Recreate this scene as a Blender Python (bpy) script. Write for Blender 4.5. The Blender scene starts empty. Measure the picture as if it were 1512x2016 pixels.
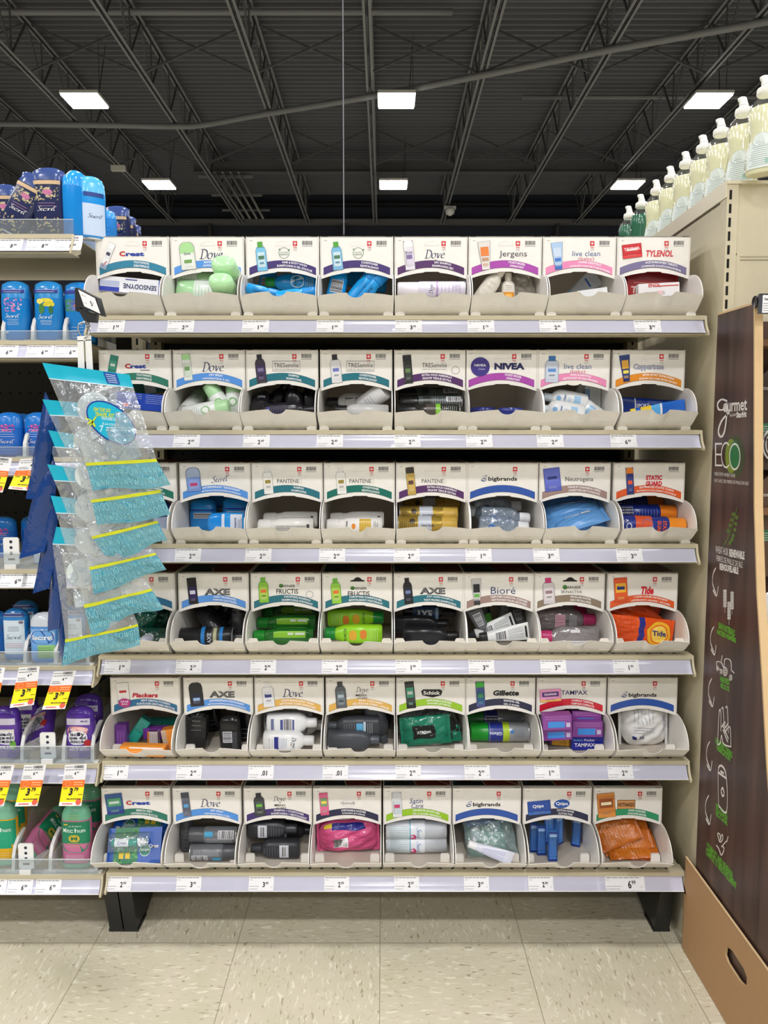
import bpy, bmesh, math, random
from mathutils import Vector, Matrix
random.seed(4)
SC = bpy.context.scene
COL = SC.collection
PI = math.pi
# ---------------------------------------------------------------- camera
F = 1514.0; TH = math.radians(5.396); H = 1.08
cam_d = bpy.data.cameras.new('camera'); cam = bpy.data.objects.new('camera', cam_d); COL.objects.link(cam)
cam.location = (0, 0, H); cam.rotation_euler = (PI/2 - TH, 0, 0)
cam_d.sensor_fit = 'VERTICAL'; cam_d.sensor_height = 36; cam_d.lens = 36*F/2016
cam_d.clip_start = .02
SC.camera = cam
SC.view_settings.view_transform = 'Standard'; SC.view_settings.look = 'None'
SC.view_settings.gamma = 1; SC.view_settings.use_curve_mapping = False
SC.view_settings.exposure = 0.0
w = bpy.data.worlds.new('world'); SC.world = w; w.use_nodes = True
w.node_tree.nodes['Background'].inputs[0].default_value = (.5, .52, .55, 1)
w.node_tree.nodes['Background'].inputs[1].default_value = .15
LAMP_W = 142      # watts of each ceiling light
LAMP_Z = 6.48
LX = [-9.8, -4.8, .2, 5.2, 10.2]; LY = [17.0, 12.9, 8.8, 4.7, .6, -3.5, -7.6, -11.7]
for ly in LY:
    for lx in LX:
        ld = bpy.data.lights.new('high_bay_light', 'AREA'); ld.shape = 'RECTANGLE'; ld.size = .56; ld.size_y = .5
        ld.energy = LAMP_W * (1.2 if ly < -3 else .82 if ly < 8 else .55); ld.color = (1, .985, .99)
        lo = bpy.data.objects.new('high_bay_light', ld); COL.objects.link(lo); lo.location = (lx, ly, LAMP_Z - .02)

# ---------------------------------------------------------------- helpers
def ray(px, py):
    a = (px-756)/F; b = (1008-py)/F
    return Vector((a, math.cos(TH)+b*math.sin(TH), -math.sin(TH)+b*math.cos(TH)))
def at(px, py, Y):
    d = ray(px, py); t = Y/d.y; return Vector((d.x*t, Y, H+d.z*t))
def onX(px, py, X):
    d = ray(px, py); t = X/d.x; return Vector((X, d.y*t, H+d.z*t))
def onZ(px, py, Z):
    d = ray(px, py); t = (Z-H)/d.z; return Vector((d.x*t, d.y*t, Z))

def lin(c):
    return tuple(((v/255)/12.92 if v/255 <= .04045 else ((v/255+.055)/1.055)**2.4) for v in c)
MATS = {}
def M(c, rough=.45, kind='p', metal=0.0, name=None, a=.2):
    key = (tuple(c), rough, kind, metal, a)
    if key in MATS: return MATS[key]
    m = bpy.data.materials.new(name or kind+'_%02x%02x%02x' % tuple(int(v) for v in c)); m.use_nodes = True
    nt = m.node_tree; b = nt.nodes['Principled BSDF']; col = lin(c)+(1,)
    b.inputs['Base Color'].default_value = col; b.inputs['Roughness'].default_value = rough
    b.inputs['Metallic'].default_value = metal
    if kind == 'e':
        b.inputs['Emission Color'].default_value = col; b.inputs['Emission Strength'].default_value = a
    if kind == 'n':      # slightly mottled card / paint
        n = nt.nodes.new('ShaderNodeTexNoise'); n.inputs['Scale'].default_value = 60; n.inputs['Detail'].default_value = 5
        tc = nt.nodes.new('ShaderNodeTexCoord'); nt.links.new(tc.outputs['Object'], n.inputs['Vector'])
        mx = nt.nodes.new('ShaderNodeMix'); mx.data_type = 'RGBA'
        mx.inputs[6].default_value = tuple(v*.93 for v in col[:3])+(1,); mx.inputs[7].default_value = tuple(min(1, v*1.05) for v in col[:3])+(1,)
        nt.links.new(n.outputs[0], mx.inputs[0]); nt.links.new(mx.outputs[2], b.inputs['Base Color'])
    if kind in ('c', 'f'):   # clear film / plastic: a = how much of it is tinted body
        out = nt.nodes['Material Output']
        tr = nt.nodes.new('ShaderNodeBsdfTransparent'); tr.inputs[0].default_value = tuple(.5+.5*v for v in col[:3])+(1,)
        mx = nt.nodes.new('ShaderNodeMixShader'); mx.inputs[0].default_value = a
        nt.links.new(tr.outputs[0], mx.inputs[1]); nt.links.new(b.outputs[0], mx.inputs[2])
        gl = nt.nodes.new('ShaderNodeBsdfGlossy'); gl.inputs['Roughness'].default_value = .08 if kind == 'c' else .14
        fr = nt.nodes.new('ShaderNodeLayerWeight'); fr.inputs[0].default_value = .5
        pw = nt.nodes.new('ShaderNodeMath'); pw.operation = 'POWER'; pw.inputs[1].default_value = 4; nt.links.new(fr.outputs['Facing'], pw.inputs[0])
        ma = nt.nodes.new('ShaderNodeMath'); ma.operation = 'MULTIPLY_ADD'; ma.inputs[1].default_value = .6; ma.inputs[2].default_value = .05 if kind == 'c' else .13; nt.links.new(pw.outputs[0], ma.inputs[0])
        m2 = nt.nodes.new('ShaderNodeMixShader'); nt.links.new(ma.outputs[0], m2.inputs[0])
        nt.links.new(mx.outputs[0], m2.inputs[1]); nt.links.new(gl.outputs[0], m2.inputs[2]); nt.links.new(m2.outputs[0], out.inputs[0])
        if kind == 'f':      # crinkled film
            n = nt.nodes.new('ShaderNodeTexNoise'); n.inputs['Scale'].default_value = 30; n.inputs['Detail'].default_value = 2; n.inputs['Distortion'].default_value = 1.0
            tc = nt.nodes.new('ShaderNodeTexCoord'); nt.links.new(tc.outputs['Object'], n.inputs['Vector'])
            bp = nt.nodes.new('ShaderNodeBump'); bp.inputs['Strength'].default_value = .8; bp.inputs['Distance'].default_value = .012
            nt.links.new(n.outputs[0], bp.inputs['Height'])
            for q in (b, gl, fr): nt.links.new(bp.outputs[0], q.inputs['Normal'])
    if kind == 'k':      # crinkled opaque foil / poly bag
        n = nt.nodes.new('ShaderNodeTexNoise'); n.inputs['Scale'].default_value = 35; n.inputs['Detail'].default_value = 3; n.inputs['Distortion'].default_value = 1.2
        tc = nt.nodes.new('ShaderNodeTexCoord'); nt.links.new(tc.outputs['Object'], n.inputs['Vector'])
        bp = nt.nodes.new('ShaderNodeBump'); bp.inputs['Strength'].default_value = .35; bp.inputs['Distance'].default_value = .008
        nt.links.new(n.outputs[0], bp.inputs['Height']); nt.links.new(bp.outputs[0], b.inputs['Normal'])
    MATS[key] = m
    return m

_tx = {}
def text2d(s, bold=0.0, sp=1.0):
    k = (s, bold, sp)
    if k in _tx: return _tx[k]
    cu = bpy.data.curves.new('t', 'FONT'); cu.body = s; cu.size = 1; cu.offset = bold; cu.resolution_u = 2; cu.space_character = sp
    ob = bpy.data.objects.new('t', cu); me = bpy.data.meshes.new_from_object(ob)
    v = [(p.co.x, p.co.y) for p in me.vertices]; f = [tuple(q.vertices) for q in me.polygons]
    # the font outline's faces may point either way: keep them up
    bpy.data.objects.remove(ob); bpy.data.curves.remove(cu); bpy.data.meshes.remove(me)
    if not v: v = [(0, 0), (1, 0), (1, 1)]; f = []
    xs = [p[0] for p in v]; ys = [p[1] for p in v]
    _tx[k] = (v, f, min(xs), max(xs), min(ys), max(ys))
    return _tx[k]

def spline(pts, n=6, closed=False):
    out = []; N = len(pts)
    for i in range(N if closed else N-1):
        g = lambda j: Vector(pts[j % N]) if closed else Vector(pts[max(0, min(N-1, j))])
        p0, p1, p2, p3 = g(i-1), g(i), g(i+1), g(i+2)
        for k in range(n):
            t = k/n
            out.append(.5*((2*p1)+(p2-p0)*t+(2*p0-5*p1+4*p2-p3)*t*t+(3*p1-p0-3*p2+p3)*t**3))
    if not closed: out.append(Vector(pts[-1]))
    return out

class MB:
    def __init__(s): s.v = []; s.f = []; s.m = []; s.mats = []; s.sm = []
    def mi(s, mat):
        if mat not in s.mats: s.mats.append(mat)
        return s.mats.index(mat)
    def add(s, vs, fs, mat, smooth=False):
        o = len(s.v); s.v.extend(tuple(p) for p in vs); k = s.mi(mat)
        for f in fs: s.f.append(tuple(i+o for i in f)); s.m.append(k); s.sm.append(smooth)
    def box(s, x0, x1, y0, y1, z0, z1, mat):
        vs = [(x, y, z) for x in (x0, x1) for y in (y0, y1) for z in (z0, z1)]
        s.add(vs, [(0, 1, 3, 2), (4, 6, 7, 5), (0, 4, 5, 1), (2, 3, 7, 6), (0, 2, 6, 4), (1, 5, 7, 3)], mat)
    def bar(s, a, b, w, h, mat, up=(0, 0, 1)):
        a = Vector(a); b = Vector(b); d = (b-a).normalized(); u = Vector(up)
        if abs(d.dot(u)) > .98: u = Vector((1, 0, 0))
        r = d.cross(u).normalized()*w/2; u = r.cross(d).normalized()*h/2
        vs = [p+sr*r+su*u for p in (a, b) for sr in (-1, 1) for su in (-1, 1)]
        s.add(vs, [(0, 1, 3, 2), (4, 6, 7, 5), (0, 4, 5, 1), (2, 3, 7, 6), (0, 2, 6, 4), (1, 5, 7, 3)], mat)
    def prism(s, poly, fn, t0, t1, mat):      # poly 2D, fn(u,v,t)
        n = len(poly); vs = [fn(p[0], p[1], t0) for p in poly]+[fn(p[0], p[1], t1) for p in poly]
        s.add(vs, [tuple(range(n)), tuple(range(2*n-1, n-1, -1))]+[(i, (i+1) % n, (i+1) % n+n, i+n) for i in range(n)], mat)
    def ribbon(s, a, b, mat, smooth=False):   # two equal length point rows
        n = len(a); s.add(list(a)+list(b), [(i, i+1, n+i+1, n+i) for i in range(n-1)], mat, smooth)
    def grid(s, fn, nu, nv, mat, smooth=True, m2=None):
        vs = [fn(i/nu, j/nv) for j in range(nv+1) for i in range(nu+1)]
        s.add(vs, [(j*(nu+1)+i, j*(nu+1)+i+1, (j+1)*(nu+1)+i+1, (j+1)*(nu+1)+i) for j in range(nv) for i in range(nu)], mat, smooth)
    def loft(s, rings, mat, seg=28, c0=True, c1=True):
        vs = []; fs = []
        for r in rings:
            for k in range(seg): vs.append(ringpt(r, 2*PI*k/seg))
        for i in range(len(rings)-1):
            for k in range(seg):
                fs.append((i*seg+k, i*seg+(k+1) % seg, (i+1)*seg+(k+1) % seg, (i+1)*seg+k))
        s.add(vs, fs, mat, True)
        if c0: s.add(vs[:seg], [tuple(range(seg-1, -1, -1))], mat)
        if c1: s.add(vs[-seg:], [tuple(range(seg))], mat)
    def tube(s, pts, r, mat, seg=8):
        pts = [Vector(p) for p in pts]; vs = []; fs = []; up = Vector((0, 0, 1))
        for i, p in enumerate(pts):
            d = (pts[min(i+1, len(pts)-1)]-pts[max(i-1, 0)]).normalized()
            u = up if abs(d.dot(up)) < .95 else Vector((1, 0, 0))
            x = d.cross(u).normalized(); y = d.cross(x).normalized()
            rr = r[i] if isinstance(r, (list, tuple)) else r
            for k in range(seg):
                a = 2*PI*k/seg; vs.append(p+x*rr*math.cos(a)+y*rr*math.sin(a))
        for i in range(len(pts)-1):
            for k in range(seg): fs.append((i*seg+k, i*seg+(k+1) % seg, (i+1)*seg+(k+1) % seg, (i+1)*seg+k))
        fs.append(tuple(range(seg))); n = len(pts)-1; fs.append(tuple(n*seg+k for k in range(seg-1, -1, -1)))
        s.add(vs, fs, mat, True)
    # 2D art: fn(u, v, layer) -> point
    def rect(s, fn, x0, y0, x1, y1, mat, L=1, rot=0, c=None):
        s.poly(fn, [(x0, y0), (x1, y0), (x1, y1), (x0, y1)], mat, L, rot, c)
    def poly(s, fn, pts, mat, L=1, rot=0, c=None):
        if rot:
            cx, cy = c or (sum(p[0] for p in pts)/len(pts), sum(p[1] for p in pts)/len(pts)); ca, sa = math.cos(rot), math.sin(rot)
            pts = [(cx+(p[0]-cx)*ca-(p[1]-cy)*sa, cy+(p[0]-cx)*sa+(p[1]-cy)*ca) for p in pts]
        s.add([fn(p[0], p[1], L) for p in pts], [tuple(range(len(pts)))], mat)
    def disc(s, fn, cx, cy, rx, ry, mat, L=1, rot=0, n=28, c=None):
        s.poly(fn, [(cx+rx*math.cos(2*PI*k/n), cy+ry*math.sin(2*PI*k/n)) for k in range(n)], mat, L, rot, c)
    def ring(s, fn, cx, cy, rx, ry, wd, mat, L=1, n=28, rot=0, a0=0, a1=2*PI):
        ca, sa = math.cos(rot), math.sin(rot)
        def P(a, k): x = (rx-k)*math.cos(a); y = (ry-k)*math.sin(a); return fn(cx+x*ca-y*sa, cy+x*sa+y*ca, L)
        A = [a0+(a1-a0)*i/n for i in range(n+1)]
        s.ribbon([P(a, 0) for a in A], [P(a, wd) for a in A], mat)
    def text(s, fn, t, cx, cy, wd, mat, L=2, ht=None, bold=0, shear=0, rot=0, bend=None, maxh=None, sp=1.0, c=None):
        v, f, x0, x1, y0, y1 = text2d(t, bold, sp)
        sx = wd/(x1-x0); sy = (ht/(y1-y0)) if ht else sx
        if maxh and sy*(y1-y0) > maxh: sy = maxh/(y1-y0); sx = min(sx, sy*1.15)
        mx, my = (x0+x1)/2, (y0+y1)/2; ca, sa = math.cos(rot), math.sin(rot); out = []
        for p in v:
            x = (p[0]-mx)*sx; y = (p[1]-my)*sy; x += y*shear; X = cx+x*ca-y*sa; Y = cy+x*sa+y*ca
            if bend: Y += bend(X)-bend(cx)
            if c:
                q, (kx, ky) = c; X, Y = kx+(X-kx)*math.cos(q)-(Y-ky)*math.sin(q), ky+(X-kx)*math.sin(q)+(Y-ky)*math.cos(q)
            out.append(fn(X, Y, L))
        s.add(out, f, mat)
    def nib(s, fn, strokes, ox, oy, sc, mat, L=2, w=.09, ang=.7, shear=0, thin=0):
        n = Vector((math.cos(ang), math.sin(ang)))*w/2
        for st in strokes:
            pts = spline(st, 5)
            for k, nn in ((0, n),)+(((1, Vector((-n.y, n.x))*thin),) if thin else ()):
                A = [(p+nn) for p in pts]; B = [(p-nn) for p in pts]
                g = lambda p: fn(ox+(p.x+p.y*shear)*sc, oy+p.y*sc, L+k*.3)
                s.ribbon([g(p) for p in A], [g(p) for p in B], mat)
    def floral(s, P, x0, x1, z0, z1, cols, n, r0, r1, mats):
        rnd = random.Random(n)
        for k in range(n): s.disc(P, rnd.uniform(x0, x1), rnd.uniform(z0, z1), rnd.uniform(r0, r1), rnd.uniform(r0, r1)*.7, mats[k % len(mats)], 1+.12*(k % 5), rot=rnd.uniform(0, 3), n=9)
    def build(s, name, parent=None, loc=None):
        me = bpy.data.meshes.new(name); me.from_pydata(s.v, [], s.f)
        for m in s.mats: me.materials.append(m)
        me.polygons.foreach_set('material_index', s.m); me.polygons.foreach_set('use_smooth', s.sm); me.update()
        o = bpy.data.objects.new(name, me); COL.objects.link(o)
        if parent: o.parent = parent
        if loc: o.location = loc
        return o

def ringpt(r, a):
    z, rx, ry = r[0], r[1], r[2]; n = r[3] if len(r) > 3 else 2.0
    c, q = math.cos(a), math.sin(a); e = 2.0/n
    return Vector(((abs(c)**e)*rx*(1 if c >= 0 else -1)+(r[4] if len(r) > 4 else 0), (abs(q)**e)*ry*(1 if q >= 0 else -1)+(r[5] if len(r) > 5 else 0), z))
def surf(rings, z, a, eps=0.0):
    for i in range(len(rings)-1):
        r0, r1 = rings[i], rings[i+1]
        if r0[0] <= z <= r1[0] and r1[0] > r0[0]:
            t = (z-r0[0])/(r1[0]-r0[0]); n0 = r0[3] if len(r0) > 3 else 2.; n1 = r1[3] if len(r1) > 3 else 2.
            r = (z, r0[1]+(r1[1]-r0[1])*t+eps, r0[2]+(r1[2]-r0[2])*t+eps, n0+(n1-n0)*t); return ringpt(r, a)
    r = rings[0] if z < rings[0][0] else rings[-1]; return ringpt((z, r[1]+eps, r[2]+eps)+tuple(r[3:4]), a)

def tag(o, label=None, cat=None, group=None, kind=None):
    if label:
        o['label'] = label
    if cat: o['category'] = cat
    if group: o['group'] = group
    if kind: o['kind'] = kind
    return o
def empty(name, label, cat, loc=(0, 0, 0), group=None):
    o = bpy.data.objects.new(name, None); COL.objects.link(o); o.location = loc; o.empty_display_size = .02
    return tag(o, label, cat, group)
def copy_tree(o, parent=None):
    c = o.copy(); COL.objects.link(c); c.parent = parent
    for ch in list(o.children): copy_tree(ch, c)
    return c
XYZ = lambda x, y, z: Vector((x, y, z))

# common colours
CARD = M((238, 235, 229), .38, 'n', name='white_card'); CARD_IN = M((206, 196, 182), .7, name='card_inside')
EDGE = M((246, 242, 234), .6); BEIGE = M((196, 187, 160), .42, 'n', name='beige_steel'); BLACK = M((12, 12, 13), .5)
WHITE = M((240, 240, 238), .4); PAPER = M((235, 235, 238), .6, name='label_paper'); INK = M((25, 25, 28), .6); GREYINK = M((120, 120, 124), .6)
DARK = M((17, 17, 18), .7, name='dark_steel')
CLEAR = M((225, 232, 235), .1, 'c', a=.10); 
# ---------------------------------------------------------------- the building
def floor_mat():
    m = bpy.data.materials.new('vinyl_tile'); m.use_nodes = True; nt = m.node_tree; N = nt.nodes; Lk = nt.links; b = N['Principled BSDF']
    def math_(op, a, bv=None, c=None):
        n = N.new('ShaderNodeMath'); n.operation = op
        for i, x in enumerate((a, bv, c)):
            if x is None: continue
            if isinstance(x, (int, float)): n.inputs[i].default_value = x
            else: Lk.new(x, n.inputs[i])
        return n.outputs[0]
    tc = N.new('ShaderNodeTexCoord'); sp = N.new('ShaderNodeSeparateXYZ'); Lk.new(tc.outputs['Object'], sp.inputs[0])
    T = .3072
    u = math_('DIVIDE', math_('ADD', sp.outputs[0], .0085+T*100), T); v = math_('DIVIDE', math_('ADD', sp.outputs[1], T*100-1.562), T)
    par = math_('MODULO', math_('ADD', math_('FLOOR', u), math_('FLOOR', v)), 2)
    def flecks(sx, sy, lo, hi, seed):
        mp = N.new('ShaderNodeMapping'); mp.inputs['Scale'].default_value = (sx, sy, 1); mp.inputs['Location'].default_value = (seed, seed*2, 0)
        mp.inputs['Rotation'].default_value = (0, 0, .25)
        Lk.new(tc.outputs['Object'], mp.inputs[0]); n = N.new('ShaderNodeTexNoise'); n.inputs['Scale'].default_value = 1; n.inputs['Detail'].default_value = 2.5
        n.inputs['Distortion'].default_value = .6
        Lk.new(mp.outputs[0], n.inputs[0]); r = N.new('ShaderNodeMapRange'); r.inputs[1].default_value = lo; r.inputs[2].default_value = hi
        Lk.new(n.outputs[0], r.inputs[0]); return r.outputs[0]
    def pick(a, bb):
        mx = N.new('ShaderNodeMix'); mx.data_type = 'FLOAT'; Lk.new(par, mx.inputs[0]); Lk.new(a, mx.inputs[2]); Lk.new(bb, mx.inputs[3]); return mx.outputs[0]
    def mixc(f, a, c):
        mx = N.new('ShaderNodeMix'); mx.data_type = 'RGBA'; Lk.new(f, mx.inputs[0])
        for i, x in ((6, a), (7, c)):
            if isinstance(x, tuple): mx.inputs[i].default_value = lin(x)+(1,)
            else: Lk.new(x, mx.inputs[i])
        return mx.outputs[2]
    dk = pick(flecks(170, 45, .62, .70, 3), flecks(45, 170, .62, .70, 9)); lt = pick(flecks(120, 35, .58, .68, 31), flecks(35, 120, .58, .68, 17)); br = flecks(9, 9, .3, .7, 5)
    pk = pick(flecks(140, 38, .60, .70, 51), flecks(38, 140, .60, .70, 77))
    c = mixc(br, (194, 188, 163), (203, 195, 174)); c = mixc(lt, c, (219, 214, 195)); c = mixc(pk, c, (190, 180, 158)); c = mixc(dk, c, (158, 146, 120))
    fu = math_('ABSOLUTE', math_('SUBTRACT', math_('FRACT', u), .5)); fv = math_('ABSOLUTE', math_('SUBTRACT', math_('FRACT', v), .5))
    ln = math_('GREATER_THAN', math_('MAXIMUM', fu, fv), .4968); c = mixc(math_('MULTIPLY', ln, .55), c, (96, 88, 70))
    Lk.new(c, b.inputs['Base Color']); b.inputs['Roughness'].default_value = .33; b.inputs['Specular IOR Level'].default_value = .35
    return m
mb = MB(); mb.add([(-16, -13, 0), (16, -13, 0), (16, 21, 0), (-16, 21, 0)], [(0, 1, 2, 3)], floor_mat()); tag(mb.build('floor'), 'cream speckled vinyl tile floor', kind='structure')
# corrugated deck
DZ = 7.50
ceil_m = M((94, 97, 104), .75, 'n', name='painted_deck')
mb = MB(); ys = []; y = -13
while y < 21:
    ys += [(y, 0), (y+.05, 0), (y+.065, .085), (y+.145, .085)]; y += .16
mb.ribbon([(-16, a, DZ+z) for a, z in ys], [(16, a, DZ+z) for a, z in ys], ceil_m); tag(mb.build('ceiling'), 'dark grey corrugated metal roof deck', kind='structure')
for nm, q, c in (('wall_back', [(-16, 21, 0), (16, 21, 0), (16, 21, DZ+.1), (-16, 21, DZ+.1)], (34, 40, 54)), ('wall_left', [(-16, -13, 0), (-16, 21, 0), (-16, 21, DZ+.1), (-16, -13, DZ+.1)], (120, 118, 112)),
                ('wall_right', [(16, -13, 0), (16, 21, 0), (16, 21, DZ+.1), (16, -13, DZ+.1)], (120, 118, 112)), ('wall_front', [(-16, -13, 0), (16, -13, 0), (16, -13, DZ+.1), (-16, -13, DZ+.1)], (96, 94, 90))):
    mb = MB(); mb.add(q, [(0, 1, 2, 3)], M(c, .8)); tag(mb.build(nm), kind='structure')
mb = MB(); mb.box(-16, 16, 20.7, 20.95, H+5.63, H+5.73, M((92, 92, 94), .6))
for x in (-9, -4.6, -1.1, 4.5, 8): mb.box(x, x+.08, 20.72, 20.9, H+4.5, H+5.63, M((50, 50, 52), .6))
mb.box(-16, 16, 20.8, 20.98, H+6.1, H+6.16, M((20, 20, 22), .6)); tag(mb.build('trim_1'), 'grey rail along the far wall', kind='structure')
JM = M((116, 118, 122), .6, name='joist_paint'); JM2 = M((74, 76, 80), .7); PM = M((112, 114, 118), .55)
names = ['leftmost', 'second from left', 'third from left', 'fourth from left', 'fifth from left', 'sixth from left', 'seventh from left', 'eighth from left', 'ninth from left', 'rightmost']
HB, HT = H+5.6, H+6.33
for i, k in enumerate(range(-5, 5)):
    X = -.227+1.745*k
    t = empty('steel_joist', 'grey open-web steel roof joist, %s of the ten under the deck' % names[i], 'joist', (X, 7.5, HB), 'roof joists')
    for nm, z in (('bottom_chord', 0), ('top_chord', HT-HB)):
        mb = MB()
        for sx in (-1, 1):
            mb.box(sx*.037-.022, sx*.037+.022, 0, 13.2, z, z+.012, JM); mb.box(sx*.018-.003, sx*.018+.003, 0, 13.2, z, z+.05, JM)
        mb.build(nm, t)
    mb = MB(); y = .2; up = True
    while y < 12.8:
        mb.bar((0, y, .02 if up else .72), (0, y+.52, .72 if up else .02), .026, .026, JM2); y += .52
        if not up: mb.bar((0, y, .02), (0, y, .72), .02, .02, JM2)
        up = not up
    mb.build('webbing', t)
for yb, q in ((12.4, 'nearer'), (16.4, 'farther')):
    for k in range(-5, 4):
        X = -.227+1.745*k; mb = MB()
        mb.bar((X+.06, yb, HB+.03), (X+1.69, yb, HT), .035, .03, JM2); mb.bar((X+.06, yb+.06, HT), (X+1.69, yb+.06, HB+.03), .035, .03, JM2)
        tag(mb.build('cross_brace'), 'thin crossed steel bracing between two roof joists in the %s row' % q, 'brace', 'roof cross braces, %s row' % q)
def big_pipe(pts, r, lab, mat=PM, n=6): 
    mb = MB(); mb.tube(spline(pts, n), r, mat, 12); tag(mb.build('ceiling_pipe'), lab, 'pipe')
def atz(px, py, Z): d = ray(px, py); t = (Z-H)/d.z; return (d.x*t, d.y*t, Z)
big_pipe([atz(-60, 243, 6.62), atz(180, 246, 6.62), atz(340, 249, 6.62), atz(400, 246, 6.62), atz(500, 228, 6.62), atz(740, 188, 6.62), atz(960, 146, 6.62), atz(1180, 102, 6.62), atz(1400, 62, 6.62), atz(1580, 30, 6.62)], .05, 'long grey pipe bending across the roof below the joists')
big_pipe([(-16, 11.9, HT-.1), (0, 11.9, HT-.1), (1, 11.9, HT-.1)], .045, 'straight grey pipe crossing the left half of the roof high up', n=1)
big_pipe([(2.5, 14.6, HT-.15), (5, 14.6, HT-.15), (12, 14.6, HT-.15)], .04, 'straight grey pipe crossing the right half of the roof', n=1)
for k in range(5):
    mb = MB(); x = -3.82+.17*k; mb.tube([(x, 17.2, H+5.72), (x, 20.6, H+5.72)], .03, M((125, 125, 125), .5), 8)
    tag(mb.build('electrical_conduit'), 'grey conduit in the bundle of five near the far wall, left of centre', 'conduit', 'bundle of ceiling conduits')
mb = MB()
for y in (17.6, 18.9, 20.1): mb.box(-4.1, -2.9, y, y+.05, H+5.76, H+5.8, M((120, 120, 120), .5))
tag(mb.build('conduit_hanger'), 'grey strut rails carrying the conduit bundle near the far wall', 'hanger')
mb = MB(); GM = M((84, 84, 86), .6)
mb.box(-4.2, 6.6, 17.6, 17.62, H+5.86, H+6.06, GM); mb.box(-4.2, 6.6, 17.52, 17.7, H+5.85, H+5.865, GM); mb.box(-4.2, 6.6, 17.52, 17.7, H+6.055, H+6.07, GM)
tag(mb.build('steel_girder'), 'long grey steel girder crossing beneath the roof joists at the back', 'girder')
# lamps seen in the photo (area light above sits in the diffuser)
lampname = {(0, 1): 'nearer left', (0, 2): 'nearer centre', (0, 3): 'nearer right', (1, 1): 'farther left', (1, 2): 'farther centre', (1, 3): 'farther right'}
for r, ly in ((0, 12.9), (1, 17.0)):
    for j in (1, 2, 3):
        lx = LX[j]; t = empty('high_bay_lamp', 'glowing square high bay lamp hanging from the roof, %s of six' % lampname[(r, j)], 'lamp', (lx, ly, LAMP_Z), 'high bay lamps')
        mb = MB(); mb.box(-.3, .3, -.27, .27, .015, .06, M((190, 190, 188), .4)); mb.box(-.12, .12, -.1, .1, .06, .14, M((150, 150, 150), .4)); mb.build('housing', t)
        mb = MB(); mb.box(-.285, .285, -.255, .255, -.012, .014, M((255, 252, 244), .5, 'e', a=14)); mb.build('diffuser', t)
        mb = MB(); mb.tube([(.2, .05, .06), (.26, .3, DZ-LAMP_Z-.02)], .006, BLACK, 6); mb.tube([(.26, -.05, .06), (.26, -.05, DZ-LAMP_Z-.02)], .004, BLACK, 6); mb.build('hanging_cable', t)
def small(px, py, Y): return at(px, py, Y)
p = Vector((-5.462, 16.4, HB-.055)); t = empty('emergency_light', 'small white emergency light fixed under a roof joist on the left', 'light', p)
mb = MB(); mb.box(-.14, .14, -.05, .05, -.05, .05, M((200, 200, 195), .5)); mb.build('case', t); mb = MB(); mb.prism([(-.05, .05), (.05, .05), (.03, .055), (-.03, .055)], lambda u, v, q: XYZ(u, q, v), -.04, .04, M((120, 120, 118), .5)); mb.build('bracket', t)
p = at(886, 414, 19.0); t = empty('security_camera', 'small white security camera hanging near the far wall right of centre', 'camera', p)
mb = MB(); mb.loft([(-.12, .04, .04), (-.08, .1, .1), (0, .12, .12), (.03, .1, .1)], M((205, 205, 205), .3)); mb.build('dome', t); mb = MB(); mb.box(-.14, .14, -.04, .04, .03, .09, M((200, 200, 200), .4)); mb.tube([(0, 0, .09), (0, 0, HB-.01-p.z)], .015, DARK); mb.build('mount', t)
p = at(677, 462, 3.2); q = at(677, 300, 3.2)
mb = MB(); mb.tube([p, Vector((q.x, q.y, DZ-.02))], .0028, M((90, 90, 94), .6), 6); tag(mb.build('suspension_wire'), 'thin vertical wire dropping from the roof behind the top shelf boxes', 'wire')
# ---------------------------------------------------------------- gondola shelving
D = 1.555; GX0, GX1 = -.585, .635
SZ = [H+math.tan(math.atan((1008-y)/F)-TH)*D for y in (622, 847, 1071, 1290, 1497, 1716)]
ORD = ['top', 'second', 'third', 'fourth', 'fifth', 'bottom']
PEG = M((30, 29, 28), .7, name='black_pegboard'); HOLE = M((3, 3, 3), .9)
STRIPM = M((196, 196, 214), .16, name='ticket_strip'); STRIPE = M((240, 240, 244), .3)
def peg(x0, x1, z0, z1, name, label):
    mb = MB(); mb.box(x0, x1, 1.975, 1.985, z0, z1, PEG)
    x = x0+.02
    while x < x1-.01:
        z = z0+.03
        while z < z1-.01:
            mb.disc(lambda u, v, L: XYZ(u, 1.9745, v), x, z, .0035, .0035, HOLE, n=8); z += .0254*2
        x += .0254
    return mb
t = empty('gondola_frame', 'black pegboard gondola frame with legs behind the white dispenser boxes', 'shelving frame', ((GX0+GX1)/2, 1.98, 0))
def par(o, t):
    o.parent = t; o.location = Vector(o.location)-Vector(t.location); return o
par(peg(GX0, GX1, .1, 1.44, '', '').build('back_panel'), t)
mb = MB(); mb.box(GX0, GX1, 1.94, 1.97, .02, .11, DARK); par(mb.build('kick_plate'), t)
def leg(x0, x1, y0=1.60):
    mb = MB(); mb.prism([(1.6, .004), (1.66, .004), (1.95, .08), (1.95, .135), (1.565, .135)], lambda u, v, q: XYZ(q, u, v), x0, x1, M((22, 23, 25), .4)); 
    mb.box(x0-.002, x1+.002, 1.6, 1.66, 0, .006, M((30, 30, 31), .5))
    for z in (.06, .1): mb.disc(lambda u, v, L: XYZ(u, 1.5915, v), (x0+x1)/2, z, .004, .004, HOLE, n=10)
    return mb.build('leg')
par(leg(-.572, -.543), t); par(leg(.595, .628), t)
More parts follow.
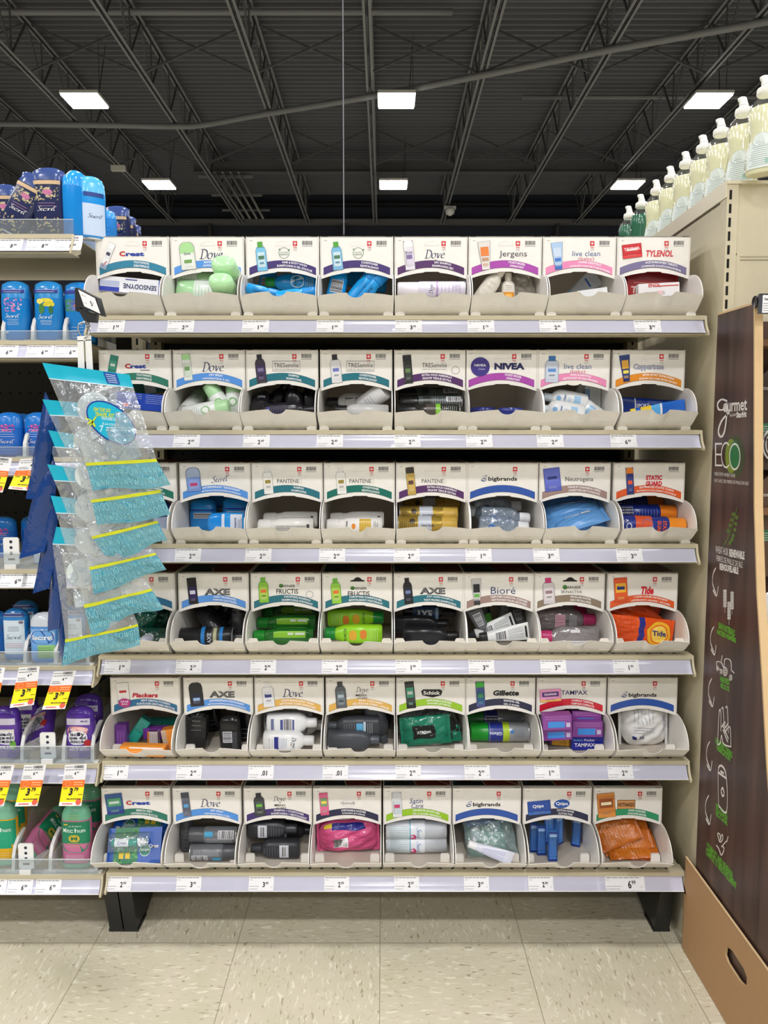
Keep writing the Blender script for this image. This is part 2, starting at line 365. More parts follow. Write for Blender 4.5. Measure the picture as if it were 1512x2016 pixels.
def upr(x0, x1, y0, z0, z1, face):   # slotted upright
    mb = MB(); mb.box(x0, x1, y0, y0+.03, z0, z1, BEIGE); z = z0+.02
    while z < z1-.03:
        mb.box((x0+x1)/2-.0025, (x0+x1)/2+.0025, y0-.0006, y0, z, z+.016, HOLE); z += .0254
    return mb
for x in (GX0+.003, GX1-.03): par(upr(x, x+.027, 1.945, .1, 1.44, 0).build('upright'), t)

def strip_fn(zs, yt=D, t=.016, h=.035):
    def fn(u, v, L=0):
        k = 1-v; bow = .0035*math.sin(PI*v)
        n = Vector((0, -h, -(-t))).normalized()
        return Vector((u, yt-t*k, zs-h*k))+Vector((0, -.909, .416))*(L*.0004)-Vector((0, -.909, .416))*bow
    return fn
def shelf(x0, x1, zs, label, depth=.42, lip=.006, hang=False, endr=True):
    t = empty('shelf', label, 'shelf', ((x0+x1)/2, D, zs))
    mb = MB(); SB = M((190, 181, 154), .4, name='shelf_beige')
    mb.box(x0, x1, D+.002, D+depth, zs-.003, zs, SB); mb.box(x0, x1, D-.004, D+.012, zs-.008, zs+.0005, SB)
    mb.box(x0, x1, D+.008, D+.012, zs-.034, zs-.003, SB); mb.box(x0, x1, D-.012, D+.03, zs-.038, zs-.0355, SB)
    x = x0+.02
    while x < x1-.01:
        mb.disc(lambda u, v, L: XYZ(u, v, zs+.0007), x, D+.012, .0035, .0035, HOLE, n=10); x += .0254
    par(mb.build('deck'), t)
    fn = strip_fn(zs)
    mb = MB(); mb.grid(lambda u, v: fn(x0+.002+(x1-x0-.004)*u, v), 2, 8, STRIPM)
    mb.grid(lambda u, v: fn(x0+.002+(x1-x0-.004)*u, v*.035, 2), 1, 1, STRIPE); mb.grid(lambda u, v: fn(x0+.002+(x1-x0-.004)*u, .97+v*.03, 2), 1, 1, STRIPE)
    par(mb.build('ticket_strip'), t)
    for x in (x0, x1):
        mb = MB(); s = -1 if x == x0 else 1
        prof = [(D+.03, zs), (D-.003, zs)]+[(lambda p: (p.y-.0035, p.z))(fn(0, 1-k/6)) for k in range(7)]+[(D-.019, zs-.040), (D+.006, zs-.040), (D+.03, zs-.030)]
        mb.prism(prof, lambda u, v, q: XYZ(q, u, v), x, x+s*.004, BEIGE)
        par(mb.build('end_bracket'), t)
    return t
for i, zs in enumerate(SZ):
    shelf(GX0, GX1, zs, 'long beige steel shelf holding white dispenser boxes, %s of the six' % (ORD[i] if i in (0, 5) else ORD[i]+' from top'))

# price labels (paper slips in the ticket strips)
def barcode(mb, fn, x0, y0, x1, y1, L=3, mat=INK):
    x = x0; rnd = random.Random(int(x0*991+y0*77))
    while x < x1:
        wd = (x1-x0)*rnd.choice((.012, .02, .035)); mb.rect(fn, x, y0, min(x+wd, x1), y1, mat, L); x += wd+(x1-x0)*rnd.choice((.014, .022, .03))
def microline(mb, fn, x0, y, x1, h, L=3, mat=GREYINK, seed=0):
    rnd = random.Random(int(seed*31+x0*917+y*577)); x = x0
    while x < x1:
        wd = (x1-x0)*rnd.uniform(.05, .16); mb.rect(fn, x, y, min(x+wd, x1), y+h, mat, L); x += wd+(x1-x0)*.03
def price_art(mb, fn, w_, h_, big, small, mat=PAPER, scale=1.0):
    # local millimetres, origin lower left
    mb.grid(lambda a, b: fn(w_*a, h_*b, 2), 2, 8, mat)
    microline(mb, fn, 2, h_*.88, 14, .8, seed=1); barcode(mb, fn, w_*.45, h_*.8, w_*.85, h_*.93, mat=M((70, 70, 72), .6))
    microline(mb, fn, 2, h_*.70, w_*.9, 1.0, seed=2, mat=INK); microline(mb, fn, 2, h_*.58, 9, .7, seed=3)
    microline(mb, fn, 2, h_*.22, w_*.42, .9, seed=4); microline(mb, fn, 2, h_*.08, w_*.36, .9, seed=5)
    bx = w_*.63
    if big:
        mb.text(fn, big, bx-1.5, h_*.33, (1.8 if big == '1' else 5)*scale, INK, 3, ht=h_*.30*scale, bold=.03); mb.text(fn, small, bx+5*scale, h_*.33+h_*.08*scale, 6*scale, INK, 3, ht=h_*.15*scale, bold=.02)
    else: mb.text(fn, small, bx, h_*.33, 12, INK, 3, ht=h_*.30, bold=.03)
    microline(mb, fn, w_*.86, h_*.2, w_*.95, .6, seed=6)
PRICES = [
 [(191, '1 99'), (328, '2 39'), (476, '1 99'), (623, '1 99'), (778, '3 99'), (921, '1 79'), (1063, '2 49'), (1250, '3 99')],
 [(340, '2 99'), (478, '2 49'), (623, '2 49'), (776, '2 79'), (918, '2 99'), (1058, '2 49'), (1203, '6 99')],
 [(343, '2 49'), (482, '2 99'), (628, '2 99'), (775, '2 49'), (917, '1 99'), (1051, '3 99'), (1215, '3 99')],
 [(204, '1 99'), (345, '2 39'), (492, '2 99'), (633, '2 99'), (779, '1 99'), (923, '3 99'), (1065, '3 99'), (1209, '1 99')],
 [(201, '1 99'), (346, '2 49'), (488, ' .01'), (635, ' .01'), (779, '2 99'), (915, '2 99'), (1053, '1 99'), (1198, '2 49')],
 [(208, '2 99'), (346, '3 99'), (489, '3 49'), (638, '2 99'), (776, '2 99'), (914, '3 49'), (1041, '2 99'), (1193, '6 99')]]
NTH = ['first', 'second', 'third', 'fourth', 'fifth', 'sixth', 'seventh', 'last']
for r, row in enumerate(PRICES):
    zs = SZ[r]; base = strip_fn(zs); k0 = 8-len(row); yy = [638, 863, 1087, 1305, 1515, 1735][r]
    for k, (px, pr) in enumerate(row):
        X = at(px, yy, D-.012).x; wid = 79 if (r == 5 and k == 7) else 50; b, s = pr.split(' ')
        wm = wid*1.06
        fn = lambda u, v, L, X=X: base(X+u/1000, .05+v/1000/.0386, L)
        mb = MB(); price_art(mb, fn, wm, 34.5, b, s, scale=1.45 if wid > 60 else 1.0)
        o = mb.build('price_label')
        tag(o, 'white paper price label reading %s, %s of the row on the %s shelf' % ((b+'.'+s) if b else s, NTH[k] if k < len(row)-1 else 'last', ORD[r]), 'price label', 'price labels on the box shelves')

# ---------------------------------------------------------------- dispenser boxes
W = .148; HH = .165; HC = .080; YH = 1.60; YL = 1.525; LIP = .034
COLS = dict(teal=(42, 128, 160), blue=(84, 148, 224), purple=(66, 48, 112), plum=(84, 44, 100), mag=(170, 72, 172), pink=(232, 140, 184), gpurp=(120, 112, 150), green=(42, 120, 100),
            dteal=(30, 112, 128), royal=(44, 84, 168), taupe=(160, 132, 126), taup2=(140, 122, 104), orange=(226, 92, 40), amber=(226, 142, 36), gold=(226, 178, 88), lime=(150, 196, 40), navy=(36, 40, 72),
            red=(206, 30, 52), bteal=(32, 106, 150), hgreen=(46, 150, 104), dg=(8, 108, 96))
def arc(x, h=14.0):   # mm, opening curve
    q = (x-74)/74; return h*(1-q*q)
SHX = [(0, 0), (0, .165), (0, .165)]
def box_parts():
    o = {}
    mb = MB()     # body: back, bottom, top
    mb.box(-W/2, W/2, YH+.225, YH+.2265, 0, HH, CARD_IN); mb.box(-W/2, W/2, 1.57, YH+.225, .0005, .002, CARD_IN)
    o['body'] = mb
    mb = MB()     # printed lid
    mb.box(-W/2, W/2, YH, YH+.225, HH-.0015, HH, CARD)
    g = lambda u, v, L: XYZ(u/1000-W/2, YH+.002+v/1000, HH+L*.0003)
    a = M((40, 62, 84), .35); b = M((104, 34, 28), .35); c = M((190, 180, 160), .4); d = M((20, 22, 26), .4)
    mb.rect(g, 2, 7, 72, 218, a, 1); mb.poly(g, [(72, 7), (146, 7), (146, 218), (52, 218), (60, 60)], b, 1); mb.poly(g, [(2, 18), (20, 26), (34, 60), (42, 28), (70, 20), (70, 8), (2, 8)], d, 2)
    mb.poly(g, [(71, 7), (73, 7), (60, 62), (58, 62)], c, 3); mb.poly(g, [(88, 60), (90, 60), (146, 8), (142, 8)], c, 3)
    for k in range(9): mb.rect(g, 80+k*7, 14, 82+k*7, 50, M((70, 22, 20), .4), 2)
    o['printed_lid'] = mb
    for s, nm in ((-1, 'side_left'), (1, 'side_right')):
        mb = MB(); x = s*(W/2-.0008); pr = [(1.572, .001), (YH+.225, .001), (YH+.225, HH-.001), (YH+.001, HH-.001), (YH+.001, HC+.006), (YH-.006, HC+.006)]
        for k in range(1, 9): t_ = k/8*PI/2; pr.append((YH-.006-(YH-.006-YL-.002)*math.sin(t_), LIP+.001+(HC+.005-LIP)*math.cos(t_)))
        mb.prism(pr, lambda u, v, q: XYZ(q, u, v), x-.0008, x+.0008, CARD); o[nm] = mb
    return o
BP = {k: None for k in ()}
for k, m_ in box_parts().items():
    BP[k] = m_
_bm = {}
def box_part(kind, parent):
    if kind not in _bm:
        ob = BP[kind].build('side_panel' if kind.startswith('side') else kind, parent); _bm[kind] = ob.data; return ob
    nm = 'side_panel' if kind.startswith('side') else kind
    ob = bpy.data.objects.new(nm, _bm[kind]); COL.objects.link(ob); ob.parent = parent; return ob
def tray(parent, sag=0.0, notch=True, bend=0.0):
    mb = MB(); n = 44; up0 = []; up1 = []; lo0 = []; lo1 = []
    for i in range(n+1):
        x = -W/2+W*i/n; q = x/(W/2); h = LIP+.0065*(1-q*q)-sag*(1-q*q)
        d = abs(x)/.015
        if notch and d < 1: h -= .0095*math.sqrt(1-d*d)
        bow = -.006*(1-q*q)+bend*q
        up0.append(Vector((x*1.01, YL+bow, h))); up1.append(Vector((x*1.01, YL+bow+.0015, h)))
        lo0.append(Vector((x*.985, 1.568, .001))); lo1.append(Vector((x*.985, 1.57, .001)))
    mid = [(a+b)*.5+Vector((0, -.0015, -.001)) for a, b in zip(up0, lo0)]; mid1 = [p+Vector((0, .0015, 0)) for p in mid]
    mb.ribbon(up0, mid, CARD, True); mb.ribbon(mid, lo0, CARD, True); mb.ribbon(up1, mid1, CARD, True); mb.ribbon(mid1, lo1, CARD, True); mb.ribbon(up0, up1, EDGE)
    mb.rect(lambda u, v, L: XYZ(u, YL-.0066+(LIP+.002-v)*1.1, v), -.011, LIP-.0075, .011, LIP-.0066, M((150, 145, 138), .6))
    return mb.build('front_tray', parent)
def tabs(parent, row):
    out = []
    for s in (-1, 1):
        mb = MB()
        if row >= 4: x = s*.060; mb.prism([(x-.010, .002), (x+.010, .002), (x+.010, .016), (x+.008, .020), (x-.008, .020), (x-.010, .016)], lambda u, v, q: XYZ(u, q, v), 1.589, 1.594, M((238, 234, 226), .4))
        elif row >= 3: x = s*.062; mb.prism([(x-.010, .012), (x+.010, .012), (x+.010, .032), (x+.007, .037), (x-.007, .037), (x-.010, .033)], lambda u, v, q: XYZ(u, q, v), 1.55, 1.5515, M((232, 226, 214), .5))
        else: x = s*.0635; mb.prism([(x-.0095, .000), (x+.0095, .000), (x+.0095, .0055), (x+.005, .0085), (x-.005, .0085), (x-.0095, .0055)], lambda u, v, q: XYZ(u, q, v), 1.556, 1.566, M((244, 240, 232), .4))
        mb.build('locking_tab', parent)
SHADOW = M((196, 190, 180), .6)  # grey of the thin lines along the header rims
def header(parent, spec, deform=0.0):
    band, l1, l2, hang, logo, pic = spec['band'], spec['l1'], spec['l2'], spec.get('hang', 'out'), spec['logo'], spec['pic']
    mb = MB(); n = 48; f0 = []; f1 = []; t0 = []; t1 = []; 
    for i in range(n+1):
        x = 148*i/n; y = arc(x)
        if 59 < x < 90: y = arc(59)+1.8
        f0.append(XYZ(x/1000-W/2, YH, HC+y/1000)); f1.append(XYZ(x/1000-W/2, YH+.0018, HC+y/1000)); t0.append(XYZ(x/1000-W/2, YH, HH)); t1.append(XYZ(x/1000-W/2, YH+.0018, HH))
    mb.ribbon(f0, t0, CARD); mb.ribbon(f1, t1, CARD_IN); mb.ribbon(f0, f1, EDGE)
    fn = lambda u, v, L: XYZ(u/1000-W/2, YH-.00028*L, HC+v/1000)
    # faint scored rims
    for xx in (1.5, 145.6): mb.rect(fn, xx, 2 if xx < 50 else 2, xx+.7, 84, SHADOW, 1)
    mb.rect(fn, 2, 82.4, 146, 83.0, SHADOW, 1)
    for xx in (2, 132): mb.rect(fn, xx, 84.0, xx+13, 85.0, M((60, 56, 52), .7), 1)
    # band
    bc = M(COLS[band], .35); bk = M(tuple(v*.35 for v in COLS[band]), .5)
    def curve(x, base, h): q = (x-74)/68; return base+h*(1-q*q)
    xs = [6.5+135*i/30 for i in range(31)]
    for lay, off, mt in ((1, .6, bk), (2, 0, bc)):
        up = [fn(x, curve(x, 22.5+off*.4, 15), lay) for x in xs]; lo = [fn(x, curve(x, 8.5-off, 15), lay) for x in xs]; mb.ribbon(lo, up, mt)
    bend = lambda x: curve(x, 0, 15)
    tcx = spec.get('tcx', 88)
    wl = M((248, 248, 250), .5)
    if l1: mb.text(fn, l1, tcx, curve(tcx, 18.8, 15), min(78, 3.1*len(l1)), wl, 3, ht=4.4, bold=.018, bend=bend)
    if l2: mb.text(fn, l2, tcx, curve(tcx, 12.0, 15), min(82, 3.1*len(l2)), wl, 3, ht=4.4, bold=.018, bend=bend)
    # security mark, barcode, number
    if spec.get('tsa', 1):
        rd = M((206, 40, 44), .4); mb.rect(fn, 95, 66, 104, 75.5, rd, 1); mb.rect(fn, 98.8, 68, 100.2, 73.6, wl, 2); mb.rect(fn, 96.6, 70.0, 102.4, 71.6, wl, 2)
        mb.text(fn, 'TSA', 99.5, 62.8, 8, rd, 1, ht=3, bold=.03); microline(mb, fn, 96, 59, 104, .7, 1, seed=1); microline(mb, fn, 96, 56.6, 103, .7, 1, seed=2)
    if spec.get('bar', 1): barcode(mb, fn, 114, 68, 134.5, 76, 1); microline(mb, fn, 114, 65, 135, 1.2, 1, seed=7)
    microline(mb, fn, 8, 76, 14, .9, 1, seed=4)
    hc = {'out': M((214, 209, 200), .5), 'hole': M((30, 28, 26), .8), 'faint': M((226, 221, 212), .5), 'hook': M((224, 219, 212), .35)}.get(hang)
    if hang in ('out', 'faint'):
        mb.add([fn(60+15*(1-math.cos(a))*1.0, 66+9*math.sin(a), 1) for a in [PI*i/16 for i in range(17)]]+[fn(60.8+14.2*(1-math.cos(a)), 66.6+7.9*math.sin(a), 1) for a in [PI*i/16 for i in range(17)]], [(i, i+1, 18+i, 17+i) for i in range(16)], hc); mb.rect(fn, 60, 66, 90, 66.8, hc, 1)
    elif hang == 'hole':
        mb.poly(fn, [(60, 66), (89, 66), (90, 68), (84, 70), (80, 74), (75, 75.5), (70, 74), (66, 70), (59, 68)], hc, 1)
    for op in logo: art(mb, fn, op)
    if pic: picture(mb, fn, pic)
    o = mb.build('header_panel', parent); return o
DOVE = [([(0, 0), (.05, .5), (.1, 1)], [(-.1, .98), (.25, 1.0), (.55, .8), (.6, .4), (.35, .04), (0, 0), (-.15, .03)]), ([(.98, .62), (.75, .5), (.7, .15), (.9, 0), (1.12, .2), (1.15, .5), (.98, .62)],), ([(1.3, .6), (1.4, .55), (1.45, .02), (1.6, .3), (1.75, .6)],), ([(1.85, .35), (2.2, .42), (2.15, .6), (1.95, .55), (1.85, .3), (1.95, .05), (2.25, .08)],)]
SECRET = [[(.55, .95), (.35, 1.05), (.12, .85), (.35, .55), (.42, .2), (.15, -.02), (-.1, .15)], [(.6, .25), (.85, .4), (.75, .55), (.6, .3), (.75, .02), (1.0, .15)], [(1.35, .45), (1.15, .5), (1.05, .2), (1.2, 0), (1.4, .12)], [(1.45, .5), (1.5, .05)], [(1.48, .3), (1.6, .48), (1.75, .48)], [(1.85, .25), (2.1, .4), (2.0, .55), (1.85, .3), (2.0, .02), (2.2, .15)], [(2.45, .95), (2.35, .3), (2.45, .02), (2.6, .12)], [(2.15, .72), (2.5, .78), (2.9, .95)]]
def logo_dove(mb, fn, cx, cy, w_, col, L=1, lwd=.13, leaf=True):
    s = w_/2.45; mb.nib(fn, [st for g in DOVE for st in g], cx-1.1*s, cy-.45*s, s, col, L, w=lwd, ang=.5, shear=.12, thin=.35)
    if leaf: mb.poly(fn, [(cx-2, cy-.72*s), (cx+1, cy-.6*s), (cx+4, cy-.66*s), (cx+1, cy-.85*s)], M((150, 120, 80), .5), L)
def logo_secret(mb, fn, cx, cy, w_, col, L=1, lwd=.12, rot=0):
    s = w_/2.9
    g = fn if not rot else (lambda u, v, l: fn(cx+(u-cx)*math.cos(rot)-(v-cy)*math.sin(rot), cy+(u-cx)*math.sin(rot)+(v-cy)*math.cos(rot), l))
    mb.nib(g, SECRET, cx-1.4*s, cy-.45*s, s, col, L, w=lwd, ang=.5, shear=.2, thin=.4)
def art(mb, fn, op):
    k = op[0]; c = lambda q: M(q, .45)
    if k == 't':     # text, cx, cy, width, colour, height, bold, shear
        _, s, cx, cy, wd, col = op[:6]; ht = op[6] if len(op) > 6 else None; bd = op[7] if len(op) > 7 else 0; sh = op[8] if len(op) > 8 else 0
        mb.text(fn, s, cx, cy, wd, c(col), op[9] if len(op) > 9 else 2, ht=ht, bold=bd, shear=sh)
    elif k == 'dove': logo_dove(mb, fn, op[1], op[2], op[3], c(op[4]))
    elif k == 'secret': logo_secret(mb, fn, op[1], op[2], op[3], c(op[4]), rot=.12)
    elif k == 'disc': mb.disc(fn, op[1], op[2], op[3], op[4], c(op[5]), op[6] if len(op) > 6 else 1, rot=op[7] if len(op) > 7 else 0)
    elif k == 'rect': mb.rect(fn, op[1], op[2], op[3], op[4], c(op[5]), op[6] if len(op) > 6 else 1, rot=op[7] if len(op) > 7 else 0)
    elif k == 'ring': mb.ring(fn, op[1], op[2], op[3], op[4], op[5], c(op[6]), 1)
    elif k == 'poly': mb.poly(fn, op[1], c(op[2]), op[3] if len(op) > 3 else 1)
    elif k == 'big':
        b = c((30, 62, 130)); x, y = op[1], op[2]
        mb.nib(fn, [[(0, 0), (.5, .1), (.95, .0), (1.0, -.3), (.5, -.42), (0, -.4)], [(.1, .3), (.6, .75), (1.1, .85), (1.0, .45), (.45, .2), (.1, -.05), (.05, -.45)], [(-.25, -.15), (.2, -.5), (.8, -.45)]], x-5, y, 8.5, b, 1, w=.2, ang=.9, thin=.4)
        mb.text(fn, 'bigbrands', x+38, y-.5, 60, c((16, 16, 18)), 1, ht=11, bold=.028)
def picture(mb, fn, p):
    # printed product picture: kind, body, cap, label, accent, optional (cx, cy, w, h, rot)
    kind, body, cap, lab, acc = p[:5]; cx, cy, w_, h_, rot = p[5] if len(p) > 5 else (32, 47, 17, 52, .1)
    c = lambda q: M(q, .4); C0 = (cx, cy)
    def R(x0, y0, x1, y1, col, L): mb.poly(fn, [(cx+x0*w_, cy+y0*h_), (cx+x1*w_, cy+y0*h_), (cx+x1*w_, cy+y1*h_), (cx+x0*w_, cy+y1*h_)], c(col), L, rot, C0)
    def P(pts, col, L): mb.poly(fn, [(cx+x*w_, cy+y*h_) for x, y in pts], c(col), L, rot, C0)
    ol = tuple(v*.72 for v in body)
    if kind == 'bottle':
        P([(-.52, -.5), (.52, -.5), (.52, .2), (.4, .31), (.22, .35), (-.22, .35), (-.4, .31), (-.52, .2)], ol, 4); P([(-.48, -.49), (.48, -.49), (.48, .2), (.38, .3), (-.38, .3), (-.48, .2)], body, 5); R(-.26, .31, .26, .5, cap, 5)
        R(-.36, -.36, .36, .14, lab, 6); R(-.3, -.1, .3, .02, acc, 7); R(-.22, -.26, .22, -.2, ol, 7)
    elif kind == 'can':
        R(-.52, -.5, .52, .5, ol, 4); R(-.48, -.49, .48, .3, body, 5); P([(-.48, .28), (.48, .28), (.48, .44), (.3, .5), (-.3, .5), (-.48, .44)], cap, 6); R(-.4, -.36, .4, .16, lab, 6); R(-.3, -.12, .3, .02, acc, 7)
        R(-.46, -.45, -.36, .28, tuple(min(255, v+40) for v in body), 6)
    elif kind == 'tube':
        P([(-.55, .5), (.55, .5), (.36, -.34), (-.36, -.34)], ol, 4); P([(-.51, .49), (.51, .49), (.33, -.33), (-.33, -.33)], body, 5); R(-.33, -.5, .33, -.33, cap, 5); R(-.34, -.02, .34, .3, lab, 6); R(-.28, -.2, .28, -.08, acc, 6)
    elif kind == 'stick':
        P([(-.5, -.5), (.5, -.5), (.5, .3), (.42, .43), (.22, .5), (-.22, .5), (-.42, .43), (-.5, .3)], ol, 4); P([(-.46, -.48), (.46, -.48), (.46, .1), (-.46, .1)], body, 5); P([(-.46, .1), (.46, .1), (.46, .3), (.38, .41), (.2, .48), (-.2, .48), (-.38, .41), (-.46, .3)], cap, 5)
        R(-.34, -.38, .34, .02, lab, 6); R(-.25, -.26, .25, -.14, acc, 7)
    elif kind in ('carton', 'pouch'):
        R(-.52, -.51, .52, .51, ol, 4); R(-.5, -.5, .5, .5, body, 5); R(-.4, -.1, .4, .28, lab, 6); R(-.3, .02, .3, .14, acc, 7); R(-.5, -.5, .5, -.32, cap, 6)
        if kind == 'pouch': R(-.5, .42, .5, .5, cap, 6)
    microw = M(tuple(min(255, v*.6+90) for v in lab), .5)
    for k in range(3): mb.poly(fn, [(cx+x*w_, cy+y*h_) for x, y in ((-.26, -.3-k*.035), (.22, -.3-k*.035), (.22, -.285-k*.035), (-.26, -.285-k*.035))], microw, 7, rot, C0)
    for o in p[6:]:
        mb.text(fn, o[0], cx+o[1]*w_, cy+o[2]*h_, o[3]*w_, c(o[4]), 8, bold=.02, rot=(o[5] if len(o) > 5 else 0), c=(rot, C0), maxh=h_*.3)
# ---------------------------------------------------------------- products
# every product: long axis +Z from z=0, printed front faces -Y
def mm(rings): return [tuple([r[0]/1000, r[1]/1000, r[2]/1000]+list(r[3:4])) for r in rings]
def lfn(rings, along=False, a0=-PI/2, flip=1):
    # art frame in mm; u across (or along the axis), v up; wraps round the body
    rr = max(r[1] for r in rings)
    def fn(u, v, L=1):
        if along: u, v = -v*flip, u*flip
        return surf(rings, v/1000, a0+u/1000/rr, .00035*L)
    return fn
def decal(mb, rings, z0, z1, deg, mat, L=1, a0=-90, nz=6):
    za, zb = z0/1000, z1/1000; q = math.radians(deg); c = math.radians(a0)
    mb.grid(lambda u, v: surf(rings, za+(zb-za)*v, c-q/2+q*u, .00035*L), max(6, int(deg/9)), nz, mat)
def labels(rings, par_, spec, mat_default=None):
    # spec: list of ('b', z0,z1,deg,colour[,a0][,rough]) bands, ('t', text, z, u, width, colour, along), ('bar', z, u), ('m', z0, z1, colour, n) fine print
    if not spec: return
    mb = MB()
    for L, s in enumerate(spec):
        L = 1+L*.5
        if s[0] == 'b': decal(mb, rings, s[1], s[2], s[3], M(s[4], s[6] if len(s) > 6 else .3), L, s[5] if len(s) > 5 else -90)
        elif s[0] == 't':
            al = s[6] if len(s) > 6 else 0; fn = lfn(rings, bool(al), flip=al if al else 1)
            mb.text(fn, s[1], (s[2]*al if al else s[3]), (-s[3]*al if al else s[2]), s[4], M(s[5], .35), L+.5, bold=s[7] if len(s) > 7 else .02, ht=s[8] if len(s) > 8 else None)
        elif s[0] == 'nib':
            al = s[6]; fn = lfn(rings, bool(al), flip=al if al else 1)
            (logo_secret if s[1] == 'secret' else logo_dove)(mb, fn, *((s[2]*al if al else s[3]), (-s[3]*al if al else s[2])), s[4], M(s[5], .35), L+.5)
        elif s[0] == 'bar':
            fn = lfn(rings); z, u, w_, h_ = s[1:5]; mb.grid(lambda a, b: fn(u-w_/2+w_*a, z-h_/2+h_*b, L), 4, 2, M((235, 235, 238), .4))
            k = 0; rnd = random.Random(3); y = z-h_/2+1
            while y < z+h_/2-1: t_ = rnd.choice((.4, .7, 1.1)); mb.grid(lambda a, b: fn(u-w_/2+1+(w_-2)*a, y+min(t_, z+h_/2-1-y)*b, L+.5), 4, 1, INK); y += t_+rnd.choice((.4, .6, .9))
        elif s[0] == 'm':
            fn = lfn(rings); rnd = random.Random(int(s[1]*7+s[2])); al = s[5] if len(s) > 5 else 0; hw = s[6] if len(s) > 6 else 10; off = s[7] if len(s) > 7 else 0
            if al:
                for k in range(s[4]):
                    u = off-hw+2*hw*k/max(1, s[4]-1); z = s[1]
                    while z < s[2]: q = rnd.uniform(1.2, 4.5); mb.grid(lambda a, b: fn(u-.35+.7*a, z+min(q, s[2]-z)*b, L), 1, 2, M(s[3], .4)); z += q+.8
            else:
                for k in range(s[4]):
                    z = s[1]+(s[2]-s[1])*k/max(1, s[4]-1); e = rnd.uniform(.6, 1)*hw; mb.grid(lambda a, b: fn(off-e+2*e*a, z-.35+.7*b, L), 5, 1, M(s[3], .4))
        elif s[0] == 'fl':
            mb.floral(lfn(rings), -s[3], s[3], s[1], s[2], None, s[5], s[6], s[7], [M(q, .35) for q in s[4]])
        elif s[0] == 'oval':
            fn = lfn(rings); _, z, u, ru, rz, col = s[:6]; mb.disc(fn, u, z, ru, rz, M(col, .3), L)
    mb.build('printed_label', par_)
def can(t, r=17.5, h=115, body=(240, 240, 240), cap=(200, 200, 200), capf=.24, spec=(), metal=0, rough=.25, capr=.95, brim=(190, 190, 192)):
    hb = h*(1-capf); R1 = mm([(0, r*.88, r*.88), (1.2, r, r), (hb-3, r, r), (hb, r*.93, r*.93)])
    mb = MB(); mb.loft(R1, M(body, rough, metal=metal)); bo = mb.build('body', t)
    mb = MB(); c = M(cap, .3); mb.loft(mm([(hb, r*capr, r*capr), (h-3, r*capr*.98, r*capr*.98), (h-.8, r*capr*.9, r*capr*.9), (h, r*capr*.78, r*capr*.78)]), c); mb.build('cap', t)
    mb = MB(); b = M(brim, .25, metal=.8); mb.loft(mm([(0, r*.9, r*.9), (-.8, r*1.0, r*1.0), (.6, r*1.03, r*1.03), (1.4, r*1.0, r*1.0)]), b, c0=False); mb.loft(mm([(.4, r*.2, r*.2), (.3, r*.85, r*.85)]), b, c0=True); mb.build('base_rim', bo)
    labels(R1, bo, spec); return h
def bottle(t, w_=19, d=13, h=110, body=(240, 240, 240), cap=(230, 230, 230), caph=22, capr=9.5, n=2.6, spec=(), kind='p', a=.2, rough=.22, base=.86, liquid=None, flip=False):
    hb = h-caph; R1 = mm([(0, w_*base, d*base, n), (3, w_, d, n), (hb*.5, w_*1.01, d*1.01, n), (hb*.78, w_*.98, d*.98, n), (hb*.90, w_*.80, d*.86, 2.3), (hb*.97, max(capr*.95, w_*.52), max(capr*.9, d*.6), 2.1), (hb, capr*.85, capr*.85, 2)])
    mb = MB(); mb.loft(R1, M(body, rough, kind, a=a)); bo = mb.build('body', t)
    if liquid:
        mb = MB(); mb.loft([(r[0]*.93+.0012, r[1]*.93, r[2]*.93)+tuple(r[3:4]) for r in R1[:5]], M(liquid, .12)); mb.build('liquid', t)
    mb = MB(); c = M(cap, .3); mb.loft(mm([(hb-.5, capr, capr), (hb+caph*.75, capr*.98, capr*.98), (hb+caph-1, capr*.92, capr*.92), (h, capr*.8, capr*.8)]), c)
    mb.loft(mm([(hb+caph*.52, capr*1.03, capr*1.03), (hb+caph*.55, capr*1.03, capr*1.03)]), c); mb.build('cap', t)
    labels(R1, bo, spec); return h
def stick(t, w_=24, d=13, h=80, body=(30, 120, 210), cap=None, split=.66, n=2.7, spec=(), dial=(235, 235, 235), rough=.2, top=1.0):
    cap = cap or body; hs = h*split; R1 = mm([(3, w_*.93, d*.93, n), (6, w_, d, n), (hs, w_, d, n)])
    mb = MB(); mb.loft(R1, M(body, rough)); bo = mb.build('body', t)
    R2 = mm([(hs+.3, w_*.985, d*.985, n), (h*.86, w_*.95, d*.93, n), (h*.94, w_*.8*top, d*.78, 2.5), (h*.985, w_*.5*top, d*.5, 2.3), (h, w_*.2, d*.2, 2)])
    mb = MB(); mb.loft(R2, M(cap, rough)); mb.build('cap', t)
    mb = MB(); mb.loft(mm([(0, w_*.55, d*.8, n), (3, w_*.6, d*.85, n)]), M(dial, .35)); mb.rect(lambda u, v, L: XYZ(u/1000, v/1000, -.0003), -1, -d*.6, 1, d*.6, M((170, 170, 172), .4)); mb.build('dial', t)
    labels(R1, bo, spec); return h
def tube(t, w_=20, h=105, body=(240, 240, 240), cap=(240, 240, 240), spec=(), caph=16, r=10, rough=.25, kind='p', a=.2):
    R1 = mm([(caph, r, r, 2), (caph+h*.12, r*1.15, r*1.05, 2.1), (h*.6, w_*.82, r*.8, 2.4), (h*.9, w_*.96, r*.25, 2.8), (h-3, w_, 1.2, 3), (h, w_, 1.0, 3)])
    mb = MB(); mb.loft(R1, M(body, rough, kind, a=a)); bo = mb.build('body', t)
    mb = MB(); mb.loft(mm([(0, r*.86, r*.86), (1, r*.95, r*.95), (caph, r*1.04, r*1.04)]), M(cap, .3)); mb.build('cap', t)
    labels(R1, bo, spec); return h
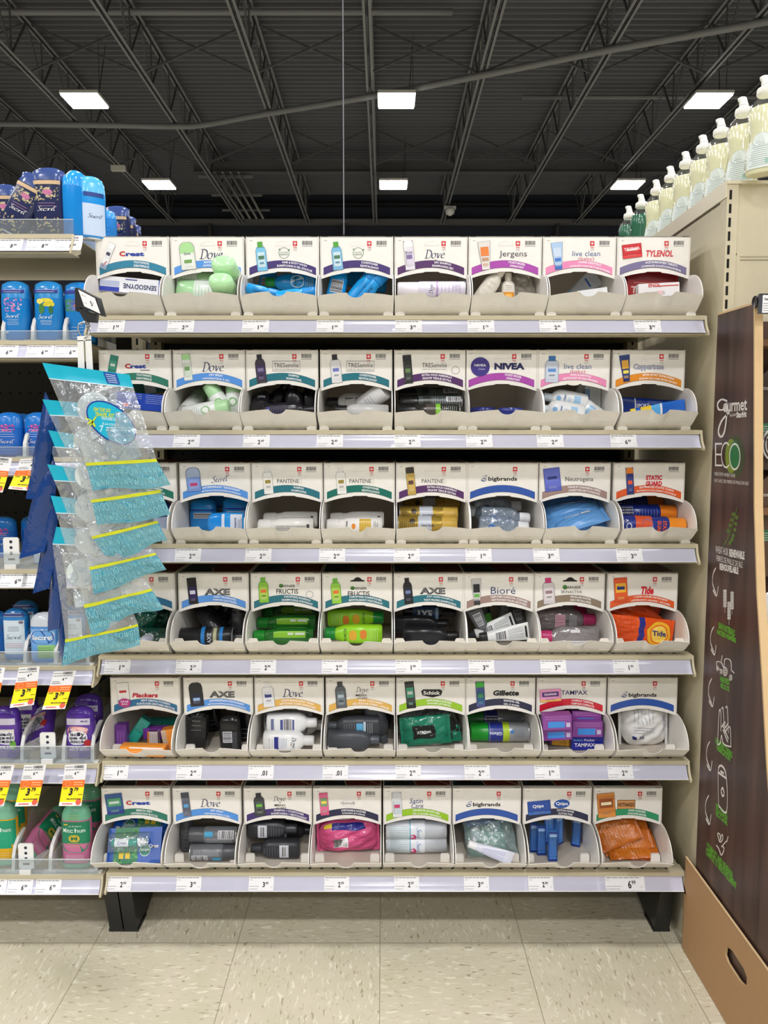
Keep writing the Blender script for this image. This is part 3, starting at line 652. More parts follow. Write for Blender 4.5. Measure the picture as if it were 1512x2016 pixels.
def carton(t, w_=32, d=26, h=120, body=(240, 240, 240), ends=None, spec=(), top=None):
    mb = MB(); c = M(body, .3); e = M(ends or body, .35); x, y, z = w_/2000, d/2000, h/1000; b = .0007
    mb.add([(sx*(x-(b if q else 0)), sy*(y-(b if q else 0)), zz) for zz, q in ((0, 1), (b, 0), (z-b, 0), (z, 1)) for sx, sy in ((-1, -1), (1, -1), (1, 1), (-1, 1))],
           [(i*4+k, i*4+(k+1) % 4, (i+1)*4+(k+1) % 4, (i+1)*4+k) for i in (0, 1, 2) for k in range(4)], c)
    mb.add([(sx*(x-b), sy*(y-b), -.0001) for sx, sy in ((-1, -1), (1, -1), (1, 1), (-1, 1))], [(3, 2, 1, 0)], e); mb.add([(sx*(x-b), sy*(y-b), z+.0001) for sx, sy in ((-1, -1), (1, -1), (1, 1), (-1, 1))], [(0, 1, 2, 3)], e)
    bo = mb.build('carton_body', t)
    if spec:
        mb = MB()
        for L, s in enumerate(spec):
            L = 1+L*.4
            # u across, v along; 'a' art faces -Y ; face 'x' art on +X / '-x' side
            face = s[-1] if s[-1] in ('F', 'T', 'S') else 'F'; s = s[:-1] if s[-1] in ('F', 'T', 'S') else s
            if face == 'F': g0 = lambda u, v, l: XYZ(u/1000, -y-.0003*l, v/1000)
            else: g0 = lambda u, v, l, sg=(1 if face == 'T' else -1): XYZ(sg*(x+.0003*l), u/1000*sg, v/1000)
            if s[0] == 'r': mb.rect(g0, s[1], s[3], s[2], s[4], M(s[5], .3), L)
            elif s[0] == 't':
                al = s[6]; g = (lambda u, v, l: g0(-v*al, u*al, l)) if al else g0
                mb.text(g, s[1], s[2]*al if al else s[3], -s[3]*al if al else s[2], s[4], M(s[5], .35), L+.4, bold=.02, ht=s[7] if len(s) > 7 else None)
            elif s[0] == 'm':
                rnd = random.Random(int(s[1]+s[2]*3)); n_ = s[6]
                for k in range(n_):
                    u = s[1]+(s[2]-s[1])*k/max(1, n_-1); v = s[3]
                    while v < s[4]: q = rnd.uniform(2, 6); mb.rect(g0, u-.35, v, u+.35, min(v+q, s[4]), M(s[5], .4), L); v += q+1
            elif s[0] == 'd': mb.disc(g0, s[1], s[2], s[3], s[4], M(s[5], .3), L)
        mb.build('print', bo)
    return h
def pillow(a, b, wx, wz, T, wr, seed):
    if T > .02: a, b = a*(1-.22*b**4), b*(1-.16*a**4)
    # puffy pouch surface, a,b in -1..1
    q = max(0, (1-abs(a)**2.2))*max(0, (1-abs(b)**2.4)); rnd = math.sin(a*7+seed)*math.cos(b*6+seed*2)*.10+math.sin(a*13+b*9+seed)*.06
    return wx*a*(1+.015*math.sin(b*9+seed)), -T*(q**.6)*(1+wr*rnd*2), wz*(b+1)/2+wr*.001*math.sin(a*8+seed)
def pouch(t, w_=70, h=100, th=14, body=(240, 130, 40), kind='k', a=.3, rough=.25, spec=(), back=None, seed=1, wr=1.0, crimp=6, inner=None):
    wx = w_/2000; wz = h/1000; T = th/2000
    mb = MB(); m_ = M(body, rough, kind, a=a)
    mb.grid(lambda u, v: Vector(pillow(2*u-1, 2*v-1, wx, wz, T, wr, seed)), 22, 26, m_)
    mb.grid(lambda u, v: (lambda p: Vector((p[0], -p[1], p[2])))(pillow(2*u-1, 2*v-1, wx, wz, T*.9, wr, seed+1)), 22, 26, M(back, rough, kind, a=a) if back else m_)
    bo = mb.build('bag', t)
    for z0, z1 in ((-crimp/1000, 0.0003), (wz-.0003, wz+crimp/1000)):
        mb = MB(); mb.grid(lambda u, v: XYZ(wx*(2*u-1), .0006*math.sin(u*20+v*9), z0+(z1-z0)*v), 20, 6, m_); mb.build('sealed_edge', bo)
    if spec:
        mb = MB()
        for L, s in enumerate(spec):
            L = 1+L*.5
            g = lambda u, v, l: (lambda p: Vector((p[0], p[1]-.0004*l, p[2])))(pillow(max(-1, min(1, u/1000/wx)), max(-1, min(1, v/1000/wz*2-1)), wx, wz, T, wr, seed))
            if s[0] == 'r': mb.grid(lambda p, q: g(s[1]+(s[2]-s[1])*p, s[3]+(s[4]-s[3])*q, L), 12, 12, M(s[5], rough, kind))
            elif s[0] == 'd':
                n_ = 24; c_ = g(s[1], s[2], L)
                mb.grid(lambda p, q: g(s[1]+s[3]*q*math.cos(2*PI*p), s[2]+s[4]*q*math.sin(2*PI*p), L), n_, 5, M(s[5], rough, kind))
            elif s[0] == 't': 
                al = s[6]; gg = (lambda u, v, l: g(-v*al, u*al, l)) if al else g
                mb.text(gg, s[1], s[2]*al if al else s[3], -s[3]*al if al else s[2], s[4], M(s[5], .4), L+.6, bold=.025, ht=s[7] if len(s) > 7 else None)
            elif s[0] == 'm':
                rnd = random.Random(int(s[1]*3+s[3])); n_ = s[6]; along = len(s) > 7
                for k in range(n_):
                    if along:
                        u = s[1]+(s[2]-s[1])*k/max(1, n_-1); v = s[3]
                        while v < s[4]: q = rnd.uniform(2, 6); mb.grid(lambda p, r: g(u-.4+.8*p, v+min(q, s[4]-v)*r, L), 1, 2, M(s[5], .4)); v += q+1
                    else:
                        v = s[3]+(s[4]-s[3])*k/max(1, n_-1); u = s[1]
                        while u < s[2]: q = rnd.uniform(2, 6); mb.grid(lambda p, r: g(u+min(q, s[2]-u)*p, v-.4+.8*r, L), 2, 1, M(s[5], .4)); u += q+1
            elif s[0] == 'bar':
                x, z, bw, bh = s[1:5]; mb.grid(lambda p, q: g(x-bw/2+bw*p, z-bh/2+bh*q, L), 6, 6, M((238, 238, 238), .4)); rnd = random.Random(5)
                if bw >= bh:
                    u = x-bw/2+1.5
                    while u < x+bw/2-2: q = rnd.choice((.5, .9, 1.3)); mb.grid(lambda p, r: g(u+q*p, z-bh/2+1.5+(bh-3)*r, L+.5), 1, 4, INK); u += q+rnd.choice((.5, .8))
                else:
                    u = z-bh/2+1.5
                    while u < z+bh/2-2: q = rnd.choice((.5, .9, 1.3)); mb.grid(lambda p, r: g(x-bw/2+1.5+(bw-3)*r, u+q*p, L+.5), 4, 1, INK); u += q+rnd.choice((.5, .8))
        mb.build('print', bo)
    return h

WHT = (240, 240, 238)
TPL = {   # template: (object name, category, builder)
 'paste_white': ('toothpaste_carton', 'carton', lambda t: carton(t, 30, 26, 122, (238, 240, 246), (200, 205, 225), [('r', 6, 15, 0, 40, (50, 70, 180)), ('r', -6, 4, 0, 40, (190, 198, 226)), ('t', 'SENSODYNE', 82, 2, 68, (36, 44, 92), -1, 10), ('r', -12, -10, 52, 76, (60, 70, 150)), ('r', -15, 15, 120, 122, (70, 84, 170))])),
 'paste_grey': ('toothpaste_carton', 'carton', lambda t: carton(t, 26, 22, 110, (92, 88, 90), None, [('m', -8, 8, 8, 100, (130, 128, 130), 4)])),
 'paste_blue': ('toothpaste_carton', 'carton', lambda t: carton(t, 34, 28, 112, (20, 62, 170), (18, 50, 150), [('t', 'Crest', 74, -9, 26, WHT, -1), ('d', -9, 92, 4, 7, (210, 50, 60)), ('m', -2, 14, 10, 52, (190, 205, 240), 5), ('m', 6, 14, 60, 100, (190, 205, 240), 3), ('t', 'Crest', 86, 12, 30, (40, 90, 200), -1)])),
 'paste_pale': ('toothpaste_carton', 'carton', lambda t: carton(t, 32, 26, 112, (196, 208, 226), None, [('r', -16, 16, 0, 50, (226, 232, 242)), ('m', -10, 10, 6, 60, (70, 84, 120), 7)])),
 'paste_green': ('toothpaste_carton', 'carton', lambda t: carton(t, 26, 22, 100, (36, 120, 100), None, [('r', -13, 13, 60, 84, (220, 230, 225)), ('m', -8, 8, 8, 50, (190, 220, 205), 4)])),
 'stick_green': ('deodorant_stick', 'deodorant', lambda t: stick(t, 27, 21, 82, (228, 238, 228), (178, 226, 172), .52, 2.2, [('m', 12, 38, (120, 170, 110), 5)], top=1.1)),
 'blue_bottle': ('wash_bottle', 'bottle', lambda t: bottle(t, 19, 13, 112, (14, 142, 206), (26, 150, 62), 20, 9.5, spec=[('oval', 44, 0, 12, 14, (200, 220, 228)), ('t', 'herbal', 48, 0, 16, (40, 90, 60)), ('m', 12, 26, (200, 225, 235), 5)])),
 'blue_bottle_back': ('wash_bottle', 'bottle', lambda t: bottle(t, 19, 13, 112, (20, 150, 222), (26, 150, 62), 20, 9.5, spec=[('bar', 54, 0, 22, 26), ('m', 12, 34, (20, 70, 120), 8)])),
 'tube_blue_cap': ('shampoo_tube', 'tube', lambda t: bottle(t, 16.5, 16.5, 105, (22, 160, 232), (18, 140, 214), 34, 15.5, 2.0, spec=[('m', 20, 60, (10, 80, 150), 6, 1, 7), ('t', 'HYDRATE', 40, 6, 30, (14, 70, 130), 1)], base=.95)),
 'dry_can': ('dry_shampoo_can', 'aerosol can', lambda t: can(t, 17, 138, (226, 220, 234), (236, 232, 238), .3, [('b', 2, 94, 360, (222, 216, 232)), ('nib', 'dove', 70, 0, 20, (80, 84, 110), 0), ('m', 12, 56, (150, 130, 170), 7), ('oval', 20, 4, 7, 6, (200, 196, 214)), ('b', 56, 60, 360, (176, 150, 190))])),
 'lotion_white': ('lotion_bottle', 'bottle', lambda t: bottle(t, 17, 13, 100, (222, 216, 204), (232, 226, 214), 18, 11, spec=[('m', 14, 60, (180, 172, 158), 5)])),
 'lotion_orange': ('lotion_bottle', 'bottle', lambda t: bottle(t, 19, 14, 88, (226, 220, 208), (232, 226, 214), 20, 10, spec=[('b', 14, 32, 100, (226, 146, 40)), ('m', 40, 50, (140, 130, 116), 3), ('b', 18, 27, 40, (244, 190, 90))])),
 'clear_sachet': ('clear_sachet', 'sachet', lambda t: pouch(t, 48, 60, 8, (196, 190, 178), 'f', .5, .2, [('m', -14, 14, 12, 44, (120, 114, 104), 4)], seed=3)),
 'baby_tube': ('ointment_tube', 'tube', lambda t: tube(t, 21, 80, (188, 196, 204), (150, 180, 214), [('m', 30, 64, (120, 150, 190), 4), ('b', 52, 56, 60, (40, 100, 180), -90)])),
 'paper_slip': ('instruction_slip', 'paper slip', lambda t: carton(t, 14, 2, 60, (224, 226, 226))),
 'tylenol_box': ('tablet_carton', 'carton', lambda t: carton(t, 54, 22, 104, (156, 30, 36), (110, 20, 26), [('t', 'TYLENOL', 52, -14, 86, (226, 196, 186), -1, 14), ('m', 0, 1, 10, 90, (220, 160, 150), 2), ('r', 6, 22, 4, 100, (120, 22, 28))])),
 'tylenol_white': ('tablet_carton', 'carton', lambda t: carton(t, 26, 18, 82, (228, 226, 226), None, [('r', 6, 8, 2, 50, (196, 60, 60)), ('m', -9, -4, 30, 70, (110, 100, 100), 3), ('r', -10, -2, 34, 46, (226, 190, 190)), ('t', 'ENOL', 50, 9, 24, (200, 50, 56), -1)])),
 'can_dove': ('dry_spray_can', 'aerosol can', lambda t: can(t, 17.5, 96, (228, 232, 228), (176, 220, 168), .28, [('m', 8, 40, (150, 160, 156), 9, 0, 11), ('oval', 50, 0, 9, 9, (140, 190, 130)), ('oval', 50, 0, 6, 6, (230, 236, 228))], brim=(225, 225, 222))),
 'black_bottle': ('shampoo_bottle', 'bottle', lambda t: bottle(t, 20, 14, 108, (22, 20, 28), (18, 16, 22), 24, 10, 2.4, spec=[('b', 12, 50, 80, (34, 30, 48)), ('m', 14, 46, (90, 84, 120), 8), ('b', 10, 13, 60, (30, 60, 190))])),
 'black_bottle_wide': ('shampoo_bottle', 'bottle', lambda t: bottle(t, 22, 21, 96, (24, 23, 27), (20, 18, 22), 22, 12, 2.0, spec=[('b', 16, 30, 40, (150, 156, 166))])),
 'white_blackcap': ('conditioner_bottle', 'bottle', lambda t: bottle(t, 20, 15, 112, (198, 198, 196), (14, 14, 15), 26, 10.5, 2.4, spec=[('bar', 48, 6, 6, 50), ('m', 20, 70, (120, 120, 120), 3)])),
 'white_bottle_up': ('conditioner_bottle', 'bottle', lambda t: bottle(t, 20, 18, 104, (218, 218, 218), (20, 20, 20), 24, 10.5, 2.1, spec=[('t', 'VV', 60, 0, 16, (60, 60, 66)), ('m', 30, 44, (120, 120, 130), 3)])),
 'hairspray_black': ('hairspray_can', 'aerosol can', lambda t: can(t, 15, 128, (26, 28, 27), (14, 14, 15), .28, [('b', 2, 90, 140, (66, 74, 74)), ('m', 6, 60, (170, 180, 176), 12, 0, 12), ('bar', 18, 8, 12, 30), ('b', 66, 80, 360, (40, 44, 42))], rough=.15)),
 'hairspray_green': ('hairspray_can', 'aerosol can', lambda t: can(t, 15, 128, (46, 44, 40), (20, 20, 20), .28, [('b', 40, 50, 360, (132, 196, 62)), ('b', 50, 70, 360, (78, 72, 64)), ('m', 8, 36, (170, 180, 176), 8, 0, 12)], rough=.15)),
 'cream_tin': ('cream_tin', 'tin', lambda t: tin(t)),
 'baby_bottle': ('baby_wash_bottle', 'bottle', lambda t: bottle(t, 23, 15, 92, (228, 230, 230), (210, 222, 230), 16, 9, 2.1, spec=[('t', 'live clean', 50, 0, 24, (70, 110, 170)), ('b', 16, 30, 70, (150, 190, 220)), ('m', 36, 42, (110, 150, 200), 3), ('oval', 62, 2, 5, 5, (120, 170, 214))])),
 'baby_carton': ('baby_lotion_pack', 'pack', lambda t: carton(t, 34, 20, 78, (206, 208, 208), None, [('r', -17, -6, 10, 70, (120, 160, 200)), ('m', 0, 12, 10, 66, (180, 184, 188), 5)])),
 'sun_tube': ('sunscreen_tube', 'tube', lambda t: tube(t, 20, 122, (16, 52, 138), (14, 40, 120), [('b', 84, 86, 120, WHT), ('t', 'SPORT', 70, 0, 26, (220, 226, 240), -1), ('m', 30, 60, (180, 200, 240), 5, 1)])),
 'sun_tube_light': ('sunscreen_tube', 'tube', lambda t: tube(t, 16, 112, (34, 104, 204), (240, 214, 60), [('b', 20, 42, 360, (240, 206, 50)), ('b', 42, 60, 120, (90, 180, 240)), ('b', 60, 64, 120, WHT)], caph=10, r=6)),
 'navy_bottle': ('mouthwash_bottle', 'bottle', lambda t: bottle(t, 22, 17, 96, (20, 36, 84), (16, 26, 60), 18, 11, spec=[('b', 14, 46, 100, (160, 172, 196))])),
 'secret_stick': ('deodorant_stick', 'deodorant', lambda t: stick(t, 29, 18, 70, (24, 136, 216), (36, 150, 226), .6, 2.8, [('bar', 34, 2, 34, 12), ('b', 44, 47, 120, (20, 50, 140))])),
 'secret_lying': ('deodorant_stick', 'deodorant', lambda t: stick(t, 24, 15, 80, (40, 150, 226), (30, 140, 222), .62, 2.8, [('b', 6, 30, 110, (220, 226, 238)), ('t', 'Secret', 20, 4, 16, (50, 50, 120)), ('m', 8, 14, (80, 90, 140), 3), ('b', 42, 48, 110, (214, 222, 236))])),
 'pantene_blank': ('shampoo_bottle', 'bottle', lambda t: bottle(t, 17, 15, 116, (230, 228, 222), (236, 234, 230), 26, 14.5, 2.3, spec=[('b', 8, 14, 50, (60, 58, 56)), ('m', 16, 78, (64, 62, 60), 5, 1, 4)])),
 'pantene_gold': ('conditioner_bottle', 'bottle', lambda t: bottle(t, 17, 15, 116, (234, 232, 228), (236, 234, 230), 24, 14.5, 2.3, spec=[('t', 'PANTENE', 74, 0, 22, (60, 50, 40), 0), ('b', 24, 48, 110, (206, 170, 60)), ('oval', 60, 0, 5, 4, (226, 140, 50)), ('m', 28, 44, (240, 214, 130), 4), ('m', 10, 18, (90, 88, 84), 4)])),
 'pantene_can': ('hairspray_can', 'aerosol can', lambda t: can(t, 18.5, 124, (182, 152, 66), (204, 168, 74), .26, [('b', 42, 70, 360, (190, 196, 206)), ('t', 'PANTENE', 62, 0, 26, (50, 50, 60), 1), ('m', 6, 38, (60, 50, 26), 9, 0, 12), ('oval', 30, -10, 6, 6, (60, 50, 30))], metal=.55, rough=.3)),
 'sanitizer': ('clear_gel_bottle', 'bottle', lambda t: bottle(t, 20, 14, 104, (190, 208, 226), (232, 234, 238), 22, 11.5, 3, kind='f', a=.28, rough=.08, spec=[('oval', 26, 6, 8, 10, (60, 110, 180)), ('m', 36, 64, (120, 140, 170), 5)])),
 'wipes': ('wipes_pouch', 'pouch', lambda t: pouch(t, 46, 108, 24, (98, 156, 216), 'p', .3, .3, [('r', -20, -8, 30, 60, (200, 216, 236)), ('m', -17, -10, 32, 58, (70, 90, 140), 3, 1), ('r', -20, -8, 64, 84, (210, 222, 238))], back=(74, 132, 200), seed=2, wr=.35)),
 'static_can': ('antistatic_spray_can', 'aerosol can', lambda t: can(t, 18.5, 128, (26, 46, 130), (238, 132, 34), .28, [('b', 4, 36, 130, (50, 70, 150)), ('bar', 20, -2, 26, 26), ('m', 40, 84, (130, 150, 210), 8, 0, 13)])),
 'static_can_front': ('antistatic_spray_can', 'aerosol can', lambda t: can(t, 18.5, 134, (34, 54, 140), (242, 146, 36), .27, [('b', 28, 62, 360, (222, 90, 50)), ('b', 0, 22, 120, (34, 54, 140)), ('oval', 52, 0, 14, 12, (90, 120, 200)), ('t', 'STATIC', 87, 4, 30, (240, 96, 50), 0, .03, 8), ('t', 'GUARD', 76, 4, 30, (240, 96, 50), 0, .03, 8), ('oval', 14, 2, 7, 6, (220, 226, 240)), ('oval', 14, 2, 4.6, 4, (34, 54, 140)), ('t', 'A', 10, -9, 6, WHT)])),
 'green_pod': ('green_blister', 'blister', lambda t: pouch(t, 44, 66, 24, (18, 84, 66), 'c', .75, .12, (), seed=5)),
 'white_cap_roll': ('striped_mint_roll', 'mint roll', lambda t: can(t, 11, 34, (226, 230, 238), (232, 234, 240), .2, [('m', 4, 24, (70, 90, 170), 5, 0, 12)])),
 'axe_can': ('body_spray_can', 'aerosol can', lambda t: can(t, 17.5, 106, (34, 34, 36), (22, 22, 24), .3, [('m', 6, 66, (90, 92, 96), 16, 0, 14), ('b', 8, 22, 60, (150, 152, 156), -90)])),
 'axe_front': ('body_spray_can', 'aerosol can', lambda t: can(t, 19, 112, (32, 33, 36), (28, 28, 30), .36, [('b', 20, 27, 360, (46, 132, 206)), ('b', 27, 44, 200, (70, 72, 68)), ('b', 58, 66, 360, (46, 132, 206)), ('b', 33, 40, 150, (190, 190, 150)), ('t', 'AXE', 48, 0, 22, (200, 206, 212), 0)])),
 'fructis_green': ('shampoo_bottle', 'bottle', lambda t: bottle(t, 18, 14, 128, (34, 128, 40), (30, 140, 44), 24, 13, 3, kind='c', a=.72, rough=.1, spec=[('b', 16, 84, 40, (140, 200, 50), -70), ('b', 18, 38, 14, (226, 232, 226), -72), ('b', 42, 54, 14, (226, 232, 226), -72)])),
 'fructis_lime': ('conditioner_bottle', 'bottle', lambda t: bottle(t, 19.5, 15, 122, (150, 214, 40), (26, 140, 56), 22, 14, 3, spec=[('t', 'FRUCTIS', 78, 0, 26, (60, 80, 40), 0), ('oval', 62, 0, 8, 8, (224, 170, 50)), ('oval', 40, 2, 7, 7, (226, 130, 50)), ('m', 10, 30, (220, 236, 160), 6, 0, 12)])),
 'axe_bottle': ('shampoo_bottle', 'bottle', lambda t: bottle(t, 19, 14, 118, (30, 31, 34), (20, 20, 22), 24, 10.5, 3.4, spec=[('m', 24, 70, (60, 66, 90), 3, 1, 3, 10)])),
 'axe_bottle_label': ('shampoo_bottle', 'bottle', lambda t: bottle(t, 19, 14, 118, (20, 21, 26), (16, 16, 18), 24, 10.5, 3.0, spec=[('b', 22, 80, 100, (40, 70, 110)), ('t', 'AXE', 46, 0, 36, (224, 230, 238), 1, .04, 12), ('b', 72, 78, 80, (150, 180, 210))])),
 'biore_tube': ('cleanser_tube', 'tube', lambda t: tube(t, 18, 96, (96, 98, 100), (20, 20, 22), [('bar', 58, 0, 16, 28), ('m', 30, 86, (170, 172, 174), 7)], rough=.3)),
 'biore_green': ('cleanser_tube', 'tube', lambda t: tube(t, 18, 90, (26, 28, 34), (20, 20, 22), [('b', 30, 50, 160, (86, 170, 60)), ('m', 54, 80, (170, 190, 170), 4)])),
 'biore_white': ('cleanser_tube', 'tube', lambda t: tube(t, 19, 104, (226, 228, 226), (36, 38, 40), [('bar', 44, 0, 24, 24), ('m', 60, 92, (90, 100, 120), 8, 1, 11), ('b', 96, 100, 60, (30, 30, 34))])),
 'micellar': ('micellar_water_bottle', 'bottle', lambda t: bottle(t, 23, 16, 126, (196, 188, 192), (196, 50, 110), 26, 13, 3, kind='f', a=.3, rough=.08, spec=[('b', 36, 58, 56, (222, 176, 190)), ('m', 38, 56, (160, 60, 90), 6, 1, 8), ('b', 66, 84, 50, (150, 146, 150))])),
 'micellar_front': ('micellar_water_bottle', 'bottle', lambda t: bottle(t, 23, 16, 122, (200, 194, 196), (206, 60, 120), 24, 13, 3, kind='f', a=.34, rough=.08, spec=[('b', 16, 76, 30, (232, 230, 230), -110), ('m', 20, 70, (60, 60, 66), 3, 1, 3, -5), ('b', 40, 60, 20, (220, 220, 222), -60)])),
 'tide_pouch': ('detergent_pouch', 'pouch', lambda t: pouch(t, 66, 110, 14, (226, 78, 20), 'k', .3, .22, [('m', -26, 26, 12, 60, (170, 50, 14), 6, 1)], seed=4)),
 'tide_front': ('detergent_pouch', 'pouch', lambda t: pouch(t, 60, 122, 14, (232, 86, 22), 'k', .3, .22, [('r', -30, 30, 52, 64, (36, 50, 140)), ('d', 2, 96, 27, 26, (244, 190, 40)), ('d', 2, 96, 21, 20, (240, 120, 30)), ('d', 2, 96, 18, 17, (248, 214, 90)), ('t', 'Tide', 96, 0, 30, (28, 40, 120), 1), ('m', -22, 20, 8, 44, (190, 60, 20), 6, 1)], seed=6)),
 'floss_purple': ('floss_pack', 'carton', lambda t: carton(t, 24, 20, 52, (110, 52, 146), None, [('r', -9, 9, 8, 40, (134, 72, 170)), ('m', -6, 6, 12, 36, (190, 160, 210), 3)])),
 'floss_teal': ('floss_pack', 'carton', lambda t: carton(t, 24, 18, 62, (26, 146, 130), (18, 110, 100), [('r', -9, 9, 6, 30, (40, 170, 150)), ('m', -7, 7, 34, 58, (170, 220, 210), 4)])),
 'floss_white': ('floss_pack', 'carton', lambda t: carton(t, 22, 20, 38, (212, 206, 204), (110, 52, 130), [('m', -8, 8, 4, 34, (150, 110, 130), 5), ('r', -11, -7, 0, 38, (222, 130, 40))])),
 'floss_orange': ('floss_pack', 'carton', lambda t: carton(t, 28, 24, 50, (226, 142, 52), (206, 126, 44), [('r', -14, -4, 0, 50, (196, 180, 160)), ('m', -12, -6, 4, 46, (130, 110, 90), 3)])),
 'floss_long': ('floss_pack', 'carton', lambda t: carton(t, 20, 24, 94, (232, 146, 50), (216, 130, 44), [('m', -6, 0, 8, 84, (250, 220, 170), 3), ('r', 7, 10, 4, 74, (236, 232, 226))])),
 'axe_stick': ('deodorant_stick', 'deodorant', lambda t: stick(t, 23, 14, 78, (24, 24, 26), (20, 20, 22), .6, 3, [('bar', 34, -4, 14, 24), ('m', 10, 44, (110, 114, 120), 6, 1, 5, 8)], dial=(40, 40, 42))),
 'axe_stick_plain': ('deodorant_stick', 'deodorant', lambda t: stick(t, 23, 14, 78, (22, 22, 24), (19, 19, 21), .6, 3, [('m', 10, 30, (150, 156, 162), 3, 0, 8)], dial=(40, 40, 42))),
 'dove_bottle': ('body_wash_bottle', 'bottle', lambda t: bottle(t, 22, 17, 108, (232, 233, 232), (222, 222, 222), 20, 11, 2.8, spec=[('b', 24, 33, 60, (40, 44, 130)), ('nib', 'dove', 66, 0, 20, (40, 50, 90), 0), ('m', 36, 50, (130, 150, 190), 5), ('m', 14, 20, (150, 156, 180), 2)])),
 'dove_bottle_back': ('body_wash_bottle', 'bottle', lambda t: bottle(t, 22, 17, 108, (228, 230, 230), (222, 222, 222), 20, 11, 2.8, spec=[('b', 30, 60, 50, (70, 80, 140)), ('bar', 46, 0, 24, 20), ('b', 10, 16, 60, (100, 110, 150))])),
 'men_bottle': ('body_wash_bottle', 'bottle', lambda t: bottle(t, 22, 17, 112, (70, 74, 80), (84, 90, 98), 18, 9.5, 3, spec=[('m', 12, 54, (112, 118, 124), 3, 1, 3, -9)], rough=.35)),
 'men_bottle_label': ('body_wash_bottle', 'bottle', lambda t: bottle(t, 22, 17, 112, (60, 63, 68), (76, 80, 86), 18, 9.5, 3, spec=[('b', 36, 50, 40, (90, 170, 214)), ('m', 16, 30, (190, 196, 200), 4), ('m', 54, 76, (130, 136, 142), 5), ('b', 30, 35, 60, (176, 200, 214))], rough=.35)),
 'razor_green': ('razor_bag', 'bag', lambda t: pouch(t, 62, 92, 20, (20, 124, 96), 'k', .4, .2, [('r', -14, 14, 20, 66, (18, 20, 20)), ('t', 'XTREME', 42, 0, 30, (230, 236, 232), 1), ('m', -26, -18, 20, 60, (220, 236, 226), 2)], seed=7)),
 'razor_clear': ('razor_bag', 'bag', lambda t: pouch(t, 60, 86, 22, (176, 186, 186), 'f', .55, .12, [('m', -20, 20, 20, 60, (60, 90, 84), 4)], seed=8)),
 'razor_black': ('razor_bag', 'bag', lambda t: pouch(t, 46, 66, 16, (18, 20, 22), 'k', .4, .2, [('r', -20, 0, 10, 44, (90, 130, 190)), ('m', -16, 16, 12, 50, (190, 200, 210), 4)], seed=9)),
 'gel_can': ('shaving_gel_can', 'aerosol can', lambda t: can(t, 21, 128, (170, 174, 180), (20, 150, 40), .3, [('b', 58, 90, 360, (38, 52, 140)), ('b', 44, 58, 360, (172, 200, 44)), ('t', 'Gillette', 74, 0, 28, (226, 230, 244), 1), ('oval', 38, 4, 4, 4, (50, 120, 180)), ('m', 12, 34, (110, 116, 136), 6, 1, 8)], metal=.3, rough=.3)),
 'gel_can_back': ('shaving_gel_can', 'aerosol can', lambda t: can(t, 21, 128, (150, 154, 160), (26, 120, 46), .3, [('b', 58, 90, 360, (44, 48, 130)), ('bar', 72, 0, 28, 26), ('m', 8, 52, (70, 76, 96), 12, 0, 16)], metal=.3, rough=.3)),
 'tampon_box': ('tampon_carton', 'carton', lambda t: carton(t, 34, 26, 66, (136, 66, 150), (110, 50, 130), [('r', -12, 2, 16, 54, (60, 140, 220)), ('m', 8, 13, 6, 60, (220, 150, 200), 2), ('m', -2, 0, 6, 18, (190, 120, 190), 2), ('r', -11, -1, 4, 13, (200, 190, 220))])),
 'tampon_front': ('tampon_carton', 'carton', lambda t: carton(t, 32, 26, 68, (26, 36, 150), (20, 28, 120), [('t', 'TAMPAX', 40, -5, 44, WHT, -1, 8), ('t', 'Pocket', 30, 6, 22, (226, 230, 250), -1, 5), ('t', 'Radiant', 54, 6, 20, (120, 190, 240), -1, 4)])),
 'tampon_yellow': ('tampon_carton', 'carton', lambda t: carton(t, 30, 16, 62, (96, 60, 120), None, [('r', -15, 12, 8, 56, (216, 160, 40)), ('m', -8, 8, 14, 44, (120, 80, 40), 3)])),
 'cotton_bag': ('cotton_ball_bag', 'bag', lambda t: pouch(t, 104, 96, 56, (232, 231, 228), 'k', .3, .28, [('m', 4, 34, 34, 74, (70, 90, 160), 6), ('m', -16, -4, 30, 76, (70, 90, 150), 3, 1), ('r', -32, -24, 70, 78, (30, 44, 120)), ('t', '35', 58, -27, 12, (90, 96, 130), -1), ('m', -20, 20, 4, 10, (30, 40, 130), 3)], seed=11, wr=.8)),
 'blister_mint': ('breath_mist_pack', 'blister pack', lambda t: blister(t)),
 'spray_grey': ('dry_spray_can', 'aerosol can', lambda t: can(t, 17.5, 104, (104, 106, 110), (76, 78, 82), .32, [('bar', 22, 8, 18, 34), ('m', 8, 64, (176, 180, 184), 7, 1, 6, -6), ('b', 50, 68, 34, (60, 150, 190), -60)])),
 'spray_grey_up': ('dry_spray_can', 'aerosol can', lambda t: can(t, 15, 88, (78, 80, 84), (62, 64, 68), .4, [('m', 8, 44, (110, 114, 118), 5, 0, 10)])),
 'men_black': ('shampoo_bottle', 'bottle', lambda t: bottle(t, 21, 16, 106, (44, 45, 50), (50, 52, 56), 22, 10.5, 2.6, spec=[('b', 22, 42, 70, (190, 194, 204)), ('bar', 32, 0, 20, 12), ('m', 46, 74, (110, 114, 124), 6)], rough=.35)),
 'razor_pink': ('razor_bag', 'bag', lambda t: pouch(t, 78, 136, 44, (212, 84, 134), 'k', .3, .22, [('r', -34, -20, 30, 110, (40, 44, 130)), ('bar', 10, 52, 24, 34), ('m', -6, 26, 84, 124, (150, 50, 96), 6, 1), ('r', -34, -24, 10, 30, (226, 200, 50)), ('m', 4, 30, 8, 26, (150, 50, 96), 4, 1)], seed=12)),
 'razor_card': ('hang_card', 'card', lambda t: hangcard(t)),
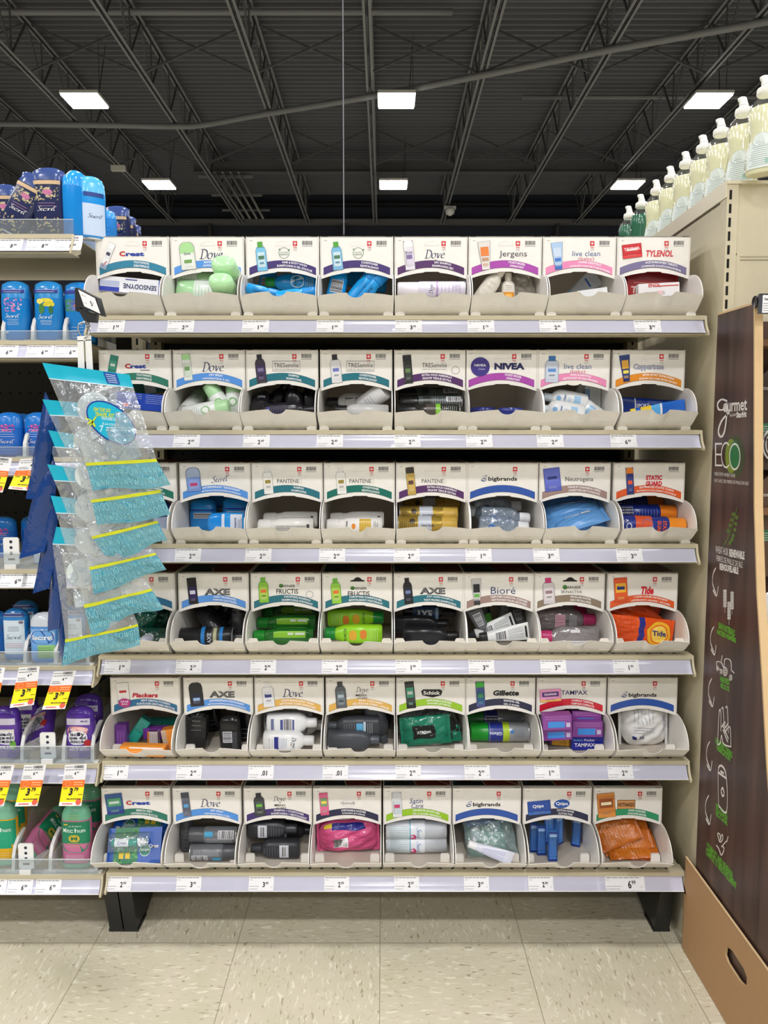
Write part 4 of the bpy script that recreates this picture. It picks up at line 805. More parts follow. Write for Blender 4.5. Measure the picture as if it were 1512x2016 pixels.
 'satin_can': ('shaving_gel_can', 'aerosol can', lambda t: can(t, 21, 134, (226, 230, 236), (186, 190, 196), .36, [('nib', 'secret', 72, 2, 26, (60, 110, 170), 0), ('oval', 60, 11, 9, 7, (200, 40, 110)), ('m', 10, 50, (70, 150, 150), 9, 1, 15), ('b', 52, 54, 360, (80, 170, 190))], rough=.28)),
 'kit_bag': ('travel_kit_bag', 'bag', lambda t: kitbag(t)),
 'small_paste': ('toothpaste_tube', 'tube', lambda t: tube(t, 17, 112, (226, 228, 240), (240, 240, 240), [('m', 34, 92, (110, 110, 190), 6, 1, 10)], caph=18, r=9)),
 'swab_pack': ('cotton_swab_pack', 'pack', lambda t: swab(t)),
 'warmer': ('hand_warmer_pouch', 'pouch', lambda t: pouch(t, 70, 96, 10, (196, 104, 24), 'k', .3, .28, [('r', -30, 30, 8, 84, (206, 116, 30)), ('m', -26, 26, 16, 74, (90, 50, 14), 9), ], seed=14)),
 'warmer_dark': ('hand_warmer_pouch', 'pouch', lambda t: pouch(t, 66, 90, 10, (150, 64, 18), 'k', .3, .28, [('r', -30, 30, 30, 60, (60, 40, 36)), ('r', -28, 28, 64, 80, (226, 130, 50)), ('m', -24, 24, 34, 56, (220, 120, 40), 4)], seed=15)),
}
def tin(t):
    mb = MB(); mb.loft(mm([(0, 24, 24), (1, 25, 25), (9, 25, 25)]), M((28, 40, 124), .3)); mb.build('tin_base', t)
    mb = MB(); mb.loft(mm([(9, 26, 26), (15, 26, 26), (17, 24, 24)]), M((24, 36, 118), .25)); mb.build('lid', t); return 17
def blister(t):
    mb = MB(); W_, H_ = .036, .116
    mb.box(-W_, W_, 0, .001, 0, H_, M((20, 84, 176), .25)); g = lambda u, v, L: XYZ(u/1000, -.0003*L, v/1000)
    mb.rect(g, -36, 14, 36, 66, M((52, 130, 84), .3), 1)
    rnd = random.Random(3)
    for k in range(26): x = rnd.uniform(-32, 32); z = rnd.uniform(16, 64); mb.disc(g, x, z, 5, 2.2, M(rnd.choice([(90, 170, 90), (30, 100, 60), (120, 190, 110), (40, 110, 130)]), .3), 1.2, rot=rnd.uniform(0, 3), n=12)
    mb.text(lambda u, v, L: g(-v, u, L), 'Crest', 100, -2, 22, M(WHT, .3), 3, bold=.03); mb.disc(g, 4, 100, 2.5, 2.5, M((10, 14, 24), .5), 3)
    mb.disc(g, 10, 82, 12, 12, M((50, 140, 110), .3), 2); mb.ring(g, 10, 82, 12, 12, 1, M(WHT, .3), 3); mb.text(lambda u, v, L: g(-v, u, L), 'scope', 82, -10, 18, M(WHT, .3), 4, bold=.03)
    mb.rect(g, 14, 26, 26, 36, M((226, 190, 40), .3), 2); mb.rect(g, 14, 40, 26, 50, M((226, 190, 40), .3), 2)
    mb.build('backing_card', t)
    mb = MB(); 
    R = [(.012, .0075, .0075), (.014, .0095, .0095), (.066, .0095, .0095), (.068, .0085, .0085), (.070, .0085, .0085), (.086, .0085, .0085), (.088, .006, .006)]
    mb.loft([(z, a, b, 2, -.006, -.010) for z, a, b in R[:4]], M((90, 160, 150), .15)); mb.loft([(z, a, b, 2, -.006, -.010) for z, a, b in R[4:]], M((216, 220, 222), .2))
    mb.grid(lambda u, v: XYZ(-.006+.0098*math.cos(-PI*(.15+.7*u)), -.010+.0098*math.sin(-PI*(.15+.7*u)), .020+.030*v), 10, 2, M((226, 232, 234), .3))
    mb.text(lambda u, v, L: XYZ(-.006+.0102*math.cos(-PI/2-v/9.8), -.010+.0102*math.sin(-PI/2-v/9.8), u/1000), 'Crest', 36, 0, 20, M((40, 60, 140), .3), 1)
    mb.build('spray_vial', t)
    mb = MB(); mb.grid(lambda u, v: XYZ(-.006+.021*math.cos(PI*u), -.0165*math.sin(PI*u)**.6-.001, .006+.088*v), 16, 8, M((210, 230, 226), .08, 'f', a=.12)); mb.build('blister_bubble', t); return 116
def hangcard(t):
    mb = MB(); g = lambda u, v, q: XYZ(u, q, v); n = 18
    mb.prism([(.022*math.cos(2*PI*k/n), .013+.013*math.sin(2*PI*k/n)) for k in range(n)], g, 0, .0012, M((226, 224, 220), .4)); mb.build('card', t); return 26
def kitbag(t):
    pouch(t, 104, 112, 30, (190, 214, 214), 'f', .30, .1, (), seed=17)
    mb = MB(); mb.box(-.046, .030, .004, .006, .004, .060, M((30, 140, 110), .3)); mb.text(lambda u, v, L: XYZ(u/1000, .0038, v/1000), 'travel', -10, 34, 34, M((190, 226, 214), .4), 1); mb.build('green_insert', t)
    mb = MB(); mb.box(-.046, .046, .004, .006, .062, .104, M((24, 96, 190), .3)); mb.box(.006, .026, .0025, .004, .05, .066, M((210, 220, 236), .4)); mb.build('blue_insert', t)
    mb = MB(); mb.loft([(z, a, a, 2, -.028, 0) for z, a in ((.03, .011), (.032, .012), (.056, .012), (.058, .010))], M((228, 230, 232), .3)); mb.build('small_jar', t); return 112
def swab(t):
    mb = MB(); x, y, h = .0098, .0085, .066; m_ = M((150, 200, 240), .08, 'c', a=.12)
    mb.loft([(0, x*.96, y*.96, 5), (.002, x, y, 5), (h-.002, x, y, 5), (h, x*.96, y*.96, 5)], m_, 20); mb.build('clear_case', t)
    mb = MB(); rnd = random.Random(2); c = M((70, 156, 232), .5); tipc = M((226, 232, 240), .7)
    for i in range(5):
        for j in range(3):
            px, py = -.0066+.0033*i, -.005+.005*j; mb.tube([(px, py, .008), (px+rnd.uniform(-.001, .001), py, h-.008)], .0012, c, 6); mb.tube([(px, py, .004), (px, py, .011)], .0026, c, 6); mb.tube([(px, py, h-.012), (px, py, h-.004)], .0026, tipc if j == 0 else c, 6)
    mb.build('cotton_swabs', t)
    mb = MB(); g = lambda u, v, L: XYZ(u/1000, -y-.0004*L, v/1000); d = M((20, 50, 130), .3); mb.rect(g, -9.6, 0, 9.6, 5, d); mb.rect(g, -9.6, 62, 9.6, 66, d); mb.rect(g, -9.8, 0, -8.4, 66, d); mb.rect(g, 8.4, 0, 9.8, 66, d); mb.build('printed_edge', t); return 66
_made = {}
BOX = None          # (centre x, shelf z) of the dispenser box being filled
import numpy as np
def extent(root):
    Mx = np.array(root.matrix_world); pts = []
    for ch in root.children_recursive:
        if ch.type != 'MESH': continue
        a = np.empty(len(ch.data.vertices)*3); ch.data.vertices.foreach_get('co', a); pts.append(a.reshape(-1, 3))
    p = np.vstack(pts); p = p @ Mx[:3, :3].T+Mx[:3, 3]; return p.min(0), p.max(0)
def fit_box(root):  # keep goods inside the card walls and behind the header
    cx, zs = BOX; C = Vector((0, 0, H))
    lo, hi = extent(root)
    wmax = W-.006
    if hi[0]-lo[0] > wmax:
        k = wmax/(hi[0]-lo[0]); mid = Vector(((lo+hi)/2).tolist()); root.matrix_world = Matrix.Translation(mid) @ Matrix.Scale(k, 4) @ Matrix.Translation(-mid) @ root.matrix_world; lo, hi = extent(root)
    if lo[1] < YH+.003 and hi[2] > zs+HC-.002 and hi[1] > YH-.02:
        k = (YH+.004-lo[1])/((lo[1]+hi[1])/2)+1; T = root.matrix_world.translation; mid = Vector(((lo+hi)/2).tolist()); root.matrix_world = Matrix.Translation((mid-C)*(k-1)) @ root.matrix_world; lo, hi = extent(root)
    dx = max(0, cx-wmax/2-lo[0])-max(0, hi[0]-(cx+wmax/2)); dz = min(.03, max(0, zs+.0025-lo[2])); dy = -max(0, hi[1]-(YH+.222))
    root.matrix_world = Matrix.Translation((dx, dy, dz)) @ root.matrix_world
def place(kind, P, ang, label, dy=0.0, roll=0.0, group=None, scale=1.0, name=None, twist=0):
    nm, cat, fnb = TPL[kind]
    if kind not in _made:
        t = empty(nm, 'x', cat); h = fnb(t); _made[kind] = (t, h/1000); root = t
    else:
        t0, h = _made[kind]; root = copy_tree(t0)
    h = _made[kind][1]; a = math.radians(ang); z = Vector((math.cos(a), dy, math.sin(a))).normalized()
    y = Vector((0, 1, 0)) if abs(z.y) < .9 else Vector((0, 0, -1)); y = (y-z*y.dot(z)).normalized(); x = y.cross(z).normalized()
    R = Matrix((x, y, z)).transposed().to_4x4() @ Matrix.Rotation(math.radians(roll), 4, 'Z')
    root.matrix_world = Matrix.Translation(Vector(P)-z*h*scale/2) @ R @ Matrix.Scale(scale, 4)
    if BOX: fit_box(root)
    root.name = nm; root['label'] = label; root['category'] = cat
    if group: root['group'] = group
    elif 'group' in root: del root['group']
    return root
# ---------------------------------------------------------------- box data
def z2h(left, top, sc=.3042, wpx=143):   # helper used while measuring; kept for the header art scale
    return None
NV = (28, 36, 84); BK = (20, 20, 22); GR = (110, 110, 112); RD = (196, 36, 44); DW = (48, 52, 92)
TRES = [('rect', 54, 41, 111, 42, GR), ('rect', 54, 61, 111, 62, GR), ('rect', 54, 41, 54.7, 62, GR), ('rect', 110.3, 41, 111, 62, GR), ('t', 'TRESemmé', 82.5, 53.2, 51, (70, 70, 74), 9, 0), ('t', 'USED BY PROFESSIONALS', 82.5, 44.8, 51, GR, 2.4, 0)]
HERB = [('ring', 77, 52, 11, 11, .9, (70, 120, 90)), ('t', 'herbal', 77, 53.5, 14, (90, 130, 100), 3), ('t', 'essences', 77, 49, 17, (90, 130, 100), 3), ('disc', 87, 58, 2.4, 1.3, (70, 130, 80), 2, .6), ('disc', 68, 59, 2.2, 1.2, (90, 150, 90), 2, -.6)]
PANT = [('t', 'PANTENE', 76, 46, 45, (62, 58, 56), 8, 0), ('ring', 102, 46.5, 3, 5, .6, (190, 186, 170))]
AXE = [('t', 'AXE', 82, 44, 54, (16, 16, 18), 14, .05), ('t', 'AXE', 81.6, 44.4, 52.5, (128, 128, 130), 12.6, 0, 0, 3)]
def CREST(cx=84, cy=50, w_=56): return [('t', 'C', cx-w_*.43, cy+.4, 12, (190, 32, 40), 10, .05), ('t', 'rest', cx+w_*.065, cy-.3, w_*.72, (30, 62, 160), 8, .05)]
FRU = lambda y: [('disc', 64, y+12, 4.5, 4.2, (80, 150, 60)), ('t', 'GARNIER', 77, y+11.5, 34, (30, 40, 34), 5.5, .01), ('t', 'FRUCTIS', 77, y, 46, (24, 24, 26), 10.5, .01)]
LIVE = [('t', 'live clean', 88, 51, 56, (50, 84, 150), 10.5, -.005), ('t', '(baby)', 88, 40, 32, (210, 96, 130), 8, 0)]
MEN = [('dove', 78, 57, 26, (80, 80, 84)), ('t', 'MEN+', 76, 45, 24, (40, 40, 44), 5, .015), ('t', '+CARE', 78, 39, 22, (60, 60, 64), 4.5, 0)]
def DV(w_=46): return [('dove', 82, 49, w_, DW)]
B = []   # (row, left px, spec, short noun, box label colour words, items)
def box(row, left, noun, look, spec, items, **kw): B.append((row, left, noun, look, spec, items, kw))
ZA = lambda y0: (180, y0, .3042); ZB = lambda y0: (620, y0, .3042); ZC = lambda y0: (1050, y0, .3055)
S = dict
# item: (template, zx, zy, angle, depth ('h',height) or Y, words, extra)
# --- row 0
z = ZA(440)
box(0, 188.5, 'toothpaste', 'teal toothpaste band and glare on its logo', S(band='teal', l1='TOOTHPASTE', l2='DENTIFRICE', tcx=92, logo=CREST(76, 50, 52), pic=('carton', (236, 238, 240), (150, 170, 200), (226, 228, 232), (60, 60, 80), (24, 46, 13, 54, -.42), ('Crest', 0, -.3, 1.0, (190, 60, 70), 1.2))), [
    ('paste_grey', 335, 345, -3, 1.69, 'grey toothpaste carton lying behind the white one'), ('paste_white', 240, 408, -5, 1.615, 'white toothpaste carton with upside-down navy lettering lying in front')], z=z)
box(0, 336, 'green stick deodorant', 'cornflower band and green deodorant picture', S(band='blue', l1='ANTIPERSPIRANT', l2='ANTISUDORIFIQUE', logo=DV(), pic=('stick', (226, 230, 224), (168, 216, 150), (232, 236, 230), (110, 160, 80), (34, 46, 31, 55, .1), ('Dove', 0, .08, .4, (90, 100, 110)))), [
    ('stick_green', 600, 448, 176, 1.60, 'pale green deodorant stick lying lowest at the left'), ('stick_green', 650, 388, -2, 1.64, 'white deodorant stick with green cap lying across'),
    ('stick_green', 880, 322, 100, 1.566, 'upper one of two round pale green caps', S(dy=-2.2, scale=.95, free=1)), ('stick_green', 858, 418, 95, 1.552, 'lower one of two round pale green caps', S(dy=-3.5, scale=.92, free=1))], z=z)
box(0, 484, 'body wash', 'purple hair and body wash band', S(band='purple', l1='HAIR & BODY WASH', l2='SHAMPOOING & GEL DOUCHE', tcx=98, hang='faint', logo=HERB, pic=('bottle', (120, 190, 226), (80, 160, 60), (200, 224, 232), (70, 120, 90), (31, 45, 20, 58, .1))), [
    ('blue_bottle', 1390, 385, 178, 1.64, 'blue labelled bottle with green cap lying at the right', S(roll=6)), ('blue_bottle_back', 1090, 395, 80, 1.68, 'dark blue bottle standing behind at the left'), ('tube_blue_cap', 1105, 440, -12, 1.58, 'bright blue bottle end poking out at the lower left', S(scale=.62)),
    ('tube_blue_cap', 1375, 462, 8, 1.575, 'bright blue bottle low at the right', S(scale=.75))], z=z)
z = ZB(440)
box(0, 630, 'purple-banded conditioner', 'purple conditioner band and blue bottle picture', S(band='purple', l1='CONDITIONER', l2='REVITALISANT', tcx=100, hang='faint', logo=HERB, pic=('bottle', (120, 180, 220), (80, 160, 60), (200, 224, 232), (70, 120, 90), (34, 46, 20, 56, .1))), [
    ('blue_bottle', 300, 370, 172, 1.72, 'blue bottle with green cap lying deep at the back'), ('blue_bottle_back', 120, 408, 78, 1.63, 'blue bottle with barcode label standing at the left'), ('tube_blue_cap', 312, 408, 52, 1.60, 'bright blue bottle slanting in the middle'),
    ('tube_blue_cap', 425, 418, 46, 1.615, 'bright blue bottle slanting at the right')], z=z)
box(0, 776, 'dry shampoo', 'plum dry shampoo band', S(band='plum', l1='DRY SHAMPOO', l2='SHAMPOOING SEC', tcx=98, logo=DV(40), pic=('can', (226, 222, 232), (238, 236, 240), (214, 208, 226), (130, 110, 160), (30, 47, 19, 58, .1), ('Dove', 0, .1, .7, (110, 110, 130)))), [
    ('dry_can', 766, 432, 180, 1.605, 'lilac-white dry shampoo can lying across the box')], z=z)
box(0, 922, 'moisturizer tube', 'magenta moisturizer band and tall serif logo', S(band='mag', l1='MOISTURIZER', l2='HYDRATANT', tcx=98, logo=[('t', 'Jergens', 90, 49, 56, (70, 62, 76), 15, .0)], pic=('tube', (220, 216, 212), (226, 222, 218), (226, 130, 60), (190, 150, 120), (33, 47, 24, 56, .1))), [
    ('lotion_white', 1122, 415, 55, 1.62, 'cream lotion bottle leaning at the left'), ('lotion_orange', 1250, 422, 90, 1.625, 'cream lotion bottle with orange square label', S(scale=.72)), ('clear_sachet', 1355, 415, 20, 1.64, 'clear crinkled sachet lying at the right')], z=z)
z = ZC(440)
box(0, 1068, 'diaper ointment', 'pink ointment band and blue tube picture, top shelf', S(band='pink', l1='DIAPER OINTMENT', l2='ONGUENT POUR ÉRYTHÈME FESSIER', tcx=96, hang='hook', logo=LIVE, pic=('tube', (170, 200, 232), (60, 110, 190), (200, 216, 236), (70, 120, 200), (30, 46, 22, 54, .1))), [
    ('baby_tube', 340, 410, 35, 1.68, 'pale ointment tube lying alone'), ('paper_slip', 380, 446, 8, 1.552, 'white paper slip lying along the front lip')], z=z)
box(0, 1214, 'tablet', 'grey-violet tablets band at the right end', S(band='gpurp', l1='ACETAMINOPHEN TABLETS', l2="COMPRIMÉS D'ACÉTAMINOPHÈNE", tcx=90, hang='hook', logo=[('t', 'TYLENOL', 86, 51, 56, (206, 40, 60), 13, .03, .1)], pic=('carton', (200, 36, 44), (226, 60, 64), (214, 60, 60), (240, 236, 236), (30, 56, 38, 27, .12), ('TYLENOL', 0, .15, .86, (246, 242, 240)))), [
    ('tylenol_box', 622, 405, 75, 1.67, 'dark red carton standing at the left'), ('tylenol_box', 755, 395, 177, 1.63, 'dark red carton with big pale lettering lying behind'), ('tylenol_white', 800, 432, 183, 1.575, 'white carton with red stripe lying in front')], z=z)
# --- row 1
z = ZA(670)
box(1, 195, 'toothpaste', 'green toothpaste band, half behind the hanging kits', S(band='green', l1='TOOTHPASTE', l2='DENTIFRICE', tcx=92, hang='none', logo=CREST(78, 51, 44)+[('rect', 84, 42, 104, 44, GR)], pic=('carton', (40, 130, 110), (26, 66, 150), (60, 150, 130), (200, 220, 210), (28, 50, 16, 46, -.2))), [
    ('paste_green', 300, 318, 10, 1.70, 'green toothpaste carton at the back'), ('paste_pale', 300, 400, 175, 1.64, 'pale toothpaste carton with fine print'), ('paste_blue', 400, 400, 175, 1.612, 'royal blue toothpaste carton with upside-down logo')], z=z)
box(1, 340.5, 'dry spray', 'blue dry spray band and pale green can picture', S(band='blue', l1='DRY SPRAY', l2='VAPORISATEUR À SEC', logo=DV(44), pic=('can', (226, 232, 226), (168, 216, 150), (206, 220, 206), (110, 150, 90), (29, 49, 17, 54, .1))), [
    ('can_dove', 655, 410, 75, 1.62, 'white spray can pointing its base forward at left', S(dy=2.0)), ('can_dove', 800, 350, 110, 1.70, 'white spray can lying far back in the middle', S(dy=1.5)), ('can_dove', 745, 455, 10, 1.60, 'white spray can lying low in the middle'), ('can_dove', 838, 410, 120, 1.61, 'white spray can slanting with green ring print'), ('can_dove', 925, 405, 92, 1.63, 'white spray can standing with green cap at the right')], z=z)
box(1, 484, 'black shampoo', 'dark teal shampoo band and black bottle picture', S(band='dteal', l1='SHAMPOO', l2='SHAMPOOING', tcx=98, hang='faint', logo=TRES, pic=('bottle', (60, 50, 66), (30, 28, 34), (60, 44, 90), (120, 110, 150), (30, 46, 20, 58, .1))), [
    ('black_bottle_wide', 1085, 400, 100, 1.62, 'black round-based bottle facing forward at the left', S(dy=2.5)), ('black_bottle', 1200, 395, 60, 1.67, 'black bottle leaning behind the middle'), ('black_bottle', 1310, 405, 95, 1.64, 'black bottle standing right of the middle'), ('black_bottle', 1405, 410, 88, 1.66, 'black bottle standing at the right'), ('black_bottle', 1290, 462, 4, 1.59, 'black bottle with blue stripe lying lowest')], z=z)
z = ZB(670)
box(1, 630, 'white conditioner', 'dark teal conditioner band and white bottle picture', S(band='dteal', l1='CONDITIONER', l2='REVITALISANT', tcx=98, hang='faint', logo=TRES, pic=('bottle', (222, 222, 224), (30, 30, 32), (226, 228, 232), (110, 120, 190), (32, 46, 21, 58, .1))), [
    ('white_blackcap', 240, 400, 180, 1.67, 'white bottle with black cap lying behind'), ('white_blackcap', 300, 458, 178, 1.60, 'white bottle lying low along the front', S(roll=90)), ('white_bottle_up', 345, 405, 215, 1.61, 'white bottle slanting with its base up at the right', S(dy=.5))], z=z)
box(1, 775.5, 'black hairspray', 'plum hairspray band under crinkled tape', S(band='plum', l1='EXTRA HOLD HAIRSPRAY', l2='FIXATIF TENUE EXTRA', tcx=88, hang='faint', logo=[o for o in TRES if o[0] == 't']+[('ring', 126, 43, 8.5, 8, .8, (90, 90, 92))], pic=('can', (40, 42, 42), (30, 30, 32), (56, 60, 58), (100, 130, 80), (28, 45, 17, 58, .08))), [
    ('hairspray_black', 735, 350, 180, 1.68, 'black hairspray can lying highest at the back'), ('hairspray_black', 750, 405, 180, 1.62, 'black hairspray can with grey print lying in the middle'), ('hairspray_green', 735, 458, 180, 1.60, 'black hairspray can with green ring lying lowest')], z=z)
box(1, 916, 'cream tin', 'magenta band and round navy tin picture', S(band='mag', l1='MOISTURIZER', l2='HYDRATANT', tcx=98, hang='faint', logo=[('t', 'NIVEA', 90, 51, 62, (28, 30, 88), 13.5, .06), ('disc', 30, 50, 19.5, 19.5, (58, 44, 130), 4), ('t', 'NIVEA', 30, 53, 24, (226, 226, 240), 5, .03, 0, 5), ('t', 'Creme', 33, 45.5, 13, (200, 200, 226), 4, 0, .2, 5)], pic=None), [
    ('cream_tin', 1085, 462, 90, 1.60, 'navy tin at the left, only its lid showing'), ('cream_tin', 1265, 466, 90, 1.57, 'navy tin behind the notch')], z=z)
z = ZC(670)
box(1, 1058, 'baby wash', 'pink wash band and oval bottle picture', S(band='pink', l1='WASH & SHAMPOO', l2='NETTOYANT ET SHAMPOOING', hang='faint', logo=[(o[0], o[1], o[2]-6, o[3])+tuple(o[4:]) for o in LIVE]+[('disc', 74, 17, 14, 5, (232, 228, 218), 3)], pic=('bottle', (196, 206, 224), (50, 110, 170), (206, 216, 230), (90, 140, 210), (29, 45, 27, 54, .0))), [
    ('baby_bottle', 390, 360, 88, 1.68, 'white bottle standing in the back at the right'), ('baby_bottle', 200, 390, 168, 1.63, 'white oval bottle lying with blue print at the left'), ('baby_bottle', 120, 462, 170, 1.60, 'white bottle low in the left corner'), ('baby_bottle', 305, 430, 140, 1.595, 'white bottle slanting in the middle', S(dy=.4)), ('baby_carton', 395, 410, 90, 1.66, 'pale pack standing against the right wall')], z=z)
box(1, 1205.5, 'sunscreen', 'amber sunscreen band', S(band='amber', l1='SPF30 SPORT SUNSCREEN', l2='ÉCRAN SOLAIRE SPF30 SPORT', tcx=94, logo=[('t', 'Coppertone', 74, 49, 62, (24, 48, 120), 15, .06), ('t', 'Coppertone', 74, 49, 60, (240, 242, 248), 13, .0, 0, 3)], pic=('tube', (34, 56, 120), (24, 40, 110), (226, 170, 60), (236, 220, 90), (26, 47, 20, 54, .12))), [
    ('sun_tube', 735, 420, 182, 1.64, 'dark blue sunscreen tube lying behind'), ('sun_tube_light', 800, 445, 5, 1.58, 'light blue sunscreen tube with yellow end lying in front')], z=z)
# --- row 2
z = (310, 890, .3108)
box(2, 207, 'mouthwash', 'green band, almost hidden by the hanging kits', S(band='green', l1='MOUTHWASH', l2='ANTISEPTIQUE', tcx=105, logo=[('t', 'LISTERINE', 80, 48, 50, (30, 90, 90), 8, .02)], pic=('bottle', (40, 60, 120), (20, 24, 50), (90, 150, 160), (200, 220, 220))), [
    ('navy_bottle', 40, 430, 95, 1.62, 'navy bottle with pale label standing')], z=z)
box(2, 353.5, 'blue stick deodorant', 'cornflower band and blue stick picture', S(band='blue', l1='ANTIPERSPIRANT / DEODORANT', l2='ANTISUDORIFIQUE/DÉSODORISANT', tcx=86, hang='faint', logo=[('secret', 84, 50, 36, (30, 44, 110))], pic=('stick', (120, 150, 210), (180, 196, 226), (140, 160, 220), (190, 60, 110), (29, 49, 30, 50, .08))), [
    ('secret_stick', 275, 395, 90, 1.67, 'blue deodorant stick standing behind at the left', S()), ('secret_stick', 500, 385, 90, 1.66, 'blue deodorant stick standing at the right with barcode'), ('secret_stick', 385, 370, 92, 1.74, 'dark blue deodorant stick far back in the middle'), ('secret_lying', 440, 455, 180, 1.59, 'blue deodorant stick with white label lying in front')], z=z)
box(2, 495, 'white shampoo', 'teal shampoo band and slim white bottle picture', S(band='dteal', l1='SHAMPOO', l2='SHAMPOOING', tcx=98, hang='faint', logo=PANT, pic=('bottle', (236, 236, 234), (226, 226, 224), (228, 226, 220), (150, 130, 50), (34, 47, 19, 56, .08))), [
    ('pantene_blank', 845, 425, 180, 1.66, 'white shampoo bottle lying behind with fine print'), ('pantene_blank', 815, 468, 180, 1.60, 'white shampoo bottle lying in front', S(roll=-12))], z=z)
box(2, 637, 'gold-labelled conditioner', 'green conditioner band and slim white bottle picture', S(band='dg', l1='CONDITIONER', l2='REVITALISANT', tcx=98, hang='faint', logo=PANT, pic=('bottle', (236, 236, 234), (226, 226, 224), (228, 226, 220), (150, 130, 50), (36, 47, 19, 56, .08))), [
    ('pantene_blank', 1265, 425, 180, 1.66, 'white conditioner bottle lying behind with fine print'), ('pantene_gold', 1250, 465, 180, 1.60, 'white conditioner bottle with gold label lying in front')], z=z)
z = ZB(890); z = (760, 890, .3042)
box(2, 779, 'gold hairspray', 'plum hairspray band and gold can picture', S(band='plum', l1='EXTRA HOLD HAIRSPRAY', l2='FIXATIF TENUE EXTRA', tcx=96, hang='faint', logo=PANT, pic=('can', (190, 160, 80), (50, 46, 44), (206, 176, 96), (90, 60, 60), (31, 46, 17, 58, .1))), [
    ('pantene_can', 310, 345, 4, 1.72, 'gold hairspray can at the dark back'), ('pantene_can', 275, 405, 0, 1.63, 'gold hairspray can with silver band lying on top'), ('pantene_can', 265, 470, 0, 1.60, 'gold hairspray can lying lowest')], z=z)
box(2, 919, 'hand sanitizer', 'plain royal blue band and black logo, third shelf', S(band='royal', l1='', l2='', hang='none', bar=0, logo=[('big', 36, 50)], pic=None), [
    ('sanitizer', 720, 350, 0, 1.70, 'clear gel bottle lying far back'), ('sanitizer', 770, 420, -3, 1.625, 'clear gel bottle with white cap lying on top'), ('sanitizer', 650, 400, 170, 1.69, 'clear gel bottle lying behind at the left'), ('sanitizer', 760, 478, -3, 1.60, 'clear gel bottle lying lowest')], z=z)
box(2, 1061, 'makeup wipes', 'taupe makeup wipes band', S(band='taupe', l1='MAKEUP CLEANSING WIPES', l2='LINGETTES NETTOYANTES', tcx=94, hang='faint', logo=[('t', 'Neutrogena', 83, 49, 58, (40, 38, 42), 12, .0)], pic=('pouch', (96, 110, 200), (86, 98, 190), (104, 116, 206), (40, 50, 120), (27, 49, 33, 48, .12))), [
    ('wipes', 1230, 330, 2, 1.70, 'blue wipes pouch at the dark back', S(roll=-50)), ('wipes', 1215, 372, 8, 1.64, 'blue wipes pouch topmost of the pile', S(scale=1.02, roll=-62)), ('wipes', 1190, 430, 14, 1.62, 'blue wipes pouch second in the pile', S(roll=-60)), ('wipes', 1260, 450, 16, 1.60, 'blue wipes pouch third in the pile', S(roll=-60)), ('wipes', 1330, 480, 12, 1.62, 'blue wipes pouch lowest at the right', S(roll=-60))], z=z)
z = ZC(890)
box(2, 1207, 'antistatic spray', 'orange static cling band', S(band='orange', l1='ELIMINATES STATIC CLING', l2='ÉLIMINE LE COLLEMENT STATIQUE', tcx=90, hang='faint', tsa=0, logo=[('t', 'STATIC', 84, 53, 34, (206, 24, 50), 10, .05), ('t', 'GUARD', 84, 41, 34, (206, 24, 50), 10, .05)], pic=('can', (40, 50, 120), (230, 130, 40), (60, 70, 140), (230, 90, 50), (34, 46, 15, 56, .08))), [
    ('static_can', 720, 328, 2, 1.72, 'navy can with orange cap at the back'), ('static_can', 735, 392, 0, 1.64, 'navy can with orange cap lying in the middle'), ('static_can_front', 775, 470, -2, 1.585, 'navy can with orange cap and big lettering in front')], z=z)
# --- row 3
z = ZA(1100)
box(3, 206, 'green blister', 'steel blue band, mostly behind the hanging kits', S(band='bteal', l1='', l2='', logo=[], pic=None), [
    ('green_pod', 330, 470, 70, 1.62, 'dark green blister leaning at the left'), ('green_pod', 420, 400, 20, 1.66, 'dark green blister lying on top'), ('green_pod', 430, 520, 0, 1.60, 'dark green blister lying flat at the front'), ('white_cap_roll', 352, 528, 30, 1.58, 'small white striped roll end-on at the front', S(dy=2))], z=z)
box(3, 351, 'body spray', 'cornflower band and black can picture', S(band='blue', l1='DAILY FRAGRANCE', l2='PARFUM QUOTIDIEN', tcx=98, hang='none', logo=AXE, pic=('can', (24, 22, 26), (16, 16, 18), (40, 24, 80), (200, 200, 220), (30, 46, 19, 56, .08))), [
    ('axe_can', 690, 430, 130, 1.68, 'black spray can leaning deep at the left'), ('axe_can', 755, 390, 132, 1.66, 'black spray can slanting with ribbed base forward', S(dy=.5)), ('axe_can', 870, 370, 60, 1.72, 'black spray can leaning at the back'), ('axe_can', 955, 440, 90, 1.64, 'black spray can standing at the right'), ('axe_front', 745, 500, 180, 1.60, 'black spray can with blue rings lying across the front')], z=z)
box(3, 493.5, 'green shampoo', 'teal band under fortifying shampoo logo', S(band='dteal', l1='FORTIFYING SHAMPOO', l2='SHAMPOOING FORTIFIANT', tcx=98, logo=FRU(45)+[('ring', 124, 38, 8, 7.5, .7, (90, 90, 92))], pic=('bottle', (140, 200, 60), (110, 180, 60), (180, 214, 90), (226, 110, 50), (27, 48, 20, 54, .05))), [
    ('fructis_green', 1250, 345, 180, 1.74, 'dark green bottle at the back'), ('fructis_green', 1245, 415, 180, 1.66, 'green bottle lying on top'), ('fructis_green', 1225, 500, 180, 1.61, 'green bottle lying in front')], z=z)
z = ZB(1100)
